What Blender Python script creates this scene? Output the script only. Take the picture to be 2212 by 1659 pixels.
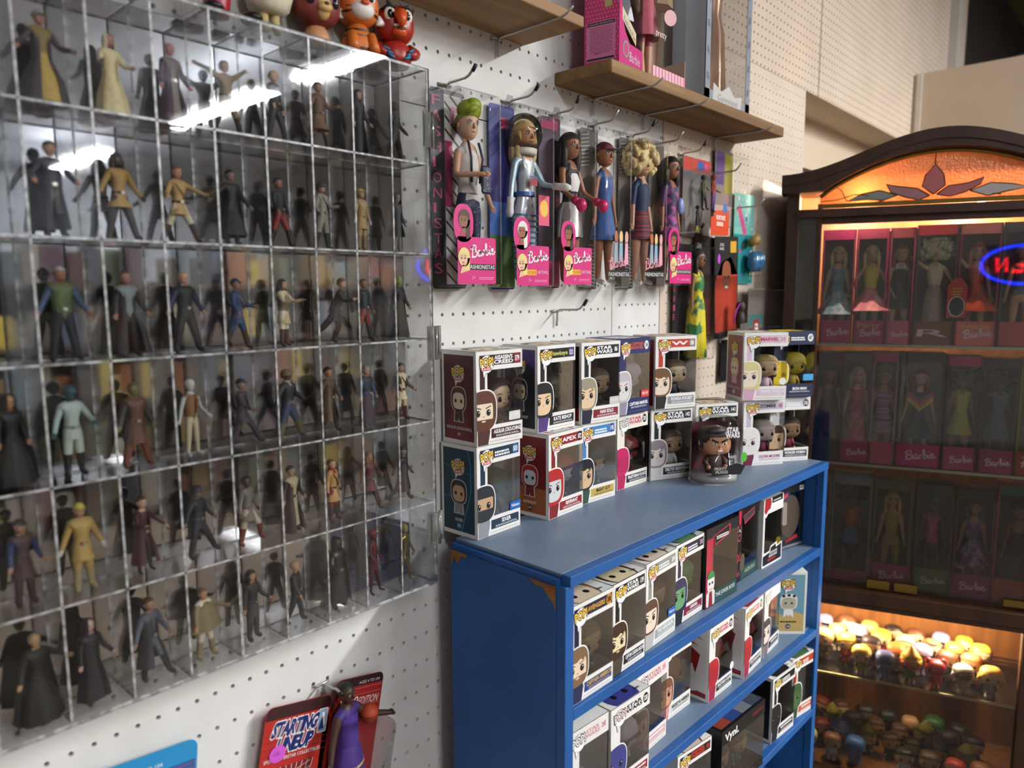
import bpy, math, random
from mathutils import Vector, Matrix
from math import sin, cos, pi, radians as RAD

for _o in list(bpy.data.objects): bpy.data.objects.remove(_o)
SC = bpy.context.scene
S = 0.0254            # everything below is measured in inches; S turns them into metres
Z0 = 37.5             # the floor lies 37.5 in below the z origin used for measuring
def W(p): return Vector((p[0]*S, p[1]*S, (p[2]+Z0)*S))

# ---------------------------------------------------------------- camera
CAMP = (-19.519, -36.934, 21.562)
_yaw, _pit, _rol = RAD(47.647), RAD(-7.251), RAD(-.2805)
_f = Vector((sin(_yaw)*cos(_pit), cos(_yaw)*cos(_pit), sin(_pit)))
_r = Vector((cos(_yaw), -sin(_yaw), 0)); _u = _r.cross(_f)
_r, _u = _r*cos(_rol)+_u*sin(_rol), -_r*sin(_rol)+_u*cos(_rol)
_cd = bpy.data.cameras.new('camera'); CAM = bpy.data.objects.new('camera', _cd)
SC.collection.objects.link(CAM); SC.camera = CAM
_m = Matrix((( _r.x, _u.x, -_f.x), (_r.y, _u.y, -_f.y), (_r.z, _u.z, -_f.z))).to_4x4()
_m.translation = W(CAMP); CAM.matrix_world = _m
_cd.sensor_width = 36; _cd.lens = 36*1574.6/2212; _cd.clip_start = .02; _cd.clip_end = 60
_cd.dof.use_dof = True; _cd.dof.focus_distance = 1.36; _cd.dof.aperture_fstop = 3.0

# ---------------------------------------------------------------- world, exposure
_w = bpy.data.worlds.new('world'); SC.world = _w; _w.use_nodes = True
_w.node_tree.nodes['Background'].inputs[0].default_value = (.32, .34, .38, 1)
_w.node_tree.nodes['Background'].inputs[1].default_value = .25
VS = SC.view_settings; VS.view_transform = 'Standard'; VS.look = 'None'; VS.gamma = 1; VS.use_curve_mapping = False
VS.exposure = 0.03
SC.display_settings.display_device = 'sRGB'
CY = SC.cycles; CY.use_light_tree = False; CY.transparent_max_bounces = 80; CY.max_bounces = 8; CY.diffuse_bounces = 2; CY.glossy_bounces = 4
CY.transmission_bounces = 6; CY.caustics_reflective = False; CY.caustics_refractive = False; CY.sample_clamp_indirect = 6

TUBE_POWER = 190.0     # watts of the ceiling's fluorescent tubes
BULB_POWER = 1.0      # multiplies the cabinet lamps
# ---------------------------------------------------------------- materials
_MC = {}
def lin(h):
    h = h.lstrip('#'); c = [int(h[i:i+2], 16)/255 for i in (0, 2, 4)]
    return tuple((x/12.92 if x <= .04045 else ((x+.055)/1.055)**2.4) for x in c)+(1,)
def M(h, rough=.5, metal=0, spec=.5, vary=0, scale=30, name=None, coat=0):
    """plain surface of one colour; vary > 0 adds a procedural mottling of that colour"""
    k = (h, rough, metal, spec, vary, scale, coat)
    if k in _MC: return _MC[k]
    m = bpy.data.materials.new(name or 'surface_'+h.strip('#')); m.use_nodes = True
    nt = m.node_tree; b = nt.nodes['Principled BSDF']
    b.inputs['Base Color'].default_value = lin(h); b.inputs['Roughness'].default_value = rough
    b.inputs['Metallic'].default_value = metal; b.inputs['Specular IOR Level'].default_value = spec
    if coat: b.inputs['Coat Weight'].default_value = coat
    if vary:
        t = nt.nodes.new('ShaderNodeTexCoord'); n = nt.nodes.new('ShaderNodeTexNoise'); n.inputs['Scale'].default_value = scale
        n.inputs['Detail'].default_value = 5
        r = nt.nodes.new('ShaderNodeValToRGB'); c = lin(h)
        r.color_ramp.elements[0].position = .3; r.color_ramp.elements[1].position = .7
        r.color_ramp.elements[0].color = tuple(x*(1-vary) for x in c[:3])+(1,)
        r.color_ramp.elements[1].color = tuple(min(1, x*(1+vary)) for x in c[:3])+(1,)
        nt.links.new(t.outputs['Object'], n.inputs['Vector']); nt.links.new(n.outputs['Fac'], r.inputs['Fac'])
        nt.links.new(r.outputs['Color'], b.inputs['Base Color'])
    _MC[k] = m; return m
def clear(tint='#ffffff', rough=.02, ior=1.42, gain=1.0, dust=0, name='clear_plastic'):
    k = ('clear', tint, rough, ior, gain, dust)
    if k in _MC: return _MC[k]
    m = bpy.data.materials.new(name); m.use_nodes = True; nt = m.node_tree; nt.nodes.clear()
    o = nt.nodes.new('ShaderNodeOutputMaterial'); mx = nt.nodes.new('ShaderNodeMixShader')
    tr = nt.nodes.new('ShaderNodeBsdfTransparent'); gl = nt.nodes.new('ShaderNodeBsdfGlossy'); fr = nt.nodes.new('ShaderNodeFresnel')
    tr.inputs[0].default_value = lin(tint); gl.inputs['Roughness'].default_value = rough; fr.inputs['IOR'].default_value = ior
    f = fr.outputs[0]
    if gain != 1:
        mu = nt.nodes.new('ShaderNodeMath'); mu.operation = 'MULTIPLY'; mu.use_clamp = True; mu.inputs[1].default_value = gain
        nt.links.new(f, mu.inputs[0]); f = mu.outputs[0]
    nt.links.new(f, mx.inputs[0]); nt.links.new(tr.outputs[0], mx.inputs[1]); nt.links.new(gl.outputs[0], mx.inputs[2])
    out = mx.outputs[0]
    if dust:   # a thin film of dust and scratches
        di = nt.nodes.new('ShaderNodeBsdfDiffuse'); di.inputs[0].default_value = (.75, .74, .7, 1)
        t = nt.nodes.new('ShaderNodeTexCoord'); n = nt.nodes.new('ShaderNodeTexNoise'); n.inputs['Scale'].default_value = 26; n.inputs['Detail'].default_value = 8
        r = nt.nodes.new('ShaderNodeMapRange'); r.inputs[1].default_value = .42; r.inputs[2].default_value = .75; r.inputs[3].default_value = dust*.35; r.inputs[4].default_value = dust*2
        nt.links.new(t.outputs['Object'], n.inputs['Vector']); nt.links.new(n.outputs['Fac'], r.inputs[0])
        m2 = nt.nodes.new('ShaderNodeMixShader'); nt.links.new(r.outputs[0], m2.inputs[0])
        nt.links.new(out, m2.inputs[1]); nt.links.new(di.outputs[0], m2.inputs[2]); out = m2.outputs[0]
    nt.links.new(out, o.inputs[0]); _MC[k] = m; return m
def emit(h, power, name='lit'):
    k = ('emit', h, power)
    if k in _MC: return _MC[k]
    m = bpy.data.materials.new(name); m.use_nodes = True; b = m.node_tree.nodes['Principled BSDF']
    b.inputs['Base Color'].default_value = lin(h); b.inputs['Emission Color'].default_value = lin(h); b.inputs['Emission Strength'].default_value = power
    _MC[k] = m; return m
def noisy(name, c1, c2, scale=(1, 1, 1), ns=6, rough=.6, bump=0, p0=.35, p1=.65, c3=None, detail=6, metal=0, spec=.5):
    """two or three colours blended by stretched noise, with optional relief: wood, paint, plaster"""
    m = bpy.data.materials.new(name); m.use_nodes = True; nt = m.node_tree; b = nt.nodes['Principled BSDF']
    b.inputs['Roughness'].default_value = rough; b.inputs['Metallic'].default_value = metal; b.inputs['Specular IOR Level'].default_value = spec
    t = nt.nodes.new('ShaderNodeTexCoord'); mp = nt.nodes.new('ShaderNodeMapping'); mp.inputs['Scale'].default_value = scale
    n = nt.nodes.new('ShaderNodeTexNoise'); n.inputs['Scale'].default_value = ns; n.inputs['Detail'].default_value = detail
    r = nt.nodes.new('ShaderNodeValToRGB'); e = r.color_ramp.elements
    e[0].position = p0; e[1].position = p1; e[0].color = lin(c1); e[1].color = lin(c2)
    if c3: x = e.new(min(.99, p1+.12)); x.color = lin(c3)
    nt.links.new(t.outputs['Object'], mp.inputs[0]); nt.links.new(mp.outputs[0], n.inputs['Vector'])
    nt.links.new(n.outputs['Fac'], r.inputs[0]); nt.links.new(r.outputs[0], b.inputs['Base Color'])
    if bump:
        bp = nt.nodes.new('ShaderNodeBump'); bp.inputs['Strength'].default_value = bump; bp.inputs['Distance'].default_value = .002
        nt.links.new(n.outputs['Fac'], bp.inputs['Height']); nt.links.new(bp.outputs[0], b.inputs['Normal'])
    return m

# ---------------------------------------------------------------- mesh builder
_TX = {}
def _glyphs(s, bold):
    k = (s, bold)
    if k not in _TX:
        cv = bpy.data.curves.new('t', 'FONT'); cv.body = s; cv.resolution_u = 2; cv.offset = bold
        o = bpy.data.objects.new('t', cv); me = bpy.data.meshes.new_from_object(o)
        _TX[k] = ([(v.co.x, v.co.y) for v in me.vertices], [tuple(p.vertices) for p in me.polygons])
        bpy.data.objects.remove(o); bpy.data.meshes.remove(me); bpy.data.curves.remove(cv)
    return _TX[k]
def rr(x0, y0, x1, y1, r, n=4):
    p = []
    for cx, cy, a in ((x1-r, y1-r, 0), (x0+r, y1-r, 90), (x0+r, y0+r, 180), (x1-r, y0+r, 270)):
        for i in range(n+1):
            t = RAD(a+90*i/n); p.append((cx+r*cos(t), cy+r*sin(t)))
    return p
def ell2(cx, cy, rx, ry, n=20, rot=0):
    c, s = cos(rot), sin(rot)
    return [(cx+rx*cos(t)*c-ry*sin(t)*s, cy+rx*cos(t)*s+ry*sin(t)*c) for t in (2*pi*i/n for i in range(n))]
def sup2(cx, cy, rx, ry, e=.6, n=28):
    f = lambda v: math.copysign(abs(v)**e, v)
    return [(cx+rx*f(cos(t)), cy+ry*f(sin(t))) for t in (2*pi*i/n for i in range(n))]
def clip(p, x0=-1e9, y0=-1e9, x1=1e9, y1=1e9):
    for ax, v, sg in ((0, x0, 1), (0, x1, -1), (1, y0, 1), (1, y1, -1)):
        q = []
        for i in range(len(p)):
            a, b = p[i-1], p[i]; da, db = (a[ax]-v)*sg, (b[ax]-v)*sg
            if (da >= 0) != (db >= 0):
                t = da/(da-db); q.append((a[0]+(b[0]-a[0])*t, a[1]+(b[1]-a[1])*t))
            if db >= 0: q.append(b)
        p = q
        if len(p) < 3: return []
    return p
class MB:
    LAY = .005
    def __init__(s): s.v = []; s.f = []; s.mi = []; s.mats = []; s.sm = []; s.M = None
    def at(s, M): s.M = M; return s
    def face(s, o, u, v):
        """frame for flat print: origin o, axes u and v, layers stacked along u x v"""
        u = Vector(u).normalized(); v = Vector(v).normalized(); n = u.cross(v)
        m = Matrix(((u.x, v.x, n.x), (u.y, v.y, n.y), (u.z, v.z, n.z))).to_4x4(); m.translation = Vector(o); s.M = m; return s
    def add(s, vs, fs, mat, smooth=False):
        if mat not in s.mats: s.mats.append(mat)
        k = s.mats.index(mat); b = len(s.v)
        s.v += [tuple(s.M @ Vector(p)) for p in vs] if s.M is not None else [tuple(p) for p in vs]
        for f in fs: s.f.append(tuple(i+b for i in f)); s.mi.append(k); s.sm.append(smooth)
        return s
    def box(s, x0, y0, z0, x1, y1, z1, mat, c=0):
        if x1 < x0: x0, x1 = x1, x0
        if y1 < y0: y0, y1 = y1, y0
        if z1 < z0: z0, z1 = z1, z0
        if not c:
            vs = [(x, y, z) for z in (z0, z1) for y in (y0, y1) for x in (x0, x1)]
            return s.add(vs, [(0, 2, 3, 1), (4, 5, 7, 6), (0, 1, 5, 4), (2, 6, 7, 3), (0, 4, 6, 2), (1, 3, 7, 5)], mat)
        vs = []; ix = {}
        for X in (0, 1):
            for Y in (0, 1):
                for Z in (0, 1):
                    p = [(x0, x1)[X], (y0, y1)[Y], (z0, z1)[Z]]; d = [(1, -1)[X]*c, (1, -1)[Y]*c, (1, -1)[Z]*c]
                    for a in range(3):      # a: axis on whose face this copy lies
                        ix[X, Y, Z, a] = len(vs); vs.append(tuple(p[i] if i == a else p[i]+d[i] for i in range(3)))
        F = []
        for a in range(3):
            b, e = (a+1) % 3, (a+2) % 3
            for sd in (0, 1):
                q = []
                for B, E in ((0, 0), (1, 0), (1, 1), (0, 1)):
                    k = [0]*3; k[a] = sd; k[b] = B; k[e] = E; q.append(ix[k[0], k[1], k[2], a])
                F.append(tuple(q) if sd else tuple(q[::-1]))
            for B in (0, 1):
                for E in (0, 1):
                    q = []
                    for A, ax in ((0, b), (1, b), (1, e), (0, e)):
                        k = [0]*3; k[a] = A; k[b] = B; k[e] = E; q.append(ix[k[0], k[1], k[2], ax])
                    F.append(tuple(q) if B == E else tuple(q[::-1]))
        for X in (0, 1):
            for Y in (0, 1):
                for Z in (0, 1):
                    q = [ix[X, Y, Z, a] for a in range(3)]; F.append(tuple(q) if (X+Y+Z) % 2 else tuple(q[::-1]))
        return s.add(vs, F, mat)
    def tube(s, path, r, mat, n=8, cap=True, smooth=True, flat=1):
        P = [Vector(p) for p in path]; R = list(r) if hasattr(r, '__len__') else [r]*len(P); vs = []; fs = []
        up = None
        for i, p in enumerate(P):
            d = (P[min(i+1, len(P)-1)]-P[max(i-1, 0)]).normalized()
            if up is None: up = Vector((0, 0, 1)) if abs(d.z) < .9 else Vector((0, 1, 0))
            a = d.cross(up).normalized(); b = a.cross(d).normalized(); up = b
            for k in range(n):
                t = 2*pi*k/n; vs.append(tuple(p+a*R[i]*cos(t)+b*R[i]*flat*sin(t)))
        for i in range(len(P)-1):
            for k in range(n): fs.append((i*n+k, i*n+(k+1) % n, (i+1)*n+(k+1) % n, (i+1)*n+k))
        if cap: fs += [tuple(range(n))[::-1], tuple((len(P)-1)*n+k for k in range(n))]
        return s.add(vs, fs, mat, smooth)
    def rings(s, rg, mat, n=16, cap=(True, True), smooth=True, a0=0, a1=2*pi, fold=None):
        """stack of rings (z, rx, ry, cx, cy); fold(t, k) scales the radius"""
        full = abs(a1-a0-2*pi) < 1e-6; m = n if full else n+1; vs = []; fs = []
        for k, q in enumerate(rg):
            z, rx, ry = q[:3]; cx, cy = (q[3], q[4]) if len(q) > 3 else (0, 0)
            for i in range(m):
                t = a0+(a1-a0)*i/n; g = fold(t, k/(len(rg)-1)) if fold else 1
                vs.append((cx+rx*g*cos(t), cy+ry*g*sin(t), z))
        for k in range(len(rg)-1):
            for i in range(n if not full else m):
                j = (i+1) % m; fs.append((k*m+i, k*m+j, (k+1)*m+j, (k+1)*m+i))
        if full and cap[0]: fs.append(tuple(range(m))[::-1])
        if full and cap[1]: fs.append(tuple((len(rg)-1)*m+i for i in range(m)))
        return s.add(vs, fs, mat, smooth)
    def ell(s, c, r, mat, nu=14, nv=9, e=1.0, z0=-1, z1=1, smooth=True):
        """(super)ellipsoid, optionally cut to the band z0..z1 of its height"""
        f = lambda v: math.copysign(abs(v)**e, v)
        t0, t1 = math.asin(max(-1, z0)), math.asin(min(1, z1)); vs = []; fs = []
        for k in range(nv+1):
            a = t0+(t1-t0)*k/nv
            for i in range(nu):
                t = 2*pi*i/nu; vs.append((c[0]+r[0]*f(cos(a))*f(cos(t)), c[1]+r[1]*f(cos(a))*f(sin(t)), c[2]+r[2]*f(sin(a))))
        for k in range(nv):
            for i in range(nu): fs.append((k*nu+i, k*nu+(i+1) % nu, (k+1)*nu+(i+1) % nu, (k+1)*nu+i))
        if z0 > -1: fs.append(tuple(range(nu))[::-1])
        if z1 < 1: fs.append(tuple(nv*nu+i for i in range(nu)))
        return s.add(vs, fs, mat, smooth)
    def prism(s, p, z0, z1, mat, side=None):
        n = len(p); vs = [(x, y, z0) for x, y in p]+[(x, y, z1) for x, y in p]
        s.add(vs, [tuple(range(n))[::-1], tuple(range(n, 2*n))], mat)
        return s.add(vs, [(i, (i+1) % n, n+(i+1) % n, n+i) for i in range(n)], side or mat)
    def poly(s, p, mat, lay=1):
        if len(p) >= 3: s.add([(x, y, lay*s.LAY) for x, y in p], [tuple(range(len(p)))], mat)
        return s
    def rect(s, x0, y0, x1, y1, mat, lay=1): return s.poly([(x0, y0), (x1, y0), (x1, y1), (x0, y1)], mat, lay)
    def line(s, p, w, mat, lay=1, w2=None):
        """stroke of width w along the points"""
        n = len(p); L = []; R = []
        for i in range(n):
            a, b = p[max(i-1, 0)], p[min(i+1, n-1)]; dx, dy = b[0]-a[0], b[1]-a[1]; d = math.hypot(dx, dy) or 1
            ww = (w if w2 is None else w+(w2-w)*i/max(1, n-1))/2
            L.append((p[i][0]-dy/d*ww, p[i][1]+dx/d*ww)); R.append((p[i][0]+dy/d*ww, p[i][1]-dx/d*ww))
        vs = [(x, y, lay*s.LAY) for x, y in R+L]
        return s.add(vs, [(i, i+1, n+i+1, n+i) for i in range(n-1)], mat)
    def text(s, t, x, y, h, mat, lay=2, w=None, al='l', bold=0.0, shear=0, rot=0, cl=None):
        vs, fs = _glyphs(t, bold)
        if not vs: return s
        x0, x1 = min(v[0] for v in vs), max(v[0] for v in vs); k = h/.69; kx = k
        if w: kx = w/(x1-x0)
        o = {'l': 0, 'c': .5, 'r': 1}[al]*(x1-x0); c, sn = cos(rot), sin(rot); q = []
        for a, b in vs:
            X = (a-x0-o)*kx+b*k*shear; Y = b*k; q.append((x+X*c-Y*sn, y+X*sn+Y*c, lay*s.LAY))
        return s.add(q, fs, mat)
    def otext(s, t, x, y, h, m1, m2, lay=2, w=None, al='l', o=.05, bold=.0, shear=0, rot=0):
        vs, _ = _glyphs(t, bold); vo, _ = _glyphs(t, bold+o)
        wi = max(v[0] for v in vs)-min(v[0] for v in vs); wo = max(v[0] for v in vo)-min(v[0] for v in vo)
        k = h/.69; w = w or wi*k; c, sn = cos(rot), sin(rot); dx = {'l': -(wo-wi)/2*w/wi, 'c': 0, 'r': (wo-wi)/2*w/wi}[al]
        s.text(t, x+dx*c, y+dx*sn, h, m2, lay, w*wo/wi, al, bold+o, shear, rot)
        return s.text(t, x, y, h, m1, lay+1, w, al, bold, shear, rot)
def pieces(mb, g):
    """groups of faces that lie further than about g apart"""
    cell = {}; own = []
    for k, f in enumerate(mb.f):
        q = [mb.v[i] for i in f]; lo = [int(math.floor(min(p[a] for p in q)/g)) for a in range(3)]; hi = [int(math.floor(max(p[a] for p in q)/g)) for a in range(3)]
        own.append((lo, hi))
        for x in range(lo[0], hi[0]+1):
            for y in range(lo[1], hi[1]+1):
                for z in range(lo[2], hi[2]+1): cell[x, y, z] = -1
    n = 0
    for c in list(cell):
        if cell[c] >= 0: continue
        st = [c]; cell[c] = n
        while st:
            x, y, z = st.pop()
            for dx in (-1, 0, 1):
                for dy in (-1, 0, 1):
                    for dz in (-1, 0, 1):
                        w = (x+dx, y+dy, z+dz)
                        if cell.get(w, 0) == -1: cell[w] = n; st.append(w)
        n += 1
    out = [[] for _ in range(n)]
    for k, (lo, hi) in enumerate(own): out[cell[tuple(lo)]].append(k)
    return out
SPLIT = ('front_print', 'label_card', 'card_print', 'side_print')
def obj(name, mb, parent=None, loc=(0, 0, 0), rz=0, label=None, cat=None, group=None, kind=None, rot=None):
    if name in SPLIT and parent:
        ps = pieces(mb, .22)
        if len(ps) > 1:
            for p in ps:
                q = MB(); q.mats = mb.mats; vi = {}
                for k in p:
                    q.f.append(tuple(vi.setdefault(i, len(vi)) for i in mb.f[k])); q.mi.append(mb.mi[k]); q.sm.append(mb.sm[k])
                q.v = [mb.v[i] for i in vi]; o = obj(name+'_', q, parent, loc, rz, rot=rot); o.name = name
            return o
    me = bpy.data.meshes.new(name); me.from_pydata([(x*S, y*S, z*S) for x, y, z in mb.v], [], mb.f)
    for m in mb.mats: me.materials.append(m)
    me.polygons.foreach_set('material_index', mb.mi); me.polygons.foreach_set('use_smooth', mb.sm); me.update()
    return link(bpy.data.objects.new(name, me), parent, loc, rz, label, cat, group, kind, rot)
def link(o, parent=None, loc=(0, 0, 0), rz=0, label=None, cat=None, group=None, kind=None, rot=None):
    SC.collection.objects.link(o); o.parent = parent
    o.location = Vector(loc)*S if parent else W(loc)
    o.rotation_euler = rot if rot else (0, 0, rz)
    for k, v in (('label', label), ('category', cat), ('group', group), ('kind', kind)):
        if v: o[k] = v
    return o
def thing(name, label, cat, loc=(0, 0, 0), rz=0, group=None, kind=None, rot=None):
    o = bpy.data.objects.new(name, None); o.empty_display_size = .02
    return link(o, None, loc, rz, label, cat, group, kind, rot)
def again(root, loc, rz=0, label=None, group=None):
    """a copy of a thing with its parts and sub-parts"""
    def cp(o, par):
        c = o.copy(); SC.collection.objects.link(c); c.parent = par
        for ch in o.children: cp(ch, c)
        return c
    r = cp(root, None); r.location = W(loc); r.rotation_euler = (0, 0, rz)
    if label: r['label'] = label
    if group: r['group'] = group
    return r
def poplogo(b, x, y, r, sub=None, lay=3, tint='#f3c74a', sc='#c5322f', white='#fbfbf8'):
    """round speech bubble with the yellow POP! wordmark"""
    K, Y = M('#121212', .4), M(tint, .4)
    tail = [(x-r*.62, y-r*.72), (x-r*.1, y-r*.95), (x-r*.5, y-r*1.5)]
    t2 = [(x-r*.72, y-r*.7), (x, y-r*.95), (x-r*.54, y-r*1.62)]
    b.poly(ell2(x, y, r*1.05, r*1.05, 22), K, lay); b.poly(t2, K, lay)
    b.poly(ell2(x, y, r, r, 22), M(white, .45), lay+1); b.poly(tail, M(white, .45), lay+1)
    if sub: b.poly(rr(x-r*.68, y-r*.74, x+r*.68, y-r*.36, r*.17, 3), M(sc, .4), lay+2); b.text(sub, x, y-r*.65, r*.2, M('#ffffff'), lay+3, r*1.0, 'c', .02)
    b.otext('POP!', x, y-r*.22, r*.92, Y, K, lay+2, r*2.1, 'c', .075, .03, rot=.1)
_BS = [  # strokes of a flowing script "Barbie", x 0..6.2, cap height 2
 [(.35,1.55),(.75,1.9),(.62,1.1),(.45,.3),(.3,-.12)], [(.2,1.35),(.6,1.85),(1.25,2.0),(1.5,1.65),(1.25,1.2),(.75,1.0)],
 [(.75,1.0),(1.4,1.0),(1.62,.6),(1.35,.15),(.85,.0),(.5,.2)], [(2.5,.95),(2.1,1.0),(1.85,.55),(1.95,.1),(2.25,.1),(2.52,.6),(2.58,.95),(2.5,.2),(2.7,.02),(2.95,.35)],
 [(2.95,.35),(3.1,.95),(3.12,.5),(3.15,.05)], [(3.12,.55),(3.3,.9),(3.6,.98)], [(3.75,.3),(4.1,1.3),(4.15,1.95),(3.95,1.9),(3.85,1.1),(3.85,.3),(4.1,.02),(4.45,.3),(4.4,.75),(4.1,.8),(4.5,.62),(4.75,.7)],
 [(4.85,.9),(4.78,.3),(4.9,.05),(5.15,.3)], [(4.98,1.35),(5.02,1.5)], [(5.15,.35),(5.6,.6),(5.72,.9),(5.5,1.02),(5.3,.65),(5.35,.15),(5.7,.02),(6.2,.5)]]
def script_logo(b, x, y, w, mat, lay=2, rot=.13, thick=.26):
    k = w/6.2; c, s = cos(rot), sin(rot)
    for st in _BS:
        p = []                                  # Catmull-Rom through the points
        for i in range(len(st)-1):
            q = [st[max(i-1, 0)], st[i], st[i+1], st[min(i+2, len(st)-1)]]
            for t in (0, .33, .67):
                p.append(tuple(.5*(2*q[1][a]+(q[2][a]-q[0][a])*t+(2*q[0][a]-5*q[1][a]+4*q[2][a]-q[3][a])*t*t+(3*q[1][a]-q[0][a]-3*q[2][a]+q[3][a])*t**3) for a in (0, 1)))
        p.append(st[-1])
        b.line([(x+(a*c-e*s)*k, y+(a*s+e*c)*k) for a, e in p], thick*k, mat, lay)
# ---------------------------------------------------------------- the room
random.seed(4)
WALLM = noisy('pegboard_paint', '#d9d7cf', '#e9e8e2', ns=9, rough=.55, p0=.3, p1=.72, spec=.3)
WARMM = noisy('pegboard_paint_warm_cast', '#dccbb6', '#e6d6c2', ns=5, rough=.6, p0=.3, p1=.7, spec=.25)  # cast of the warm lights is mixed into this paint colour
HOLEM = M('#0b0a09', .9, spec=0)
PLAIN = noisy('cream_board_warm_cast', '#dac5aa', '#e2cfb6', ns=2, rough=.6, spec=.2)  # cream deepened by the warm light, tinted into the board colour
def dotted(name, base, ox, oz):
    """board with a warm light cast in its colour, whose far-off holes, an inch apart, are only colour"""
    m = noisy(name, *base, ns=5, rough=.6, p0=.3, p1=.7, spec=.25); nt = m.node_tree; b = nt.nodes['Principled BSDF']
    src = b.inputs['Base Color'].links[0].from_socket; t = nt.nodes.new('ShaderNodeTexCoord'); sp = nt.nodes.new('ShaderNodeSeparateXYZ')
    nt.links.new(t.outputs['Object'], sp.inputs[0]); sq = []
    def mth(op, a, c=None):
        n = nt.nodes.new('ShaderNodeMath'); n.operation = op
        for k, v in enumerate((a, c)):
            if v is None: continue
            if isinstance(v, (int, float)): n.inputs[k].default_value = v
            else: nt.links.new(v, n.inputs[k])
        return n.outputs[0]
    for ax, of in ((0, ox), (2, oz)):
        q = mth('FRACT', mth('ADD', mth('MULTIPLY', sp.outputs[ax], 1/S), of+.5+1000)); q = mth('SUBTRACT', q, .5); sq.append(mth('MULTIPLY', q, q))
    d = mth('LESS_THAN', mth('ADD', sq[0], sq[1]), .125**2)
    mx = nt.nodes.new('ShaderNodeMix'); mx.data_type = 'RGBA'; nt.links.new(d, mx.inputs[0]); nt.links.new(src, mx.inputs[6]); mx.inputs[7].default_value = lin('#3a3028')
    nt.links.new(mx.outputs[2], b.inputs['Base Color']); return m
def peg_panel(x0, x1, z0, z1, px, pz, ox, oz, r, mat, parent, n=12, y=0.0, th=.22):
    """board with real holes: every hole gets a cell of the board around it and a wall through it"""
    b = MB(); cols = []; c = math.floor((x0-ox)/px)
    def cuts(a0, a1, o, p):
        k = math.ceil((a0-o+.2)/p); hs = []
        while o+k*p < a1-.2: hs.append(o+k*p); k += 1
        e = [a0]+[(hs[i]+hs[i+1])/2 for i in range(len(hs)-1)]+[a1]; return hs, e
    hx, ex = cuts(x0, x1, ox, px); hz, ez = cuts(z0, z1, oz, pz)
    vs = []; fs = []; fh = []
    for i, cx in enumerate(hx):
        for j, cz in enumerate(hz):
            a0, a1, b0, b1 = ex[i], ex[i+1], ez[j], ez[j+1]; k = len(vs)
            for q in range(n):
                t = 2*pi*(q+.5)/n; ct, st = cos(t), sin(t)
                s = min(((a1-cx) if ct > 0 else (cx-a0))/max(abs(ct), 1e-9), ((b1-cz) if st > 0 else (cz-b0))/max(abs(st), 1e-9))
                X, Z = cx+ct*s, cz+st*s
                vs += [(X, y, Z), (cx+r*ct, y, cz+r*st), (cx+r*ct*.96, y+th, cz+r*st*.96)]
            cn = [(a1, b1), (a0, b1), (a0, b0), (a1, b0)]; kc = len(vs); vs += [(X, y, Z) for X, Z in cn]
            for q in range(n):
                p, w = k+3*q, k+3*((q+1) % n)
                A, B = vs[p], vs[w]
                ins = []
                if abs(A[0]-B[0]) > 1e-6 and abs(A[2]-B[2]) > 1e-6:   # the step passes a corner of the cell
                    ang = math.atan2((A[2]+B[2])/2-cz, (A[0]+B[0])/2-cx) % (2*pi); ins = [kc+int(ang//(pi/2))]
                fs.append((p, p+1, w+1, w, *ins)); fh.append((p+1, p+2, w+2, w+1))
    b.add(vs, fs, mat); b.add(vs, fh, mat, True)
    b.box(x0, y+th, z0, x1, y+th+.05, z1, HOLEM)
    return obj('pegboard_panel', b, parent)
wl = thing('wall_left', 'white pegboard wall carrying the display case and doll packs', 'wall', (0, 0, 0), kind='structure')
def wbox(nm, parent, *a, **k):
    b = MB(); b.box(*a, **k); return obj(nm, b, parent)
PZ = []
peg_panel(-26, 34.05, -16, 33.35, 1, 2, 0, 0, .125, WALLM, wl)
peg_panel(34.12, 42.0, -16, 33.35, 1, 2, .28, .3, .125, WALLM, wl)
peg_panel(-26, 42.0, 33.42, 62, 1, 2, 0, 37, .125, WALLM, wl)
peg_panel(42.1, 76.2, -2, 46.4, 1, 1, .3, .35, .1, WARMM, wl, n=8, y=.0)
wbox('panel_frame', wl, -140, 0, -37.5, -26, .5, 100, WALLM); wbox('panel_frame', wl, -26, 0, -37.5, 42, .5, -16, WALLM)
wbox('panel_frame', wl, 42, 0, -37.5, 76.2, .5, -2, WALLM)
wbox('panel_frame', wl, -26, 0, 62, 42, .5, 100, WALLM)
DOT = dotted('pegboard_far', ('#dcc9b2', '#e6d3bd'), .3, .35)  # both tones carry the warm light painted in
wbox('pegboard_panel', wl, 42.1, 0, 46.45, 80.15, .4, 100, DOT); wbox('pegboard_panel', wl, 80.45, 0, 46.45, 160, .4, 100, DOT)
wbox('backing', wl, 80.0, .42, 46.45, 80.6, .5, 100, HOLEM)
# recess with a dark pass-through under the overhanging upper boards
wbox('recess_soffit', wl, 76.2, .4, 46.45, 160, 5.8, 46.9, PLAIN); wbox('recess_lintel', wl, 76.2, 5.8, 39.5, 160, 6.6, 46.9, PLAIN)
wbox('recess_jamb', wl, 75.6, .5, -37.5, 76.2, 7, 46.4, PLAIN); wbox('opening_trim', wl, 76.2, 6.0, 10, 77.0, 6.7, 39.5, M('#b98c58', .6))
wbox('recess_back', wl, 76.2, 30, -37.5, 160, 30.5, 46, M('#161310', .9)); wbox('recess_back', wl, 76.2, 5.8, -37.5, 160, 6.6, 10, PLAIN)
wr = MB(); wr.box(124, -16.5, -37.5, 124.8, 0, 58.1, PLAIN); wr.box(123.7, -1.4, -37.5, 124, -.6, 58.1, M('#e8dfd2', .5))
wr.box(124, -90, -37.5, 124.8, -16.5, 58.1, PLAIN)
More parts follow.
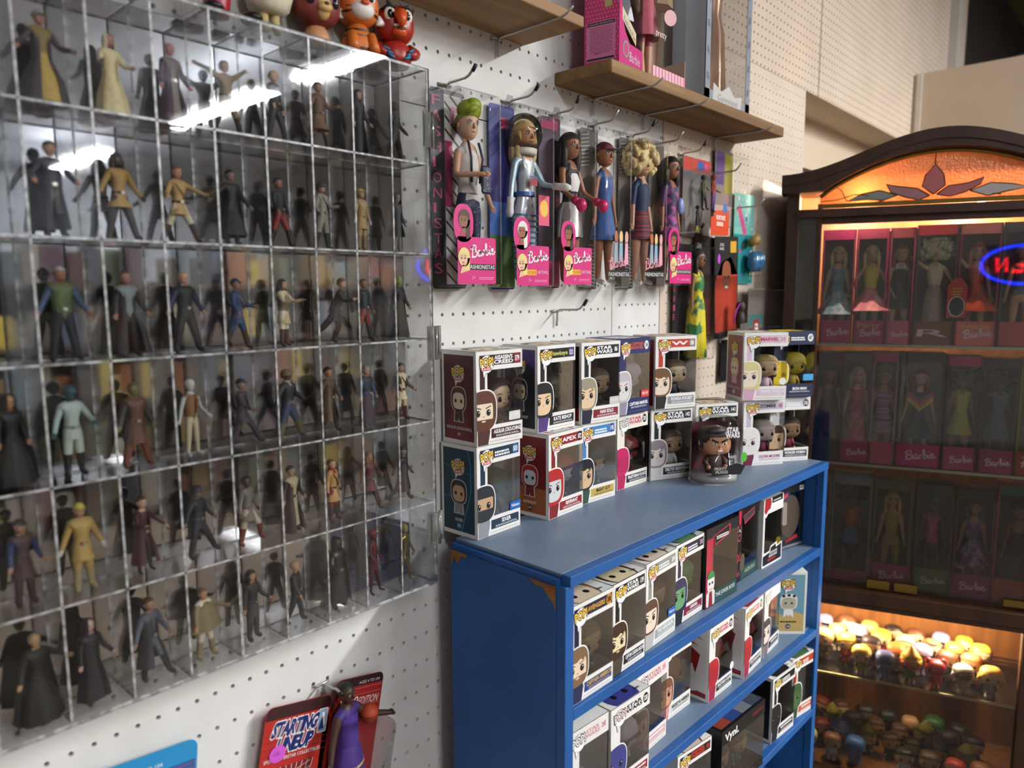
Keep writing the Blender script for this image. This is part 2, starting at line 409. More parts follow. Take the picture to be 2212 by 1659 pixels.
obj('wall_right', wr, kind='structure', label='plain cream partition board behind the wooden curio cabinet', cat='wall')
wr2 = MB(); wr2.box(235, -420, -37.5, 236, 60, 110, noisy('dark_loft_wood', '#1c120c', '#33221a', ns=3, rough=.8)); wr2.box(160, .5, -37.5, 235, 1, 110, M('#241812', .9))
obj('wall_far', wr2, kind='structure', label='dark timber wall of the loft above the partition', cat='wall')
b = MB(); b.box(146, -1.5, 58, 149, .3, 78, M('#cfc9c0', .5)); b.box(147.2, -1.8, 78, 148.2, -.8, 79.5, M('#e9e6e0', .4))
obj('loft_post', b, label='short whitewashed post standing above the cream partition', cat='post')
b = MB(); b.box(150, -60, 92, 232, 1, 95, M('#6a683c', .7))
obj('loft_beam', b, label='olive painted beam crossing the dark loft ceiling', cat='beam')
b = MB(); b.tube([(200, -4, 76), (200, -26, 76)], .9, M('#aeb6ba', .3, .7), 10); b.tube([(200, -4, 74), (200, -4, 77.5)], 1.3, M('#c9ced0', .3, .6), 10)
obj('loft_pipe', b, label='grey metal pipe run in the dark loft', cat='pipe')
fl = MB(); fl.box(-140, -420, -38.5, 236, 31, -37.5, noisy('floor_concrete', '#5b5044', '#7a6c5c', ns=1.5, rough=.35))
obj('floor', fl, kind='structure', label='worn brown concrete shop floor', cat='floor')
ce = MB(); ce.box(-140, -420, 100, 236, 31, 101, noisy('ceiling_grey', '#a4a8b2', '#c4c8d0', ns=1.2, rough=.8))
obj('ceiling', ce, kind='structure', label='grey shop ceiling with rows of tube lights', cat='ceiling')
wb = MB(); wb.box(-141, -420, -37.5, -140, 1, 100, M('#b4aea4', .7)); obj('wall_behind', wb, kind='structure', label='plain shop wall behind the viewer', cat='wall')
wo = MB(); wo.box(-140, -421, -37.5, 236, -420, 100, M('#b4bac2', .7)); obj('wall_opposite', wo, kind='structure', label='grey far wall across the shop', cat='wall')
# fluorescent fixtures: rows running away from the pegboard wall
TUBE = emit('#f4f8ff', 9, 'fluorescent_tube'); TUBE.cycles.emission_sampling = 'NONE'
def fixture(x, y0, L, label):
    t = thing('tube_light', label, 'light', (x, y0, 86), group='tube lights on the ceiling')
    b = MB(); b.box(-5, -L, 1.2, 5, 0, 2.6, M('#e8e8e6', .4), .2); b.box(-.05, -L/2, 2.6, .05, .1-L/2, 13.9, M('#777777', .4)); obj('housing', b, t)
    for dx in (-2.6, 2.6): q = MB(); q.tube([(dx, 1-L, 0), (dx, -1, 0)], .75, TUBE, 8); obj('tube', q, t)
    for up in (0, 1):
        l = bpy.data.lights.new('tube_glow', 'AREA'); l.shape = 'RECTANGLE'; l.size = 7*S; l.size_y = (L-2)*S; l.energy = TUBE_POWER*L/96*(.45 if up else 1)*(.3 if x < 0 else 1.6); l.color = (.97, .98, 1)
        link(bpy.data.objects.new('tube_glow', l), t, (0, -L/2, 3.2 if up else -.9), rot=(pi*up, 0, 0))
for i, x in enumerate((-26, 108)):
    for j, (y, L) in enumerate(((-92, 74), (-187, 70), (-330, 72))):
        fixture(x, y, L, '%s twin tube light of the %s ceiling row' % (('nearest', 'middle', 'farthest')[j], ('near', 'far')[i]))

# ---------------------------------------------------------------- stock across the aisle, seen in the case's mirror
SHW = noisy('aisle_wood', '#3a2a1d', '#543d2a', scale=(1, 8, 8), ns=2, rough=.6)
CC = ['#6a3a34', '#4a5468', '#8a7248', '#56604a', '#9a9488', '#5a483c', '#c9b04a', '#5a4650', '#35363a', '#8a5a3c', '#707e86', '#8d7f6a']
NW = 'one two three four five six seven eight nine ten eleven twelve thirteen fourteen fifteen sixteen'.split()
names = 'red blue tan green grey brown yellow plum black orange slate khaki'.split()
for k in range(3):
    x0 = 18+k*44; t = thing('shelf_rack', ('brown shelf rack across the aisle, nearest to the tube lights', 'brown shelf rack across the aisle, middle of three', 'brown shelf rack across the aisle, farthest along')[k], 'shelf', (x0, -160, -37.5))
    for sx in (0, 41): q = MB(); q.box(sx, -14, 0, sx+1, 0, 62, SHW); obj('upright', q, t)
    q = MB(); q.box(1, -14, 0, 41, -13.5, 62, SHW); obj('back_panel', q, t)
    for j in range(5):
        q = MB(); q.box(1, -13.5, 2+j*14.5, 41, 0, 3+j*14.5, SHW); obj('shelf_board', q, t)
        x = 1.4; nc = 0
        while x < 38 and j < 5:
            w = random.uniform(2.5, 6); h = random.uniform(6, 11.5); ci = random.randrange(12)
            if x+w > 40.6: break
            q = MB(); q.box(0, 0, 0, w-.3, 6, h, M(CC[ci], .5), .08); q.face((0, 0, 0), (1, 0, 0), (0, 0, 1)); q.rect(.3, h*.55, w-.6, h*.9, M('#d8d2c4', .5)); q.at(None)
            obj('carton', q, None, (x0+x, -160-7+random.uniform(-3, .8), -37.5+3.0+j*14.5), label='%s carton, number %s on board %s of the %s rack across the aisle' % (names[ci], NW[nc], NW[j], ('first', 'second', 'third')[k]), cat='box', group='cartons across the aisle'); nc += 1
            x += w+random.choice((0, .1, .8))
# ---------------------------------------------------------------- clear display case on the wall
ACR = clear('#fefefe', .015, 1.4, .5, .003, 'acrylic'); ACD = clear('#fdfdfd', .012, 1.4, .8, .007, 'acrylic_door')
EDGE = noisy('acrylic_edge', '#8f8f8a', '#e9e9e6', ns=90, rough=.3, p0=.4, p1=.6, spec=.8)  # grey and white mottle paints a sparkle onto the frosted rim
CX1, CDX, CZ = 10.6, 2.64, [2.85, 8.2, 13.45, 18.62, 23.85, 29.2, 34.65]
NC = 12; CX0 = CX1-CDX*NC
def pane(x0, y0, z0, x1, y1, z1, face, edge=None, front=True):
    """clear sheet whose sawn rim is cloudy"""
    b = MB(); b.box(x0, y0, z0, x1, y1, z1, face)
    if edge:
        b.mats.append(edge); dims = (x1-x0, y1-y0, z1-z0); thin = dims.index(min(dims))
        for i, f in enumerate(b.f):
            ax = (2, 2, 1, 1, 0, 0)[i]
            if ax != thin: b.mi[i] = 1
    return b
case = thing('display_case', 'clear acrylic display case with mirrored back and small compartments on the pegboard', 'display case', (0, 0, 0))
m = bpy.data.materials.new('case_mirror'); m.use_nodes = True; nt = m.node_tree; bs = nt.nodes['Principled BSDF']
bs.inputs['Metallic'].default_value = 1; bs.inputs['Roughness'].default_value = .03; bs.inputs['Base Color'].default_value = (.62, .62, .62, 1)
b = MB(); b.box(CX0, -.12, CZ[0], CX1, -.04, CZ[-1], m); obj('back_mirror', b, case)
for k in range(1, NC): obj('divider', pane(CX1-k*CDX-.05, -2.6, CZ[0], CX1-k*CDX+.05, -.13, CZ[-1], ACR, EDGE), case)
for z in CZ[1:-1]: obj('shelf', pane(CX0, -2.6, z-.05, CX1, -.13, z+.05, ACR, EDGE), case)
obj('side_panel', pane(CX1, -2.62, CZ[0]-.06, CX1+.12, 0, CZ[-1]+.06, ACR, EDGE), case)
obj('top_panel', pane(CX0, -2.62, CZ[-1]-.06, CX1, 0, CZ[-1]+.06, ACR, EDGE), case)
obj('bottom_panel', pane(CX0, -2.62, CZ[0]-.06, CX1, 0, CZ[0]+.06, ACR, EDGE), case)
door = obj('door', pane(CX0, -2.78, CZ[0]-.05, CX1+.12, -2.66, CZ[-1]+.05, ACD, EDGE), case)
for z in (31.2, 18.4, 6.5):
    b = MB(); HG = clear('#e8e8e4', .05, 1.5, 1.6, .1, 'hinge_plastic')
    b.box(10.15, -2.9, z-1.05, 10.75, -2.79, z+1.05, HG, .03); b.box(10.95, -2.75, z-1.05, 11.4, -2.62, z+1.05, HG, .03)
    b.tube([(10.85, -2.85, z-1.05), (10.85, -2.85, z+1.05)], .12, HG, 10); b.box(10.2, -2.93, z-.8, 10.35, -2.9, z+.8, HG, .02)
    obj('hinge', b, door)

# ---------------------------------------------------------------- plank shelves on hooks
PLANK = noisy('rough_plank', '#7d5a36', '#a9845a', scale=(.35, 5, 5), ns=5, rough=.7, bump=.25, c3='#c0a077', p0=.25, p1=.6)
b = MB(); b.box(0, -5.5, 0, 46, -.02, .72, PLANK, .05); obj('plank_shelf', b, None, (-23.6, 0, 39.3), label='upper rough wooden plank shelf above the clear display case', cat='shelf')
PLANK2 = noisy('old_plank', '#5e4526', '#8d6b41', scale=(.35, 5, 5), ns=5, rough=.75, bump=.3, c3='#a8875a', p0=.25, p1=.65)
b = MB(); b.box(0, -5.3, 0, 31, -.02, .95, PLANK2, .06); obj('plank_shelf', b, None, (26.0, 0, 37.22), label='lower rough wooden plank shelf carrying the pink doll box', cat='shelf')
STEEL = M('#b9b6b0', .35, .55); TIP = M('#10262e', .45); TIPK = M('#0c0c0d', .45)
def hook(x, z, L, rise, label, tip=None, rad=.085, leg=True):
    t = thing('peg_hook', label, 'hook', (x, 0, z), group='steel pegboard hooks')
    b = MB()
    b.tube([(-.5, .18, 0), (-.5, -.12, 0), (-.42, -.2, 0), (.42, -.2, 0), (.5, -.12, 0), (.5, .18, 0)], .08, STEEL, 8); obj('cross_wire', b, t)
    b = MB(); b.tube([(0, -.22, -1.2), (0, -.28, -.25), (0, -.34, -.02), (0, -.5, .08), (0, -L+.9, .1), (0, -L+.55, .2), (0, -L, rise)], rad, STEEL, 8); obj('arm', b, t)
    if tip:
        b = MB(); b.tube([(0, -L+.22, rise*.62), (0, -L-.1, rise*1.18)], .13, tip, 10); obj('tip', b, t)
    return t
HK = [(14.5, 35, 2.9, .62, 'steel hook with dark tip holding the green haired doll pack', TIP), (20.6, 35, 2.9, .6, 'steel hook with black tip holding the astronaut doll pack', TIPK),
      (25.8, 35, 2.5, .85, 'steel hook with blue tip holding the boxer doll pack', TIP), (30.8, 35, 2.7, .85, 'bare tipped steel hook holding the denim dress doll pack', None),
      (36.5, 35, 2.5, .85, 'steel hook with blue tip holding the blond curly doll pack', TIP), (41.3, 35, 2.6, .8, 'bare tipped steel hook holding the purple dress doll pack', None),
      (45.3, 34.6, 2.7, .8, 'steel hook with dark tip above the orange topped pack', TIP), (51.6, 33.4, 3.4, .8, 'long steel hook above the grey clamshell packs', None), (57.2, 30.4, 3.4, .8, 'long steel hook above the teal card', None),
      (26.1, 20, 3.1, .75, 'empty steel hook with black tip below the doll packs', TIPK), (44.9, 27.0, 2.9, .7, 'steel hook with dark tip beside the black toy cards', TIPK),
      (19.5, 39.05, 6.8, .55, 'long steel hook under the upper plank shelf', None), (30.8, 37.0, 6.7, .5, 'long steel hook under the lower plank shelf, nearest the pink box', None),
      (38.4, 37.0, 6.6, .5, 'long steel hook under the lower plank shelf, middle of three', None), (51.9, 37.0, 6.5, .5, 'long steel hook under the lower plank shelf, at its far end', None),
      (3.5, -2.1, 2.2, .12, 'short steel hook with black tip through the red basketball card', TIPK)]
for h in HK: hook(*h)

# ---------------------------------------------------------------- blue shelf unit
BLUE = noisy('blue_paint', '#1a4f8c', '#2460a2', ns=5, rough=.5, p0=.25, p1=.75, spec=.35)
BTOP = noisy('blue_paint_worn', '#56718f', '#7c8a98', scale=(1, 1, 1), ns=3.5, rough=.45, p0=.3, p1=.75, c3='#8a8f8f')
BAREW = noisy('bare_wood', '#7a4a1c', '#a87433', scale=(1, 1, 6), ns=9, rough=.8)
UR = math.atan2(-1.06, 39.56); UO = (12.2, -12.12, -37.5); UW, UD = 39.6, 10.0; SH = [5.1, -3.3, -11.6, -20.0, -28.5]
def U(x, y, z=0):   # unit frame (x along the front, y into the unit) -> room
    return (UO[0]+x*cos(UR)-y*sin(UR), UO[1]+x*sin(UR)+y*cos(UR), z)
unit = thing('shelf_unit', 'worn blue painted wooden shelf unit full of boxed toy figures', 'shelf', UO, UR)
zz = lambda z: z+37.5
b = MB(); b.box(.02, .75, 0, .75, UD, zz(4.45), BLUE); b.box(.05, .05, 0, .85, .75, zz(4.5), BLUE, .03)
obj('side_panel', b, unit)
H = zz(4.45); b = MB(); b.face((.0, UD, 0), (0, -1, 0), (0, 0, 1))
b.poly([(0, H), (0, H-1.2), (.35, H-.5), (.7, H-.9), (1.1, H-.25), (1.5, H-.3), (1.7, H)], BAREW, 1); obj('chipped_patch', b, unit); b = MB(); b.face((.0, UD, 0), (0, -1, 0), (0, 0, 1))
b.poly([(7.2, H), (7.6, H-.35), (8.2, H-.3), (8.7, H-.8), (9.1, H-1.1), (9.24, H-1.5), (9.24, H)], BAREW, 1)
obj('chipped_patch', b, unit)
b = MB(); b.box(UW-.75, .75, 0, UW, UD, zz(4.45), BLUE); b.box(UW-.85, .05, 0, UW, .75, zz(4.5), BLUE, .03); obj('side_panel', b, unit)
b = MB(); b.box(.75, UD-.25, 1, UW-.75, UD, zz(4.4), BLUE); obj('back_panel', b, unit)
b = MB(); b.box(.1, .72, zz(4.46), UW, UD, zz(4.86), BLUE); b.box(.45, .7, zz(4.87), UW, UD, zz(5.1), BTOP, .03); b.box(.42, -.02, zz(4.42), UW-.02, .7, zz(5.1), BLUE, .03); obj('top_board', b, unit)
for z in SH[1:]:
    b = MB(); b.box(.76, .7, zz(z-.7), UW-.76, UD-.26, zz(z), BTOP); b.box(.86, .06, zz(z-.75), UW-.86, .7, zz(z), BLUE, .03); obj('shelf_board', b, unit)
# ---------------------------------------------------------------- figures: bodies grown over a skeleton
def grow(vs, es, rs, sub=1):
    me = bpy.data.meshes.new('g'); me.from_pydata(vs, es, []); o = bpy.data.objects.new('g', me); SC.collection.objects.link(o)
    o.modifiers.new('k', 'SKIN'); d = me.skin_vertices[0].data
    for i, r in enumerate(rs): d[i].radius = r if hasattr(r, '__len__') else (r, r)
    d[0].use_root = True; u = o.modifiers.new('u', 'SUBSURF'); u.levels = u.render_levels = sub
    dg = bpy.context.evaluated_depsgraph_get(); r = bpy.data.meshes.new_from_object(o.evaluated_get(dg))
    out = [tuple(v.co) for v in r.vertices], [tuple(p.vertices) for p in r.polygons]
    bpy.data.objects.remove(o); bpy.data.meshes.remove(me); bpy.data.meshes.remove(r); return out
def limb(d0, a, f): a, f = RAD(a), RAD(f); return Vector((d0*sin(a), -cos(a)*sin(f), -cos(a)*cos(f)))
_SK = {}
def skeleton(la, ra, ll, rl, fem, lean, bulk):
    """joints of a standing figure one unit tall, front towards -y; arms (out, forward, elbow[, twist in]), legs (out, forward, knee)"""
    k = (la, ra, ll, rl, fem, lean, bulk)
    if k in _SK: return _SK[k]
    sh, hp = (.082, .05) if fem else (.1, .048)
    V = [Vector((0, 0, .50)), Vector((0, 0, .59)), Vector((0, -.005, .70)), Vector((0, 0, .79)), Vector((0, 0, .855))]
    R = ([.062, .045, .062, .045, .024] if fem else [.062, .06, .078, .056, .034]); E = [(0, 1, 'top'), (1, 2, 'top'), (2, 3, 'top'), (3, 4, 'skin')]
    for sd, (o, f, e, *tw) in ((1, la), (-1, ra)):
        tw = tw[0] if tw else 0
        s = Vector((sd*sh, 0, .775)); el = s+limb(sd, o, f)*.155; wr = el+limb(sd, o-tw, f+e)*.135; hd = wr+limb(sd, o-tw, f+e)*.045; n = len(V)
        V += [s, el, wr, hd]; R += ([.027, .02, .015, .014] if fem else [.04, .03, .023, .021])
        E += [(3, n, 'top'), (n, n+1, 'slv'), (n+1, n+2, 'fore'), (n+2, n+3, 'hand')]
    for sd, (o, f, e) in ((1, ll), (-1, rl)):
        h = Vector((sd*hp, 0, .475)); kn = h+limb(sd, o, f)*.22; an = kn+limb(sd, o, f-e)*.215; to = an+Vector((sd*.02, -.075, -.022)); n = len(V)
        V += [h, kn, an, to]; R += ([.052, .034, .019, (.02, .014)] if fem else [.056, .042, .032, (.03, .022)])
        E += [(0, n, 'pants'), (n, n+1, 'pants'), (n+1, n+2, 'shin'), (n+2, n+3, 'foot')]
    lo = min(v.z for v in V)-.02
    for v in V:
        v.z -= lo; v.x += 0; v.y -= (v.z)*lean
    if bulk != 1: R = [tuple(x*bulk for x in r) if hasattr(r, '__len__') else r*bulk for r in R]
    vs, fs = grow([tuple(v) for v in V], [e[:2] for e in E], R)
    seg = [(V[a], V[b], z) for a, b, z in E]; zn = []
    for f in fs:
        c = sum((Vector(vs[i]) for i in f), Vector())/len(f); best = None
        for a, b, z in seg:
            ab = b-a; t = max(0, min(1, (c-a).dot(ab)/max(ab.length_squared, 1e-9))); d = (a+ab*t-c).length
            if best is None or d < best[0]: best = (d, z)
        zn.append(best[1])
    # fingers: four unequal ones and a thumb on either hand, slightly curled
    q = MB()
    for i, sd in ((8, 1), (12, -1)):
        wr, hd = V[i-1], V[i]; d = (hd-wr).normalized(); a = d.cross(Vector((0, 1, .2))).normalized(); c = d.cross(a).normalized()
        g = .62 if fem else 1.0
        for j in range(4):
            p0 = hd+a*(j-1.5)*.0115*g-d*.012; L = (.03, .036, .034, .026)[j]
            q.tube([p0, p0+d*L*.6+c*.002*sd, p0+d*L+c*.01*sd], [.0068*g, .0062*g, .004*g], 'hand', 5)
        p0 = wr+d*.015+a*.016*g*sd; q.tube([p0, p0+d*.02+a*.012*sd, p0+d*.034+a*.012*sd], [.008*g, .007*g, .0045*g], 'hand', 5)
    _SK[k] = (vs, fs, zn, q, V); return _SK[k]
def head(b, c, r, skin, eye='#2a2420', lips=None, brow='#3a2a20', ears=True, fem=False, white=True):
    """face towards -y: skull and jaw, nose, eyes, brows, mouth, ears"""
    c = Vector(c); K = M(skin, .45); n = 16
    pr = [(-1, .16, .34, .06), (-.88, .4, .62, .32), (-.62, .58, .74, .62), (-.3, .68, .77, .82), (0, .74, .8, .95), (.32, .76, .8, 1.0), (.62, .68, .66, .92), (.86, .45, .4, .66), (1, .1, .08, .15)]
    vs = []; fs = []
    for z, rx, yf, yb in pr:
        for i in range(n):
            t = 2*pi*i/n; vs.append(tuple(c+Vector((rx*cos(t), (yb if sin(t) > 0 else yf)*sin(t), z))*r))
    for k in range(len(pr)-1):
        for i in range(n): fs.append((k*n+i, k*n+(i+1) % n, (k+1)*n+(i+1) % n, (k+1)*n+i))
    fs += [tuple(range(n))[::-1], tuple((len(pr)-1)*n+i for i in range(n))]
    b.add(vs, fs, K, True)
    P = lambda x, y, z: tuple(c+Vector((x, y, z))*r)
    b.tube([P(0, -.74, .12), P(0, -.86, -.1), P(0, -.9, -.24), P(0, -.76, -.3)], [.05*r, .08*r, .12*r, .05*r], K, 7)
    for s in (-1, 1):
        if white: b.ell(P(s*.31, -.715, .02), (.155*r, .06*r, .085*r), M('#f2eee8', .3), 10, 6)
        b.ell(P(s*.31, -.745, .02), (.085*r, .05*r, .088*r), M(eye, .25), 9, 6)
        b.tube([P(s*.13, -.775, .17), P(s*.32, -.76, .24), P(s*.5, -.63, .17)], [.02*r, .032*r, .015*r], M(brow, .6), 5)
        if fem: b.tube([P(s*.14, -.77, .06), P(s*.32, -.775, .125), P(s*.5, -.65, .06)], [.012*r, .026*r, .02*r], M('#1c1512', .6), 5)
        if ears: b.ell(P(s*.77, .08, -.05), (.07*r, .14*r, .2*r), K, 8, 6)
    b.ell(P(0, -.745, -.52), (.19*r, .07*r, .06*r if fem else .035*r), M(lips or '#a05a50', .4), 10, 6)
DEF = dict(la=(10, 0, 16), ra=(10, 0, 16), ll=(4, 0, 2), rl=(4, 0, 2))
def body(parent, H, pal, fem=False, lean=0, bulk=1, hd=None, face={}, hr=None, name='body', turn=0, **pose):
    """one continuous body mesh; pal gives a colour to each zone of clothing and skin"""
    p = dict(DEF); p.update(pose); vs, fs, zn, fing, V = skeleton(p['la'], p['ra'], p['ll'], p['rl'], fem, lean, bulk)
    sk = pal.get('skin', '#c99a76'); col = {'top': '#555555', 'slv': pal.get('top', '#555555'), 'fore': None, 'hand': sk, 'pants': '#333333', 'shin': None, 'foot': None, 'skin': sk}
    for k in col:
        if k in pal: col[k] = pal[k]
    col['fore'] = col['fore'] or col['slv']; col['foot'] = col['foot'] or pal.get('boot', '#2a1c14'); col['shin'] = col['shin'] or pal.get('boot', col['pants'])
    rough = pal.get('rough', .6); b = MB(); b.at(Matrix.Scale(H, 4)); by = {}
    for f, z in zip(fs, zn): by.setdefault(z, []).append(f)
    mats = {z: M(col[z], .45 if col[z] == sk else rough, pal.get('metal', 0)) for z in by}
    base = len(b.v); first = True
    for z, ff in by.items():
        if first: b.add(vs, ff, mats[z], True); first = False
        else:
            if mats[z] not in b.mats: b.mats.append(mats[z])
            k = b.mats.index(mats[z])
            for f in ff: b.f.append(tuple(i+base for i in f)); b.mi.append(k); b.sm.append(True)
    b.add(fing.v, fing.f, M(col['hand'], .5), True)
    hr = hr or (.078 if fem else .075); nz = V[4]; hc = Vector((nz.x, nz.y-.006, nz.z+hr*.92))
    if hd != 'none':
        b.at(Matrix.Scale(H, 4) @ Matrix.Translation(hc) @ Matrix.Rotation(turn, 4, 'Z') @ Matrix.Translation(-hc)); head(b, hc, hr, pal.get('face', sk), fem=fem, **face)
    obj(name, b, parent); return hc, hr, V
def folds(n, a, ph=0): return lambda t, k: 1+a*k*sin(n*t+ph)
def dress(parent, H, name, mat, rg, fold=None, a0=0, a1=2*pi, n=28, z=0, hc=None):
    """garment as a stack of rings (unit figure heights), doubled where it hangs open"""
    b = MB(); b.at(Matrix.Scale(H, 4)); full = abs(a1-a0-2*pi) < 1e-6
    b.rings(rg, mat, n, (False, False), True, a0, a1, fold)
    if not full or True: b.rings([(q[0]-.002, q[1]*.965, q[2]*.965)+tuple(q[3:]) for q in rg], mat, n, (False, False), True, a0, a1, fold)
    return obj(name, b, parent)
def hair(parent, H, hc, r, col, style='short', rough=.6, turn=0):
    b = MB(); c = Vector(hc); m = M(col, rough, vary=.18, scale=120)
    b.at(Matrix.Scale(H, 4) @ Matrix.Translation(c) @ Matrix.Rotation(turn, 4, 'Z') @ Matrix.Translation(-c))
    P = lambda x, y, z: (c.x+x*r, c.y+y*r, c.z+z*r)
    def cap(rx, ry, rz, zc, front, back, yc=.12, n=18, k=8):   # skull cap whose rim runs from the brow to the nape
        vs = []; fs = []
        for j in range(k+1):
            for i in range(n):
                t = 2*pi*i/n; lo = front+(back-front)*(.5+.5*sin(t))**1.2; a = math.asin(max(-1, min(1, lo))); ph = a+(pi/2-a)*j/k
                vs.append(P(rx*cos(ph)*cos(t), yc+ry*cos(ph)*sin(t), zc+rz*sin(ph)))
        for j in range(k):
            for i in range(n): fs.append((j*n+i, j*n+(i+1) % n, (j+1)*n+(i+1) % n, (j+1)*n+i))
        b.add(vs, fs, m, True)
    if style == 'short': cap(.85, 1.0, .98, .14, .38, -.55)
    elif style == 'crew': cap(.8, .97, .93, .14, .5, -.35)
    elif style == 'helmet': cap(.98, 1.12, 1.08, .1, .1, -.7); b.rings([(c.z+.02*r, 1.02*r, 1.16*r, c.x, c.y+.1*r), (c.z+.18*r, 1.02*r, 1.16*r, c.x, c.y+.1*r)], m, 18)
    elif style == 'cap': cap(.86, 1.0, .95, .16, .25, -.1); b.box(c.x-.5*r, c.y-1.25*r, c.z+.3*r, c.x+.5*r, c.y-.6*r, c.z+.38*r, m, .03*r)
    elif style == 'long':
        cap(.88, 1.02, 1.02, .12, .4, -.75)
        for i in range(9):
            t = RAD(-20+220*i/8); x, y = .8*cos(t), .15+.9*sin(t)
            b.tube([P(x, y, .2), P(x*1.08, y*1.08, -.6), P(x*1.02, y*1.1+.05, -1.5), P(x*.9, y+.1, -2.2)], [.2*r, .27*r, .25*r, .08*r], m, 6)
    elif style == 'curly':
        rd = random.Random(7)
        b.ell(P(0, .3, .45), (1.75*r, 1.2*r, 1.5*r), m, 18, 10)
        for i in range(130):
            u, t = rd.uniform(-.75, 1), rd.uniform(0, 2*pi); s = math.sqrt(1-u*u)
            x, y, z = 1.85*s*cos(t), .25+1.35*s*sin(t), .45+1.6*u
            if y < -.35 and z < .55 and abs(x) < .8: continue
            b.ell(P(x, y, z), (.3*r,)*3, m, 6, 4)
    elif style == 'updo':
        cap(.84, 1.0, .95, .14, .45, -.4)
        b.ell(P(.05, -.1, 1.0), (.9*r, .85*r, .75*r), m, 16, 10); b.ell(P(.15, -.5, 1.3), (.62*r, .5*r, .5*r), m, 12, 8)
        b.tube([P(-.5, -.5, .75), P(-.1, -.75, 1.0), P(.4, -.6, 1.15), P(.5, -.1, 1.5), P(0, .1, 1.65)], [.25*r, .32*r, .3*r, .26*r, .1*r], m, 8)
    elif style == 'pony':
        cap(.84, 1.0, .98, .14, .45, -.45); b.tube([P(0, .95, .6), P(.1, 1.5, .5), P(.15, 1.6, -.4), P(.1, 1.3, -1.4)], [.25*r, .38*r, .33*r, .08*r], m, 8)
    elif style == 'hood':
        rg = [(c.z-1.5*r, 1.15*r, 1.0*r, c.x, c.y+.1*r), (c.z-.7*r, 1.0*r, 1.0*r, c.x, c.y+.1*r), (c.z+.1*r, 1.02*r, 1.1*r, c.x, c.y+.12*r), (c.z+.7*r, .88*r, 1.0*r, c.x, c.y+.15*r), (c.z+1.1*r, .5*r, .65*r, c.x, c.y+.2*r), (c.z+1.2*r, .05*r, .1*r, c.x, c.y+.25*r)]
        for g in (1, .93): b.rings([(q[0], q[1]*g, q[2]*g, q[3], q[4]) for q in rg], m, 20, (False, False), True, RAD(-58), RAD(238))
    return obj({'helmet': 'helmet', 'cap': 'cap', 'hood': 'hood'}.get(style, 'hair'), b, parent)

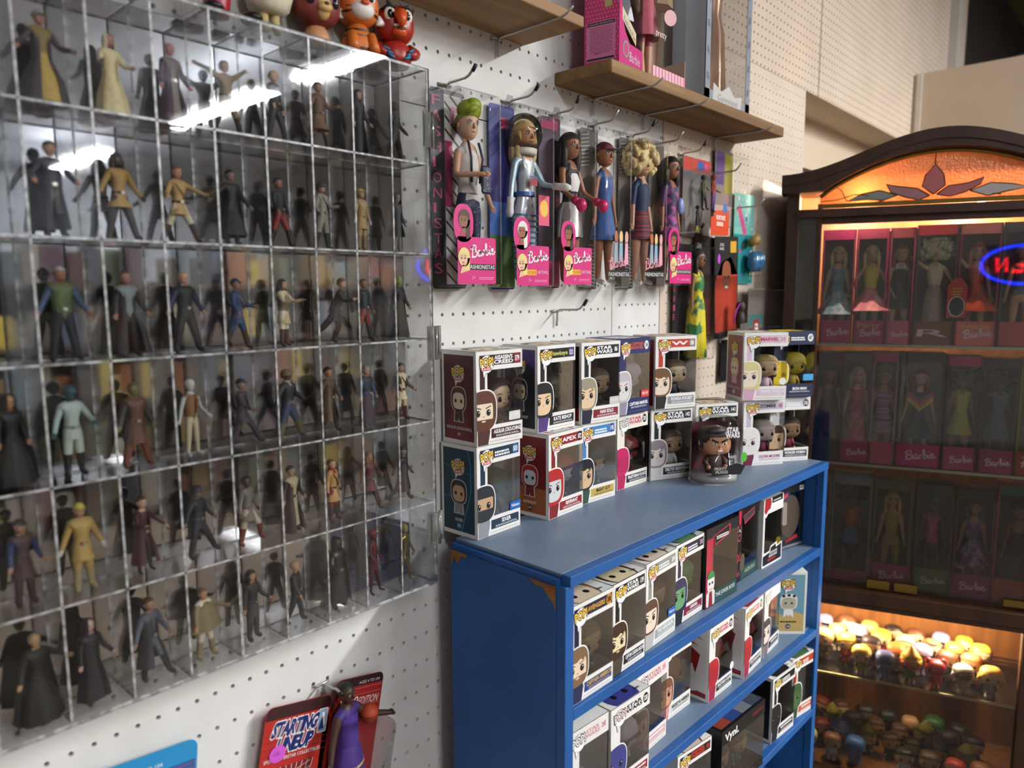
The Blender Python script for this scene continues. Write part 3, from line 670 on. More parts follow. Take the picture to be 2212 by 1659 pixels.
# ---------------------------------------------------------------- big-headed vinyl figures
def pop(loc, rz, label, skin='#d8b08c', hairc='#3a2618', body_='#2a2a2e', legs='#1c1c20', style='short', group=None, k=1.0, eyec='#0a0a0a', extra=None, name='vinyl_figure', face=True):
    t = thing(name, label, 'figure', loc, rz, group)
    mt = Matrix.Scale(k, 4); B = M(body_, .45); Lg = M(legs, .45); Sk = M(skin, .38)
    b = MB(); b.at(mt)
    for s in (-1, 1):
        b.rings([(0, .26, .36, s*.3, -.08), (.2, .27, .34, s*.3, -.05), (.3, .22, .24, s*.29, 0), (.85, .25, .25, s*.24, 0)], Lg, 10)
        b.tube([(s*.42, 0, 1.5), (s*.62, -.05, 1.15), (s*.62, -.2, .85)], [.17, .16, .13], B, 8); b.ell((s*.62, -.22, .76), (.14, .14, .15), Sk, 8, 6)
    b.rings([(.75, .46, .34), (1.0, .48, .36), (1.5, .42, .32), (1.75, .22, .2)], B, 14); obj('body', b, t)
    b = MB(); b.at(mt); b.ell((0, 0, 2.6), (1.08, .92, .92), Sk, 22, 12, .72)
    if face: b.ell((0, -.93, 2.42), (.08, .06, .06), Sk, 8, 5); b.tube([(-.14, -.9, 2.15), (0, -.92, 2.12), (.14, -.9, 2.15)], .018, M('#5a3a30', .5), 5)
    h = obj('head', b, t)
    for s in (-1, 1):
        if not face: break
        b = MB(); b.at(mt); b.ell((s*.5, -.86, 2.45), (.17, .08, .19), M(eyec, .15), 12, 8); b.ell((s*.5+.05, -.94, 2.52), (.035, .02, .035), M('#ffffff', .2), 6, 4); obj('eye', b, h)
        if style not in ('none', 'bald', 'mask'): b = MB(); b.at(mt); b.tube([(s*.28, -.88, 2.74), (s*.5, -.9, 2.82), (s*.72, -.82, 2.76)], .03, M(hairc, .6), 5); obj('brow', b, h)
    Hm = M(hairc, .5, vary=.12, scale=60); b = MB(); b.at(mt); n = 22; kk = 8
    def cap(rx, ry, rz, front, back):
        f = lambda v: math.copysign(abs(v)**.74, v); vs = []; fs = []
        for j in range(kk+1):
            for i in range(n):
                a = 2*pi*i/n; lo = front+(back-front)*(.5+.5*sin(a)); a0 = math.asin(lo); ph = a0+(pi/2-a0)*j/kk
                vs.append((rx*f(cos(ph))*f(cos(a)), .03+ry*f(cos(ph))*f(sin(a)), 2.62+rz*f(sin(ph))))
        for j in range(kk):
            for i in range(n): fs.append((j*n+i, j*n+(i+1) % n, (j+1)*n+(i+1) % n, (j+1)*n+i))
        b.add(vs, fs, Hm, True)
    if style == 'short': cap(1.13, .99, 1.02, .42, -.62)
    elif style == 'long': cap(1.16, 1.02, 1.04, .45, -.85); [b.tube([(s*1.05, .1, 2.7), (s*1.14, .12, 2.1), (s*.95, .18, 1.4)], [.2, .28, .12], Hm, 8) for s in (-1, 1)]; b.ell((0, .6, 1.9), (.95, .4, .8), Hm, 14, 8)
    elif style == 'quiff': cap(1.12, .98, 1.0, .5, -.5); b.ell((.1, -.55, 3.45), (.75, .5, .32), Hm, 14, 8)
    elif style == 'helmet': cap(1.2, 1.06, 1.1, .1, -.8)
    elif style == 'hood': cap(1.24, 1.1, 1.14, .55, -.9); b.tube([(-1.05, -.62, 2.9), (-1.1, -.6, 2.2), (-.75, -.6, 1.75), (0, -.62, 1.62), (.75, -.6, 1.75), (1.1, -.6, 2.2), (1.05, -.62, 2.9)], .16, Hm, 8)
    elif style == 'mask': cap(1.13, .99, 1.0, -.97, -.97); b.box(-.8, -1.06, 2.5, .8, -.9, 2.72, M('#101010', .2), .05)
    elif style == 'hat': cap(1.14, 1.0, 1.0, .4, -.5); b.rings([(3.02, 1.75, 1.6), (3.1, 1.75, 1.6), (3.16, 1.0, .9), (3.9, .75, .7), (3.95, .3, .3)], Hm, 20)
    elif style == 'point': cap(1.14, 1.0, 1.0, .4, -.5); b.rings([(3.2, 1.1, 1.0), (3.7, .75, .7), (4.3, .3, .3), (4.6, .03, .03)], Hm, 16)
    elif style == 'bun': cap(1.13, .99, 1.02, .42, -.62); [b.ell((s*.85, .1, 3.45), (.42, .4, .42), Hm, 12, 8) for s in (-1, 1)]
    if b.v: obj({'helmet': 'helmet', 'hood': 'hood', 'mask': 'mask', 'hat': 'hat', 'point': 'hat'}.get(style, 'hair'), b, t)
    return t
# ---------------------------------------------------------------- small figures in the case
def fig(row, col, label, pal, H=3.75, rz=.25, wear=(), hs='short', hc_='#3a2a1e', dx=0, dy=0, fem=False, lean=0, bulk=1, turn=0, faceopt={}, **pose):
    x = CX1-CDX*(col+.5)+dx; t = thing('action_figure', label, 'figure', (x, -1.25+dy, CZ[6-row-0]-5.3 if 0 else CZ[5-row+0]+.052), rz, 'small action figures in the clear case')
    hc, hr, V = body(t, H, pal, fem, lean, bulk*1.14, turn=turn, face=faceopt, **pose)
    if hs != 'bald': hair(t, H, hc, hr, hc_, hs, turn=turn)
    z = V[0].z; oy = lambda zz_: -zz_*lean
    for w in wear:
        kd, c, *a = w; m = M(c, .7, vary=.15, scale=150); c0 = lambda q: q+(0, oy(q[0]))
        if kd == 'robe':      # closed skirt from the waist to the given height
            h, r = (a+[.04, .15])[:2] if len(a) < 2 else a[:2]
            dress(t, H, 'robe', m, [c0((z+.06, .072, .066)), c0((z-.03, .085, .078)), c0((z*.55+h*.45, r*.78, r*.72)), c0((h, r, r*.9))], folds(9, .07))
        elif kd == 'tunic':
            h, r = (a+[.36, .1])[:2] if len(a) < 2 else a[:2]
            dress(t, H, 'tunic', m, [c0((z+.08, .078, .072)), c0((z-.02, .085, .078)), c0((h, r, r*.88))], folds(8, .05))
        elif kd == 'coat':    # long, hanging open at the front
            h, r = (a+[.1, .16])[:2] if len(a) < 2 else a[:2]
            dress(t, H, 'coat', m, [c0((z+.27, .1, .07)), c0((z+.16, .098, .09)), c0((z, .094, .088)), c0((z*.5+h*.5, r*.82, r*.78)), c0((h, r, r*.92))], folds(7, .08), RAD(-62), RAD(242))
        elif kd == 'cape':
            h, r = (a+[.05, .2])[:2] if len(a) < 2 else a[:2]
            dress(t, H, 'cape', m, [c0((z+.3, .09, .06)), c0((z+.22, .145, .085)), c0((z*.6, r*.85, r*.75)), c0((h, r, r*.9))], folds(8, .08), RAD(-12), RAD(192))
        elif kd == 'poncho':
            b = MB(); b.at(Matrix.Scale(H, 4)); b.rings([(z+.31, .05, .05), (z+.27, .13, .09), (z+.12, .2, .14), (z-.06, .24, .17)], m, 28, (False, False), True, fold=folds(6, .13)); b.rings([(z+.3, .045, .045), (z+.26, .12, .08), (z-.06, .225, .16)], m, 28, (False, False), True, fold=folds(6, .13)); obj('poncho', b, t)
        elif kd == 'belt':
            b = MB(); b.at(Matrix.Scale(H, 4)); b.rings([(z+.035, .078, .073, 0, oy(z)), (z+.04, .084, .079, 0, oy(z)), (z+.068, .084, .079, 0, oy(z)), (z+.072, .077, .072, 0, oy(z))], m, 18); b.box(-.02, -.092+oy(z), z+.038, .02, -.078+oy(z), z+.07, M('#b9b4a6', .3, .7)); obj('belt', b, t)
        elif kd == 'vest':
            dress(t, H, 'vest', m, [c0((z+.29, .075, .06)), c0((z+.22, .112, .084)), c0((z+.1, .09, .08)), c0((z+.03, .086, .08))], None, RAD(-80), RAD(260))
        elif kd == 'collar':
            dress(t, H, 'collar', m, [c0((z+.36, .05, .05)), c0((z+.32, .05, .05)), c0((z+.28, .1, .075))], None)
        elif kd == 'strap':
            b = MB(); b.at(Matrix.Scale(H, 4)); b.tube([(-.07, -.062, z+.28), (0, -.09, z+.18), (.07, -.075, z+.08)], .014, m, 5, flat=.5); obj('strap', b, t)
        elif kd == 'pack': b = MB(); b.at(Matrix.Scale(H, 4)); b.box(-.07, .06, z+.08, .07, .13, z+.28, m, .02); obj('backpack', b, t)
    return t
K1, TAN, BRN, WINE = '#17181c', '#a98a58', '#40291b', '#43181f'
# top row, counted from the wall side of the case
fig(0, 0, 'black armoured action figure in a wide lunge, top row at the hinge side', dict(top='#1b1a1a', pants='#1c1b1c', boot='#4a3b27', skin='#1e1c1b', hand='#15140f'), 3.6, .55, [('collar', '#3a3a36'), ('belt', '#5b564a')], 'helmet', '#242322', la=(35, 10, 30), ra=(30, -10, 40), ll=(32, 5, 5), rl=(14, -8, 8), bulk=1.12)
fig(0, 1, 'dark curly haired action figure in long black coat, top row beside the lunging one', dict(top=K1, pants=K1, boot=K1, skin='#b08a70'), 3.75, .3, [('coat', '#15161b', .05, .17)], 'long', '#15100e', la=(16, 5, 30))
fig(0, 2, 'brown robed action figure with pleated skirt and bent arm, top row', dict(top='#6b4a35', pants='#7a5a42', boot='#3d2c22', skin='#a77b5c'), 3.7, .35, [('tunic', '#6f4d34', .3, .17), ('belt', '#4a3020')], 'crew', '#33221a', la=(20, 30, 70), ra=(25, -10, 20), ll=(14, 12, 10), rl=(10, -10, 6))
fig(0, 3, 'blond action figure in black jacket and trousers, top row', dict(top='#101114', pants='#141519', boot='#0d0d0e', skin='#c9a183'), 3.7, .5, [('belt', '#2a2a2a')], 'crew', '#b08d57', la=(22, -5, 10), ra=(14, 10, 20), ll=(10, 18, 14), rl=(6, -6, 4))
fig(0, 4, 'olive tan action figure raising both arms, top row', dict(top='#8c7750', pants='#7d6c4c', boot='#2d231a', skin='#a9805f'), 3.7, .2, [('tunic', '#8f7b55', .36, .12), ('belt', '#1d1713')], 'short', '#46311f', la=(125, 0, 20), ra=(120, 20, 30), ll=(16, 20, 25), rl=(12, -12, 10))
fig(0, 5, 'bald action figure in purple brown robe over grey tunic, top row', dict(top='#6d5f58', pants='#5a4650', boot='#3a2a2a', skin='#a9746a', slv='#46333f'), 3.8, .2, [('robe', '#7f766f', .04, .13), ('coat', '#452c3a', .04, .19), ('belt', '#d8d4cc')], 'bald', la=(18, 5, 25))
fig(0, 6, 'cream robed action figure with tall cream headdress, top row', dict(top='#d6c795', pants='#cdbd8c', boot='#8f8259', skin='#b4796a'), 3.55, .1, [('robe', '#d9cb98', .02, .19), ('coat', '#cdbd88', .03, .2)], 'hood', '#e2d7ae', la=(14, 25, 50), ra=(14, 25, 60))
fig(0, 7, 'grey hatted action figure with long mustard skirt and dark coat, top row', dict(top='#7d6a2f', pants='#5c4d2a', boot='#2a2420', skin='#a57363', slv='#3c3434'), 3.85, .15, [('robe', '#b79a4c', .05, .2), ('coat', '#3f3738', .03, .24)], 'cap', '#8a8988', la=(30, 15, 60), ra=(35, 5, 40))
# second row
fig(1, 0, 'dark grey parka action figure with fur hood, second row at the hinge side', dict(top='#3f4042', pants='#55534a', boot='#6a6658', skin='#8f7763', hand='#8a8478'), 3.6, .35, [('coat', '#3a3b3c', .28, .15)], 'hood', '#4b4a45', la=(18, 0, 18), ra=(16, 0, 20))
fig(1, 1, 'tan snow suited action figure with yellow cap and pale gloves, second row', dict(top='#a3895b', pants='#9c8356', boot='#7f6c48', skin='#b98f6d', hand='#c9c3b8'), 3.6, .25, [('tunic', '#a68b5c', .36, .11), ('belt', '#8d7a52')], 'cap', '#b1a04a', la=(16, 0, 12), ra=(18, 0, 14), bulk=1.1)
fig(1, 2, 'grey uniformed pilot action figure with helmet, second row', dict(top='#8b887a', pants='#838072', boot='#15161a', skin='#b58f74', hand='#1b1c20'), 3.7, .4, [('belt', '#5d5a50'), ('strap', '#2e2e2b')], 'helmet', '#3d3e3c', la=(22, 20, 80), ra=(20, 0, 40), ll=(8, 4, 4), rl=(10, -6, 4), bulk=1.08)
fig(1, 3, 'action figure in black vest and red trousers stepping forward, second row', dict(top='#1c2a2a', pants='#7c2a28', boot='#231a18', skin='#8a5f4a', slv='#241f20'), 3.7, .45, [('vest', '#182625'), ('belt', '#2a2522')], 'crew', '#171212', la=(30, -10, 15), ra=(16, 10, 30), ll=(10, 22, 18), rl=(10, -10, 4))
fig(1, 4, 'action figure wrapped in a full black cloak, second row', dict(top='#101114', pants='#0e0f12', boot='#0b0b0d', skin='#8a6d5c'), 3.75, .2, [('cape', '#111216', .12, .22), ('robe', '#121318', .14, .19)], 'short', '#141414', la=(35, 0, 20), ra=(50, 0, 10))
fig(1, 5, 'bearded action figure in tan tunic holding one arm out, second row', dict(top='#b0905a', pants='#cbbf9d', boot='#3d2117', skin='#bb8a64'), 3.75, .15, [('tunic', '#b2925c', .36, .13), ('belt', '#3a241a'), ('strap', '#9a7c48')], 'short', '#6a4526', la=(70, 10, 10), ra=(28, 20, 40), ll=(18, 22, 14), rl=(18, -14, 4))
fig(1, 6, 'action figure in tan shirt and dark trousers with dark bird like head, second row', dict(top='#a2813f', pants='#3a2a26', boot='#2a1f1c', skin='#3d2c22', slv='#a2813f', hand='#4a3628'), 3.9, .2, [('tunic', '#a98643', .38, .14), ('belt', '#3c281c')], 'long', '#33261d', la=(30, 0, 20), ra=(30, 0, 25), ll=(12, 14, 8), rl=(10, -6, 4))
fig(1, 7, 'action figure in charcoal jacket with both hands on hips, second row', dict(top='#2c3038', pants='#5b5a58', boot='#17181c', skin='#b37f60'), 4.0, .05, [('coat', '#23272f', .1, .15), ('belt', '#6c6a66')], 'short', '#2e1f1a', la=(35, 0, 60, 30), ra=(35, 0, 60, 30))
# third row
fig(2, 0, 'green headed action figure in long black cloak with bare foot, third row', dict(top='#1f2024', pants='#15161a', boot='#b09a6c', skin='#6f8f46', slv='#232228'), 3.85, .35, [('robe', '#191a1d', .05, .17), ('cape', '#151618', .03, .23)], 'bald', la=(25, 5, 15), ra=(28, 5, 20), ll=(10, 6, 2))
fig(2, 1, 'short haired action figure in black vest and red trousers, feet apart, third row', dict(top='#1d2c2b', pants='#7a2723', boot='#2a1c19', skin='#8c6049', slv='#3a2624'), 3.7, .25, [('vest', '#1b2a29'), ('belt', '#2a2422')], 'crew', '#120e0d', la=(18, 0, 14), ra=(18, 0, 16), ll=(14, 0, 2), rl=(14, 0, 2))
fig(2, 2, 'dark brown robed action figure leaning into a run, third row', dict(top='#2e2320', pants='#33241f', boot='#2b1d18', skin='#b88b6a', slv='#332722'), 3.8, .9, [('tunic', '#2b2120', .34, .12), ('belt', '#4a342a')], 'short', '#4b311f', la=(14, -30, 25), ra=(14, 40, 60), ll=(5, 30, 40), rl=(5, -28, 20), lean=.3)
fig(2, 3, 'long haired action figure in cream tunic and brown boots, third row', dict(top='#cbbf98', pants='#d8cfb0', boot='#43231a', skin='#bb8d6b', slv='#c6b98f'), 3.6, .6, [('vest', '#6f6248'), ('tunic', '#b7a87e', .34, .11), ('belt', '#6a4c33')], 'long', '#3a2a1f', la=(18, 40, 60, 10), ra=(18, 35, 60, 10))
fig(2, 4, 'action figure in blue uniform with brown boots stepping sideways, third row', dict(top='#28395c', pants='#2d3f5e', boot='#432a20', skin='#8d6a52', slv='#2a3c60'), 3.65, .7, [('tunic', '#2a3b5d', .36, .12), ('strap', '#9a8a5a')], 'cap', '#26334d', la=(18, 20, 60), ra=(20, 10, 30), ll=(10, 16, 10), rl=(12, -16, 6))
fig(2, 5, 'balding action figure in dark green vest with purple sleeves, third row', dict(top='#16211f', pants='#141716', boot='#0f1010', skin='#c49a78', slv='#2a2746'), 3.95, .2, [('vest', '#15231f'), ('belt', '#22211e')], 'crew', '#9a8a72', la=(26, 0, 15), ra=(28, 0, 18), ll=(12, 10, 8), rl=(10, -4, 2), bulk=1.08)
fig(2, 6, 'action figure in ankle length charcoal cloak and grey shirt, third row', dict(top='#75807f', pants='#2d2927', boot='#331d1b', skin='#a97a66', slv='#2a2625'), 3.9, .1, [('coat', '#2b2726', .04, .24)], 'crew', '#4a3930', la=(20, 0, 30))
fig(2, 7, 'silver haired action figure in olive vest and blue sleeves, third row', dict(top='#55633c', pants='#16181d', boot='#0d0e10', skin='#9a6147', slv='#3f556e'), 4.05, .05, [('vest', '#55653c'), ('belt', '#20211e')], 'short', '#a9a69f', la=(28, 0, 18), ra=(28, 0, 18), ll=(10, 0, 2), rl=(10, 0, 2), bulk=1.1)
# fourth row
fig(3, 0, 'action figure in cream tunic with dark sleeves and tall brown boots, fourth row', dict(top='#cdbf98', pants='#c5b88f', boot='#40221a', skin='#b98a69', slv='#4a3630', fore='#5a4038'), 3.7, .3, [('tunic', '#d2c59f', .38, .12), ('belt', '#2e1c16'), ('strap', '#3a2620')], 'short', '#2a1c15', la=(20, 10, 40), ra=(20, 10, 50), ll=(12, 0, 2), rl=(12, 0, 2))
fig(3, 1, 'grey haired action figure in dark plum robe with blue sleeves, fourth row', dict(top='#2c2833', pants='#372c33', boot='#1f1a1e', skin='#b48a70', slv='#475a78'), 3.7, .25, [('robe', '#3c2f35', .03, .15), ('belt', '#27408f')], 'short', '#8a857e', la=(22, 0, 10), ra=(20, 0, 12))
fig(3, 2, 'action figure in long open brown coat, arm held away, fourth row', dict(top='#4a3a28', pants='#2c211a', boot='#3a261b', skin='#a97a58', slv='#57432d'), 3.85, .3, [('coat', '#5b462f', .2, .17), ('belt', '#2c211a')], 'short', '#24180f', la=(30, 0, 10), ra=(28, 0, 15), ll=(14, 4, 2), rl=(10, -4, 2))
fig(3, 3, 'dark armoured action figure with bronze helmet and blue leggings, fourth row', dict(top='#1f2126', pants='#2a3550', boot='#5a5436', skin='#3a352c', slv='#25272b'), 3.95, .5, [('collar', '#8d8778'), ('belt', '#6e6440')], 'helmet', '#6a5a3a', la=(40, 0, 40), ra=(40, -10, 30), ll=(24, 18, 20), rl=(16, -4, 4), bulk=1.15)
fig(3, 4, 'plum coloured action figure striding with a long step, fourth row', dict(top='#33242c', pants='#3a2632', boot='#3b2530', skin='#8f6a58', slv='#36252e'), 3.75, .8, [('tunic', '#33242c', .36, .12), ('strap', '#1f1a1c')], 'cap', '#1a1517', la=(24, -20, 20), ra=(20, 30, 40), ll=(20, 34, 20), rl=(10, -16, 8))
fig(3, 5, 'thin bone coloured action figure in brown waistcoat, fourth row', dict(top='#7a5630', pants='#b9ab88', boot='#b4a988', skin='#b9bdb6', slv='#aab0ac', foot='#a9aaa2'), 3.85, .3, [('vest', '#7a5630'), ('belt', '#6a4826')], 'crew', '#cfcabd', la=(18, 0, 40), ra=(20, 0, 10), bulk=.78)
fig(3, 6, 'olive headed action figure in ribbed brown armour dress, fourth row', dict(top='#5c3a2c', pants='#4a3028', boot='#6a3a2a', skin='#6d6a3a', slv='#3e3a30', hand='#7d7a48'), 3.95, .15, [('tunic', '#5f3c2d', .28, .13), ('belt', '#4a3024')], 'crew', '#5a5732', la=(20, 0, 10), ra=(20, 0, 10), ll=(12, 0, 2), rl=(12, 0, 2), bulk=1.18)
fig(3, 7, 'teal masked action figure in pale mint jacket, hand at hip, fourth row', dict(top='#a9b8ad', pants='#aeb9a9', boot='#16181a', skin='#2c5455', slv='#a4b6ac', hand='#36605f'), 4.05, .15, [('tunic', '#a8b6aa', .42, .09), ('belt', '#7d8a82')], 'helmet', '#24494b', la=(30, 10, 60, 35), ra=(20, 0, 20))
fig(3, 8, 'black cloaked action figure at the edge of the picture, fourth row', dict(top='#16140f', pants='#131210', boot='#0c0c0c', skin='#a9805a'), 3.9, .3, [('robe', '#15130f', .03, .2), ('cape', '#12110e', .02, .27)], 'hood', '#191713', dx=.35)
# fifth row
fig(4, 0, 'purple black action figure in long coat, arm back in a run, fifth row', dict(top='#2f2430', pants='#35252f', boot='#3f2c33', skin='#8b8374', slv='#2f2430', hand='#2a2028'), 3.7, .5, [('coat', '#33262f', .2, .15)], 'cap', '#1f1b1e', la=(24, 0, 30), ra=(55, -20, 20), ll=(20, 6, 4), rl=(24, -18, 20))
fig(4, 1, 'long haired action figure in maroon coat with open arms, fifth row', dict(top='#5c2f2b', pants='#33241f', boot='#4a2e24', skin='#9a6f4f', slv='#5c2f2b'), 3.75, .3, [('tunic', '#5f312c', .36, .14), ('belt', '#44241f')], 'long', '#6f5233', la=(45, 0, 10), ra=(30, 0, 15), ll=(14, 16, 6), rl=(12, -8, 4))
fig(4, 2, 'action figure in orange tan jacket with red trousers, fifth row', dict(top='#b58852', pants='#7f211f', boot='#3a201a', skin='#c08f6e', slv='#b58852', hand='#3a2a24'), 3.7, .5, [('tunic', '#b88b55', .34, .13), ('belt', '#3d251b'), ('strap', '#3d251b'), ('collar', '#8d1f1e')], 'crew', '#5c4430', la=(18, 0, 14), ra=(18, 0, 14), ll=(7, 6, 4))
fig(4, 3, 'bearded action figure in dark brown hooded robe over cream, fifth row', dict(top='#a79a74', pants='#a09470', boot='#231814', skin='#a9805f', slv='#33231d'), 3.8, .35, [('robe', '#a3966f', .12, .11), ('coat', '#38261f', .03, .19), ('belt', '#2c1d17')], 'short', '#2c1f18', la=(24, 0, 20), ra=(24, 0, 20))
fig(4, 4, 'dark skinned action figure in grey tunic with one raised boot, fifth row', dict(top='#6f695c', pants='#b3aa92', boot='#6d2f1c', skin='#4a2c20', slv='#6f695c'), 3.75, .5, [('tunic', '#6f695c', .36, .13), ('belt', '#6a3a2c')], 'crew', '#160f0c', la=(22, 0, 10), ra=(22, 0, 14), ll=(14, 34, 40), rl=(10, -4, 4))
fig(4, 5, 'dark navy armoured action figure with one leg kicked out, fifth row', dict(top='#171b22', pants='#1f2733', boot='#1a2028', skin='#7d6552', slv='#171b22'), 3.75, .5, [('cape', '#151920', .3, .17), ('belt', '#3a3f46')], 'helmet', '#20242a', la=(30, 0, 30), ra=(40, 0, 20), ll=(24, 16, 8), rl=(8, -6, 4))
fig(4, 6, 'dark haired woman action figure in long maroon coat, arm out, fifth row', dict(top='#3c161f', pants='#3a161e', boot='#17130f', skin='#c39a7c', slv='#3f1820'), 3.75, .3, [('coat', '#43181f', .14, .17), ('belt', '#2a1015')], 'bun' if 0 else 'short', '#3a241c', la=(40, 10, 20), ra=(16, 30, 70, 20), fem=True)
fig(4, 7, 'yellow capped action figure in mustard snow suit with white gloves, fifth row', dict(top='#b1924f', pants='#ab8d4c', boot='#94845c', skin='#b9895f', hand='#d7d3cc', fore='#b1924f'), 4.0, .1, [('tunic', '#b4954f', .36, .12), ('belt', '#6e5230')], 'cap', '#b8ab45', la=(22, 0, 10), ra=(24, 0, 10), bulk=1.12)
fig(4, 8, 'brown and blue clothed action figure at the edge of the picture, fifth row', dict(top='#4b3a34', pants='#3b2526', boot='#33201c', skin='#b2856a', slv='#2d3c60'), 3.8, .3, [('tunic', '#3f2c2a', .34, .13)], 'cap', '#3a2a24', dx=.35, la=(20, 0, 12))
# bottom row
GOLD = dict(top='#8f7a3a', pants='#8a763a', boot='#8a763a', skin='#98833f', slv='#8f7a3a', metal=.75, rough=.3)
fig(5, 0, 'thin gold coloured robot like action figure, bottom row at the hinge side', GOLD, 3.9, .4, [], 'bald', bulk=.72, la=(20, 0, 20), ra=(16, 0, 40), ll=(8, 6, 4), rl=(12, -4, 2))
fig(5, 1, 'slender red action figure standing beside the black caped one, bottom row', dict(top='#5c1a17', pants='#571815', boot='#4f1613', skin='#63201b', slv='#5c1a17'), 4.1, .5, [('tunic', '#5c1a17', .4, .09)], 'cap', '#6a221c', dx=.1, fem=True, bulk=.85, la=(10, 10, 20), ra=(10, 10, 30), ll=(6, 10, 4))
fig(5, 2, 'tall action figure in glossy black armour with full black cape, bottom row', dict(top='#0d0d0f', pants='#0d0d10', boot='#0a0a0b', skin='#101012', slv='#0d0d0f', rough=.3), 4.3, .2, [('cape', '#0b0b0d', .04, .25), ('robe', '#0e0e10', .1, .14), ('belt', '#34363a')], 'hood', '#0c0c0e', dx=.15, bulk=1.15, la=(28, 0, 10), ra=(16, 20, 50))
fig(5, 3, 'blond action figure in plain black clothes facing aside, bottom row', dict(top='#15161a', pants='#16171a', boot='#101013', skin='#b98c6a', slv='#15161a'), 3.65, .8, [('vest', '#17181c'), ('belt', '#2a2a2c')], 'short', '#a6885a', la=(14, -10, 20), ra=(16, 14, 20), ll=(8, 12, 8), rl=(8, -16, 6))
fig(5, 4, 'long haired action figure in dark brown leather jacket, bottom row', dict(top='#241c1a', pants='#231d1b', boot='#1c1614', skin='#b58a62', slv='#2a211d'), 3.9, .4, [('tunic', '#3a3431', .36, .1), ('belt', '#2a2220')], 'long', '#120f0e', la=(14, 20, 40), ra=(14, 0, 10))
fig(5, 5, 'action figure under a wide olive poncho with tan boots, bottom row', dict(top='#d8d0bd', pants='#c9c0a8', boot='#8a7a55', skin='#b98a64', slv='#8a7a55'), 3.75, .35, [('poncho', '#7a6c45')], 'short', '#6d4d2b', la=(55, 20, 20), ra=(30, 20, 20), ll=(7, 8, 8), rl=(7, -2, 4))
fig(5, 6, 'action figure in blue grey suit under a dark sleeveless overcoat, bottom row', dict(top='#4a4f58', pants='#5a6068', boot='#1a1a1c', skin='#a97a5c', slv='#565c66'), 4.1, .35, [('vest', '#2c2e33'), ('coat', '#2a2c31', .18, .18), ('belt', '#3a3c40')], 'short', '#4a3325', la=(26, 0, 12), ra=(26, 0, 12), ll=(10, 22, 8), rl=(8, -2, 2))
fig(5, 7, 'black robed action figure with plum headscarf, bottom row', dict(top='#131216', pants='#121115', boot='#0e0d10', skin='#c0a090', slv='#151418'), 3.9, .3, [('coat', '#141317', .04, .18), ('robe', '#161519', .04, .15)], 'hood', '#2a1a2c', la=(20, 10, 40))
fig(5, 8, 'bald action figure in wide black robe with arm held out, bottom row', dict(top='#131210', pants='#12110f', boot='#0d0d0c', skin='#b99468', slv='#14130f'), 4.0, .3, [('robe', '#151411', .03, .23), ('cape', '#13120f', .03, .25)], 'bald', dx=.5, la=(55, 0, 15), ra=(20, 0, 15))
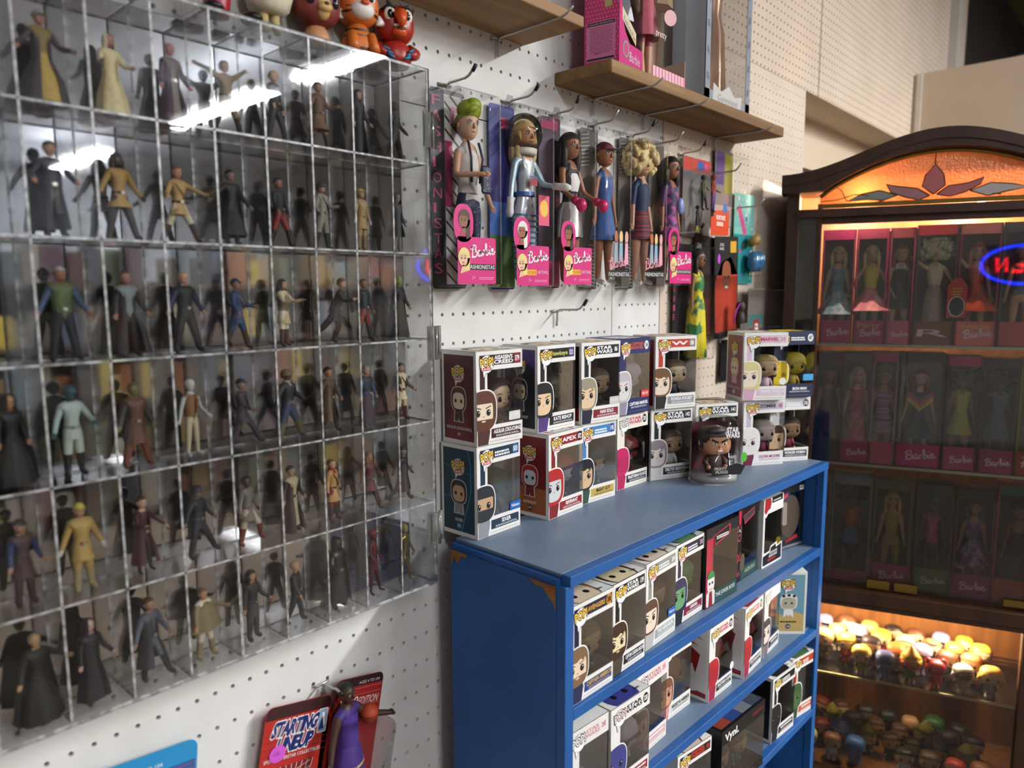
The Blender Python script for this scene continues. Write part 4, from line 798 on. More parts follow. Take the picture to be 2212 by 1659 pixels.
# ---------------------------------------------------------------- window boxes with big-headed figures
CARD = M('#edebe4', .5); CARDG = M('#cfccc4', .5); FILM = clear('#fdfdfd', .03, 1.4, .8, 0, 'window_film')
WHITE, BLACK = M('#f7f6f2', .45), M('#111111', .45)
def portrait(b, cx, cy, rx, ry, p, lay, x0=.03, y0=.06, half=True):
    """printed big-head portrait, cut at the box edge; p: skin, hair, body colours and a hair style"""
    sk, hr, bd, st = M(p[0], .45), M(p[1], .45), M(p[2], .45), p[3]
    C = lambda q: clip(q, x0, y0)
    hs = {'short': 1.1, 'quiff': 1.1, 'long': 1.14, 'hood': 1.2, 'helmet': 1.12, 'mask': 1.1, 'bald': 1.0, 'cyl': 1.05, 'bun': 1.12}.get(st, 1.1)
    hd = sup2(cx, cy, rx*hs, ry*hs, .72); bdp = [(cx-rx*.55, y0), (cx+rx*.42, y0), (cx+rx*.62, cy-ry*1.25), (cx+rx*.4, cy-ry*.8), (cx-rx*.55, cy-ry*.8)]
    g = lambda q, k, c: [(c[0]+(x-c[0])*k, c[1]+(y-c[1])*k) for x, y in q]
    b.poly(C(g(hd, 1.07, (cx, cy))), WHITE, lay); b.poly(C([(cx-rx*.6, y0), (cx+rx*.52, y0), (cx+rx*.74, cy-ry*1.3), (cx+rx*.5, cy-ry*.7), (cx-rx*.6, cy-ry*.7)]), WHITE, lay)
    b.poly(C(bdp), bd, lay+1)
    b.poly(C(hd), hr, lay+2)
    if st == 'long': b.poly(C([(cx+rx*.6, cy), (cx+rx*1.14, cy), (cx+rx*1.05, cy-ry*1.1), (cx+rx*.55, cy-ry*1.25)]), hr, lay+1)
    if st == 'cyl':
        for i in range(9): yy = cy-ry*.75+i*ry*.13; b.poly(C([(cx-rx, yy), (cx+rx*.97, yy), (cx+rx*.97, yy+ry*.03), (cx-rx, yy+ry*.03)]), M('#7a1024', .5), lay+3)
        return
    fc = sup2(cx-rx*.02, cy-ry*.1, rx*.9, ry*.86, .66)
    if st != 'mask':
        fc = [(x, min(y, cy+ry*(.42 if st != 'bald' else .9)-.12*(1 if i % 3 else 0)*ry*(st == 'short'))) for i, (x, y) in enumerate(fc)]
        b.poly(C(fc), sk, lay+3)
    else: b.poly(C(rr(cx-rx*.9, cy-ry*.35, cx+rx*.9, cy+ry*.35, .08)), sk, lay+3)
    ex = cx+rx*.45
    for e in (ex, cx-rx*.5):
        b.poly(C(ell2(e, cy-ry*.12, rx*.2, ry*.2, 18)), BLACK, lay+4); b.poly(C(ell2(e+rx*.07, cy-ry*.05, rx*.045, ry*.045, 8)), WHITE, lay+5)
        if st not in ('mask', 'bald'):
            sg = 1 if e > cx else -1; b.poly(C([(e-rx*.26*sg, cy+ry*.17), (e+rx*.24*sg, cy+ry*.3), (e+rx*.22*sg, cy+ry*.23), (e-rx*.26*sg, cy+ry*.1)]), M(p[4] if len(p) > 4 else '#2a1c14', .5), lay+4)
    if st != 'mask': b.poly(C(ell2(cx, cy-ry*.34, rx*.06, ry*.035, 10)), M('#8a5a45', .5), lay+4)
    if len(p) > 5 and p[5] == 'beard': b.poly(C(clip(sup2(cx-rx*.02, cy-ry*.1, rx*.9, ry*.86, .66), y1=cy-ry*.52)), hr, lay+4); b.poly(C(ell2(cx, cy-ry*.62, rx*.2, ry*.05, 12)), sk, lay+5)
def tinylines(b, x0, y0, x1, n, mat, lay=3, dy=.075, h=.03):
    r = random.Random(int(x1*100)+n)
    for i in range(n):
        x = x0+r.uniform(0, .1)
        while x < x1-.1:
            w = r.uniform(.08, .25); b.rect(x, y0-i*dy, min(x+w, x1), y0-i*dy+h, mat, lay); x += w+.045
def popbox(loc, ang, label, hd, title, num, name, por, numc='#ffffff', numbg=None, side=None, sub=None, W=4.35, D=3.4, H=6.3, band=None, tcol='#ffffff', namec='#ffffff', col=None, fig=None, sticker=None, shell=None, logo='#f3c74a', title2=None, group='boxed vinyl figures', inner='#4a463f', topface=None, lean=0, white='#fbfbf8', bub=True):
    """card box with a wrap-round window, header strip, die-cut portrait and name plate"""
    t = thing('figure_box', label, 'box', loc, RAD(ang), group)
    cm = M(shell, .5) if shell else CARD; k = .035; z0, z1, xl = 1.32, 5.02, 1.02
    b = MB(); b.box(0, 0, 0, k, D, H, cm); b.box(0, D-k, 0, W, D, H, cm); b.box(0, 0, 0, W, D, k, cm); b.box(0, 0, H-k, W, D, H, cm)
    b.box(W-k, D*.72, 0, W, D, H, cm); b.box(W-k, 0, 0, W, D, z0, cm); b.box(W-k, 0, z1, W, D, H, cm)
    b.box(0, 0, 0, W, k, z0, cm); b.box(0, 0, z1, W, k, H, cm); b.box(0, 0, z0, xl, k, z1, cm)
    b.face((0, 0, H), (1, 0, 0), (0, 1, 0)); b.at(None); obj('carton', b, t)
    b = MB(); b.box(k, D-.07, k, W-k, D-k, H-k, M(inner, .6)); b.box(k, .3, k, W-k, D-.07, .3, M('#8a867c', .5)); b.box(k+.001, .04, z0, k+.02, D-.07, z1, M(inner, .6)); obj('tray', b, t)
    b = MB(); b.box(xl, .008, z0, W-.004, .02, z1, FILM); b.box(W-.02, .008, z0, W-.004, D*.72, z1, FILM); obj('window', b, t)
    b = MB(); b.face((0, 0, 0), (1, 0, 0), (0, 0, 1)); h = M(hd, .45); bc = M(band or hd, .45)
    b.rect(.32, 5.32, W-.18, 6.02, h, 1)
    if bub: b.rect(.34, 3.25, .8, 5.25, h, 1)
    nx = W-.52
    if num:
        if numbg: b.poly(ell2(nx, 5.67, .3, .37, 20), M(numbg, .45), 2)
        b.text(num, nx, 5.5, .34, M(numc, .45), 3, .42 if len(num) > 2 else .34, 'c', .03)
    if title:
        tc = M(tcol, .45); x0, x1 = 1.6, nx-.38
        if title2: b.text(title, (x0+x1)/2, 5.7, .24, tc, 3, (x1-x0)*.92, 'c', .035); b.text(title2, (x0+x1)/2, 5.4, .24, tc, 3, (x1-x0)*.98, 'c', .035)
        else: b.text(title, (x0+x1)/2, 5.52, .3, tc, 3, (x1-x0)*.95, 'c', .03)
    if not title: tinylines(b, 1.75, 5.62, W-1.1, 2, M(tcol, .45), 3, .2, .13)
    if bub: poplogo(b, .98, 5.42, .58, sub, 4, logo, white=white)
    obj('header_print', b, t); b = MB(); b.face((0, 0, 0), (1, 0, 0), (0, 0, 1))
    b.rect(1.35, .42, W-.18, 1.06, bc, 1)
    if name: b.text(name, (1.5+W-.2)/2+.05, .72, .26, M(namec, .45), 3, min(W-1.75, .19*len(name)), 'c', .03)
    if not name: tinylines(b, 1.8, .78, W-.4, 1, M(namec, .45), 3, .1, .16)
    tinylines(b, 1.75, .58, W-.35, 2, M(namec, .45)); tinylines(b, .6, .2, W-.3, 1, M('#8d8a84', .5))
    obj('name_plate', b, t)
    if por: b = MB(); b.face((0, 0, 0), (1, 0, 0), (0, 0, 1)); portrait(b, .62, 2.35, .98, 1.12, por, 6); obj('portrait_print', b, t)
    if sticker:
        kd, sx, sy, c, tx = sticker; b = MB(); b.face((0, 0, 0), (1, 0, 0), (0, 0, 1))
        if kd == 'r': b.poly(rr(sx-.55, sy-.3, sx+.55, sy+.3, .08), M(c, .4), 6); b.text(tx, sx, sy-.08, .2, WHITE, 7, .85, 'c', .02)
        else: b.poly(ell2(sx, sy, .34, .34, 20), M(c, .4), 6); b.text(tx, sx, sy-.05, .12, BLACK, 7, .4, 'c')
        obj('sticker', b, t)
    if side is not None:
        b = MB(); b.face((0, D, 0), (0, -1, 0), (0, 0, 1)); b.rect(.22, .3, D-.22, H-.3, M(side[0], .45), 1); sc2 = M(side[1], .45)
        if len(side) > 2:
            for q in side[2]: b.poly(clip(q, .22, .3, D-.22, H-.3), sc2, 2)
        if bub and len(side) < 4: poplogo(b, D*.5, H-1.55, .58, sub, 4, logo, white='#d9d6cf')
        if por and len(side) < 4:
            cx, cy = D*.5, 3.05; b.poly(sup2(cx, cy, .78, .86, .7), M('#cfccc4', .5), 4); b.poly([(cx-.5, 1.5), (cx+.5, 1.5), (cx+.42, 2.5), (cx-.42, 2.5)], M('#cfccc4', .5), 4)
            b.poly([(cx-.42, 1.56), (cx-.06, 1.56), (cx, 1.8), (cx+.06, 1.56), (cx+.42, 1.56), (cx+.34, 2.5), (cx-.34, 2.5)], M(por[2], .5), 5)
            b.poly(sup2(cx, cy, .72, .8, .7), M(por[1], .5), 5); b.poly(sup2(cx, cy-.12, .56, .56, .66), M(por[0], .5), 6)
            for e in (-.28, .28): b.poly(ell2(cx+e, cy-.12, .11, .13, 14), BLACK, 7)
        if name and len(side) < 4: b.text(name, D*.5, 1.0, .2, M('#d9d6cf', .5), 4, min(D-.9, .15*len(name)), 'c', .02)
        if num and len(side) < 4: b.poly(ell2(D*.5, .68, .22, .22, 16), M(numbg or hd, .5), 3); b.text(num, D*.5, .6, .17, M('#d9d6cf', .5), 4, .3, 'c', .02)
        obj('side_print', b, t)
    if por:
        b = MB(); b.face((0, 0, H), (1, 0, 0), (0, 1, 0)); p = por
        b.poly(clip(sup2(W*.45, 1.2, 1.5, 1.5, .7), .1, .05, W-.1, D-.2), M(p[1], .5), 1); b.poly(clip(sup2(W*.45, .9, 1.25, 1.15, .66), .1, .05, W-.1, D-.3), M(p[0], .5), 2)
        for e in (-.6, .6): b.poly(ell2(W*.45+e, .85, .22, .24, 14), BLACK, 3)
        if topface: b.poly(ell2(W*.72, 2.2, .45, .3, 18), M(topface, .5), 3)
        b.text('Funko', W-.9, .45, .2, BLACK, 3, .6, 'c', .02, .2); obj('top_print', b, t)
    if fig is not None:
        c, s = cos(RAD(ang)), sin(RAD(ang)); ox, oy = W*.64, D*.37
        pop((loc[0]+ox*c-oy*s, loc[1]+ox*s+oy*c, loc[2]+.305), RAD(ang)+fig.pop('rz', 0), fig.pop('label'), k=fig.pop('k', 1.06), group='vinyl figures seen through box windows', **fig)
    return t
Z1, Z2 = SH[0]+.002, SH[0]+6.305
SKN = '#e3c7a4'
TRI = [(.22, .3), (1.7, 4.2), (3.2, .3)]
# lower layer on the blue unit
popbox((13.49, -3.66, Z1), .7, 'figure box with teal circuit side panel and number 503 at the near end', '#0f2e3f', '', '503', 'SIXER', ('#caa27c', '#23262a', '#8d9195', 'mask'), '#ffffff', '#2f6aa5', ('#0d3547', '#2b7a93', [[(1.9, .3), (2.0, .3), (2.9, 3.2), (2.9, 5), (2.6, 6), (2.5, 6), (2.8, 5), (2.8, 3.2)], [(.3, 2.6), (1.1, 2.62), (1.1, 2.68), (.3, 2.66)], [(1.1, 3.6), (1.16, 3.6), (1.16, 5.2), (1.1, 5.2)], [(.3, 4.8), (3, 4.3), (3, 4.36), (.3, 4.86)]]), 'MOVIES', sticker=('r', 3.8, 1.62, '#1d5fae', 'Walmart'), inner='#8d8d86', fig=dict(label='dark green big headed vinyl figure inside the teal box 503', skin='#33502d', hairc='#2c4627', body_='#3a3a36', style='helmet'))
popbox((19.9, -4.49, Z1), 2, 'figure box with red side panel and number 872 over its name plate', '#8d1d20', 'APEX', '872', 'REVENANT', ('#d2d4d2', '#b32626', '#7c1c1f', 'hood', '#55585a'), '#ffffff', '#151515', ('#7a1a1c', '#a0541f', [[(.22, 2.2), (3.18, 2.2), (3.18, .3), (.22, .3)]]), 'GAMES', fig=dict(label='white faced vinyl figure with red beret inside box 872', skin='#c9c9c4', hairc='#8f1f22', body_='#8a2022', style='helmet'))
popbox((24.25, -3.95, Z1), -5, 'figure box with orange and blue header and gold name plate, number 1195', '#3f83bd', '', '1195', 'MIGHT GUY', ('#d9b88c', '#131416', '#2c4a33', 'short'), '#ffffff', '#2a4d8d', None, 'ANIMATION', band='#c9a955', namec='#14202a', fig=dict(label='silver capped vinyl figure inside box 1195', skin='#caa079', hairc='#5f6468', body_='#4a2228', style='helmet'))
popbox((29.68, -3.72, Z1), -2.6, 'cream figure box with magenta ribbed helmet portrait and number 201', '#eee7d6', 'STAR', '201', 'PRAETORIAN GUARD', ('#c2245f', '#c2245f', '#b01f50', 'cyl'), '#ffffff', '#151515', None, None, tcol='#c5305a', title2='WARS', band='#141414', shell='#eee9da', logo='#f2efe6', inner='#574f49', fig=dict(label='red helmeted vinyl figure inside the cream box 201', skin='#8d2a26', hairc='#9a2b28', body_='#7d2422', style='mask'))
popbox((34.27, -4.1, Z1), -23.8, 'figure box with grey haired portrait in white tunic, number 142', '#0e1418', 'STAR', '142', 'DIRECTOR ORSON KRENNIC', ('#dccfc4', '#8d8388', '#dedcd6', 'short', '#5f5652'), '#ffffff', None, ('#101214', '#1a1f24', []), None, title2='WARS', band='#15181a', fig=dict(label='brown haired vinyl figure inside box 142', skin='#b08f6a', hairc='#55483a', body_='#c9c6bf'))
popbox((39.45, -5.55, Z1), -31.2, 'figure box half hidden behind the rounded blister pack, number 141', '#0e1418', 'STAR', '141', '', ('#dcc3a4', '#2d2019', '#5a5a58', 'short'), '#ffffff', None, None, None, title2='WARS', topface='#b9b432', fig=dict(label='vinyl figure in shadow inside box 141', skin='#b08f6a', hairc='#33271f', body_='#3a3a3a'))
popbox((44.51, -7.73, Z1), -34, 'white figure box with pale lilac header and red number 345', '#c3bccd', 'ZOMBIE', '345', 'OLIVIA MOORE', ('#e6e2dc', '#e8e5dd', '#6a1f3a', 'long', '#9a9488'), '#c03a4a', None, ('#c9a9b4', '#b4909f', []), 'TELEVISION', tcol='#2a2530', band='#efeef0', namec='#a3293f', fig=dict(label='pale haired vinyl figure inside box 345', skin='#c9b3a8', hairc='#b0a090', body_='#7a2b45', style='long'))
popbox((47.75, -8.9, Z1), -34, 'figure box with brown haired portrait beside a dark name plate, number 206', '#d7dbe2', '', '206', 'WONDER WOMAN', ('#e0bd93', '#3b1f16', '#8d1f22', 'long'), '#e8e8e4', '#3a3d3a', None, 'HEROES', band='#1b1c1e', fig=dict(label='dark haired vinyl figure inside box 206', skin='#b08a66', hairc='#2a1c16', body_='#7a2226', style='long'))
# upper layer
popbox((13.51, -3.66, Z2), -2.2, 'figure box with dark red side panel and number 379 on top of the teal box', '#3a0d0f', 'ASSASSIN\'S', '379', 'AGUILAR (CROUCHING)', ('#e9d8bd', '#5a3321', '#4a2a20', 'hood', '#3a2018', 'beard'), '#ffffff', '#8d1d20', ('#4d1210', '#6d1713', [TRI]), 'MOVIES', title2='CREED', sticker=('r', 3.55, 1.75, '#d9dad6', 'LOOTCRATE'), topface='#c3c736', fig=dict(label='hooded bearded vinyl figure inside box 379', skin='#d8b795', hairc='#33241a', body_='#4a3428', style='hood', rz=.2))
popbox((19.69, -3.62, Z2), -.9, 'figure box with purple side panel and number 1212', '#111013', 'hawkeye', '1212', 'KATE BISHOP', ('#e4c9a0', '#17161a', '#4c3a76', 'long'), '#ffffff', '#4a3f86', ('#15131b', '#3f2b6a', [[(.22, 6), (3.18, 6), (3.18, 4.6), (2.5, 5.0), (2.0, 4.2), (1.3, 4.6), (.22, 3.9)]]), None, tcol='#c9c76a', fig=dict(label='dim vinyl figure behind the window of box 1212', skin='#6d6250', hairc='#3a3428', body_='#2a2622'))
popbox((24.28, -4.06, Z2), -7.7, 'figure box with ash blond portrait in navy shirt, number 86', '#101012', 'STAR', '86', 'HAN SOLO', ('#e6c7a2', '#9a917a', '#1a2236', 'crew' if 0 else 'short'), '#ffffff', None, ('#0e0e10', '#7a1518', [[(.22, .3), (3.18, .3), (3.18, 1.3), (.22, 1.3)]]), None, title2='WARS', band='#7d1d24', sticker=('r', 3.7, 1.62, '#c9cac2', 'LOOTCRATE'), inner='#2a2832', fig=dict(label='vinyl figure in navy shirt inside box 86', skin='#c9a982', hairc='#6f6553', body_='#20263a'))
popbox((29.3, -4.0, Z2), -3, 'navy figure box with red and white patterned portrait, number 34', '#1b2555', 'CAPTAIN', '34', 'CAPTAIN MARVEL', ('#d9d3cf', '#b8b4ba', '#8d8a9a', 'helmet', '#b03a35'), '#14183a', '#f2f1ec', None, 'ART SERIES', title2='MARVEL', tcol='#c9583a', shell='#1f2a5c', sticker=('r', 3.7, 1.6, '#d8433e', 'ONLY AT'), fig=dict(label='silver vinyl figure inside the navy box 34', skin='#b9bcc0', hairc='#a9adb3', body_='#8d9097', style='helmet'))
popbox((34.24, -4.4, Z2), -22.9, 'figure box with red header and brown haired portrait, number 58', '#b9321c', 'W', '58', 'RONDA ROUSEY', ('#ecd6bd', '#6d4a24', '#1d1b1c', 'short'), '#ffffff', '#8d8d8a', ('#8d1d16', '#c04a28', [[(1.2, .3), (1.6, .3), (2.9, 6), (2.6, 6)]]), 'WWE', band='#8f9296', fig=dict(label='tan haired vinyl figure inside the red headed window box', skin='#cbb592', hairc='#5a4a36', body_='#2a2624'))
popbox((43.97, -7.79, Z2), -38.4, 'figure box with pink side panel and blond portrait, number 213', '#d8bfd3', 'MARVEL', '213', 'UNMASKED GWENPOOL', ('#efe0cb', '#d9cf92', '#d3a9bf', 'long', '#a08a4a'), '#b0516f', '#e6d3df', ('#93596a', '#80485a', []), None, tcol='#c93a4e', band='#dcc3d3', sticker=('c', 3.95, 1.75, '#f2efe9', ''), fig=dict(label='blond vinyl figure inside the pink box 213', skin='#d8b78f', hairc='#b9a45f', body_='#d8b9c6', style='short'))
popbox((47.4, -9.2, Z2), -34, 'navy figure box with yellow portrait and number 47', '#161d3d', '', '47', 'IRON MAN', ('#f0d21f', '#e6c91a', '#e6c91a', 'bald'), '#14183a', '#f2f1ec', None, 'ART SERIES', shell='#1b2346', sticker=('r', 3.75, 1.9, '#4aa8dc', ''), fig=dict(label='yellow vinyl figure inside the navy box 47', skin='#a99a28', hairc='#a99a28', body_='#a99a28', style='helmet'))
# second board of the unit
Z3 = SH[1]+.002
popbox((13.05, -11.85, Z3), -1, 'figure box with navy header and bearded portrait, number 288', '#17163a', 'AVENGERS', '288', 'CAPTAIN AMERICA', ('#ecd3b4', '#7d6145', '#232a4a', 'short', '#5a4330', 'beard'), '#2a1c10', '#c98f2c', None, None, tcol='#d9a63a', band='#1f3f86', namec='#d9b23f', fig=dict(label='bearded vinyl figure inside box 288', skin='#b39a6c', hairc='#6d5a3a', body_='#2a3048'))
popbox((17.45, -11.8, Z3), 0, 'figure box with dark brown haired portrait, number 139', '#0e1418', 'STAR', '139', 'CAPTAIN CASSIAN ANDOR', ('#ecd9ab', '#3d2616', '#4a4232', 'short', '#2a1c12', 'beard'), '#ffffff', None, None, None, title2='WARS', band='#10161a', topface='#d8459a', W=3.95)
popbox((21.9, -11.5, Z3), 2, 'figure box with moustached portrait and blue shop sticker, number 264', '#8f948d', '', '264', 'THE NEIGHBOR', ('#efd9c2', '#5a3a26', '#b9b9b2', 'quiff', '#3a2418'), '#ffffff', None, None, 'TELEVISION', band='#a3a8a2', sticker=('r', 3.75, 1.7, '#1d62b2', 'Walmart'), fig=dict(label='moustached vinyl figure inside box 264', skin='#a98a66', hairc='#4a3220', body_='#8f8a80'))
popbox((26.5, -11.15, Z3), 0, 'figure box with green faced portrait and wine coloured name plate', '#221a3a', '', '310', 'GAMORA', ('#6aa06f', '#2a1f4f', '#1d1c24', 'long', '#22402a'), '#e8c9c9', None, None, 'GAMES', band='#7a2030', inner='#5a2a2c', fig=dict(label='green vinyl figure inside the wine box', skin='#4f8f3f', hairc='#3f7a35', body_='#3a2a2c', style='long'))
def darkbox(loc, ang, label, W, D, H, shell, draws, film=(.3, 1.1, None, None), group='boxed vinyl figures', side=None):
    """window box printed on dark card; draws(b) prints the front"""
    t = thing('figure_box', label, 'box', loc, RAD(ang), group); m = M(shell, .4); k = .035; film = (tuple(film)+(None, None))[:4]
    x0, z0, x1, z1 = film[0], film[1], film[2] or W-.02, film[3] or H-.9
    b = MB(); b.box(0, 0, 0, k, D, H, m); b.box(0, D-k, 0, W, D, H, m); b.box(0, 0, 0, W, D, k, m); b.box(0, 0, H-k, W, D, H, m); b.box(W-k, 0, 0, W, D, z0, m); b.box(W-k, D*.7, 0, W, D, H, m); b.box(W-k, 0, z1, W, D, H, m)
    b.box(0, 0, 0, W, k, z0, m); b.box(0, 0, z1, W, k, H, m); b.box(0, 0, z0, x0, k, z1, m)
    if x1 < W-.05: b.box(x1, 0, z0, W, k, z1, m); b.box(W-k, 0, z0, W, D, z1, m)
    obj('carton', b, t)
    b = MB(); b.box(x0, .008, z0, x1, .02, z1, FILM)
    if x1 >= W-.05: b.box(W-.02, .008, z0, W-.004, D*.7, z1, FILM)
    obj('window', b, t)
    b = MB(); b.face((0, 0, 0), (1, 0, 0), (0, 0, 1)); draws(b); obj('front_print', b, t)
    if side: b = MB(); b.face((0, D, 0), (0, -1, 0), (0, 0, 1)); side(b); obj('side_print', b, t)
    return t
RD, GN = M('#c9304a', .4), M('#2a4a45', .45)
def d_joker(b):
    b.rect(.05, .05, 1.05, 5.6, M('#b3243c', .4), 1)
    for i in range(7): b.poly(ell2(.85, 1.6+i*.55, .05, .07, 8), BLACK, 2)
    b.poly([(1.0, 5.7), (3.7, 6.2), (3.7, 5.4), (1.4, 4.9)], RD, 1); b.poly([(1.1, 5.65), (3.55, 6.1), (3.55, 5.5), (1.45, 5.0)], BLACK, 2); tinylines(b, 1.5, 5.5, 3.4, 2, WHITE, 3, .16, .1)
    b.rect(1.05, .05, 5.0, 1.15, GN, 1); b.text('THE JOKER BOSS', 1.6, .55, .32, WHITE, 2, 3.1)
    b.poly(rr(.15, .08, 1.45, 1.3, .2), M('#ddd9d4'), 3); b.poly([(.5, .08), (1.1, .08), (1.0, 1.3), (.6, 1.3)], M('#8d1f2a'), 4)
    b.poly(sup2(.8, 2.0, .55, .85, .8), M('#e8e2dc'), 4); b.poly(clip(sup2(.8, 2.05, .58, .9, .8), y0=2.35), M('#2f8a4a'), 5)
    for e in (-.22, .22): b.poly(ell2(.8+e, 1.95, .13, .1, 12), BLACK, 5)
    b.line([(.55, 1.5), (.8, 1.42), (1.05, 1.52)], .05, M('#a02030'), 5)
darkbox((30.85, -11.35, Z3), -2.5, 'dark collector box with red strap print and green haired portrait', 5.1, 3.6, 6.5, '#1b1d22', d_joker, (1.05, 1.15))
def d_croc(b):
    b.rect(.05, .05, .5, 5.9, BLACK, 1); b.poly([(.2, 6.3), (.75, 6.3), (.6, 4.9), (.35, 4.9)], RD, 2); b.poly(ell2(.42, 4.35, .4, .75, 18), M('#e06a7a'), 2); b.poly(ell2(.42, 4.35, .34, .68, 18), BLACK, 3)
    b.line([(.25, 4.5), (.42, 4.7), (.6, 4.4)], .08, WHITE, 4); b.line([(.25, 4.1), (.55, 4.25)], .1, M('#e06a7a'), 4)
    for p in ([(.1, 2.6), (.75, 1.7)], [(.1, 1.7), (.75, 2.6)], [(.2, .9), (.35, .5)], [(.5, 1.0), (.6, .55)]): b.line(p, .13, RD, 3)
    b.poly([(1.1, 5.7), (3.3, 6.1), (3.3, 5.4), (1.4, 4.9)], RD, 1); b.poly([(1.2, 5.65), (3.2, 6.0), (3.2, 5.5), (1.45, 5.05)], M('#3a3d40'), 2)
    b.rect(.9, .05, 4.2, 1.1, GN, 1); b.text('KILLER CROC', 1.75, .5, .32, M('#d9d6c0'), 2, 2.0)
    b.poly(sup2(1.1, 1.6, .45, .75, .7), M('#5a5238'), 3)
darkbox((37.3, -10.85, Z3), 0, 'dark collector box with crossed red strokes down its side strip', 4.3, 3.4, 6.4, '#15161a', d_croc, (.9, 1.1))
def d_red(b):
    b.poly([(.05, 6.3), (.05, 4.85), (.5, 4.6), (1.0, 5.0), (1.6, 5.2), (3.85, 5.6), (3.85, 6.3)], WHITE, 1)
    b.poly([(.25, 6.3), (.15, 5.2), (.5, 4.9), (.9, 5.25), (1.3, 5.3), (1.5, 5.9), (1.3, 6.3)], M('#a92227'), 2); b.rect(1.6, 5.75, 3.7, 6.3, BLACK, 2); tinylines(b, 1.75, 5.9, 3.3, 1, WHITE, 3, .1, .1)
    b.poly([(0, 0), (3.9, 0), (3.9, 1.7), (2.9, 1.55), (2.8, 1.9), (1.6, 1.75), (1.4, 1.35), (0, 1.2)], WHITE, 1); b.poly([(.15, .15), (3.75, .15), (3.75, 1.55), (2.7, 1.4), (2.6, 1.75), (1.7, 1.6), (1.5, 1.2), (.15, 1.05)], BLACK, 2)
    tinylines(b, 1.3, 1.0, 3.0, 2, M('#b8b5ae'), 3, .3, .24); tinylines(b, 1.1, .4, 2.6, 1, M('#c9202a'), 3, .1, .18)
darkbox((41.95, -11.1, Z3), -3, 'figure box with torn white edges, red splash and black panels', 3.9, 3.4, 6.3, '#e9e7e0', d_red, (.35, 1.3, None, 4.9))
def d_oval(b):
    b.poly(ell2(2.05, 3.2, 1.5, 2.1, 30), M('#4d4238', .35), 2); b.poly([(.75, 2.6), (1.2, 2.4), (1.6, 2.5), (1.55, 4.6), (1.1, 4.8), (.75, 4.2)], M('#8f867f', .3), 3)
    b.poly([(.1, 4.6), (1.8, 5.1), (1.75, 5.8), (.1, 5.3)], M('#2b2a6a'), 3); b.poly([(.25, 4.8), (1.6, 5.2), (1.55, 5.6), (.25, 5.2)], M('#c03a46'), 4)
    b.poly(ell2(.4, 1.1, .4, .42, 20), M('#d9bf2c'), 4); b.poly([(1.6, .9), (3.2, 1.3), (3.4, .9), (1.5, .6)], M('#8f1f22'), 3); b.rect(3.4, 5.6, 4.05, 6.05, M('#c9d4dc'), 3); tinylines(b, 3.48, 5.8, 3.95, 1, BLACK, 4, .1, .12)
    b.rect(.1, .1, 4.1, .35, M('#77757a'), 2)
ob = darkbox((46.85, -10.3, Z3), -14, 'black box with oval window and green price dot, last on the second board', 4.2, 3.6, 6.3, '#121214', d_oval, (.5, .9, 3.6, 5.5))
b = MB(); b.poly(ell2(0, 0, .55, .42, 22), M('#3f9a3a', .5), 1); obj('price_dot', b, ob, (2.6, 1.3, 6.302))
# third board
Z4 = SH[2]+.002
STAR = dict(title='STAR', title2='WARS')
popbox((13.2, -11.6, Z4), -4, 'pale figure box with pink lettered header at the near end of the third board', '#efe7e2', 'STAR', '245', '', None, '#c9838d', None, None, None, title2='WARS', tcol='#d79aa0', logo='#efebe4', inner='#57514a', W=3.9)
popbox((17.15, -12.0, Z4), -3, 'figure box with black lettered header and blue robot portrait, number 328', '#f1efe9', 'STAR', '328', '', ('#3a3f8a', '#3b3f7d', '#4a4f8f', 'mask'), '#f7f6f2', '#151515', None, None, title2='WARS', tcol='#141414', logo='#f2d9d2', band='#8f1f2a', fig=dict(label='pale lilac vinyl figure with helmet inside box 328', skin='#c9bfc6', hairc='#b9aeb8', body_='#b8b0b6', style='mask'))
popbox((21.6, -11.05, Z4), 1, 'open topped pale figure box with pink header behind box 328', '#efe4e0', 'STAR', '293', '', ('#e2a58d', '#6d4a33', '#d98f84', 'short'), '#d0707c', '#efd4d2', None, None, title2='WARS', tcol='#cf8a90', logo='#f2e4df', band='#d9a9a6')
popbox((26.6, -10.1, Z4), -2, 'figure box with tan snouted figure and small name plate, between pale and red guard boxes', '#e9e4da', '', '', 'WICKET W. WARRICK', ('#d59a77', '#7d5236', '#d9988c', 'short'), '#d0707c', None, None, None, band='#d8d4cc', namec='#1a1a1a', fig=dict(label='tan vinyl figure inside the small name plate box', skin='#a06c4a', hairc='#8f5f42', body_='#8d6a4a', style='short'))
SPL = [[(.3, 5.2), (1.4, 5.5), (2.9, 5.2), (1.6, 5.75)], [(.3, 4.6), (1.0, 4.8), (2.6, 4.6), (1.2, 5.0)], [(.9, 3.6), (1.7, 4.4), (2.6, 3.9), (2.5, 3.4), (2.2, 2.2), (1.9, 3.0), (1.5, 2.4), (1.4, 3.1), (.8, 2.9)], [(.22, .3), (3.18, .3), (3.18, .7), (2.4, .75), (1.9, .55), (.22, .6)]]
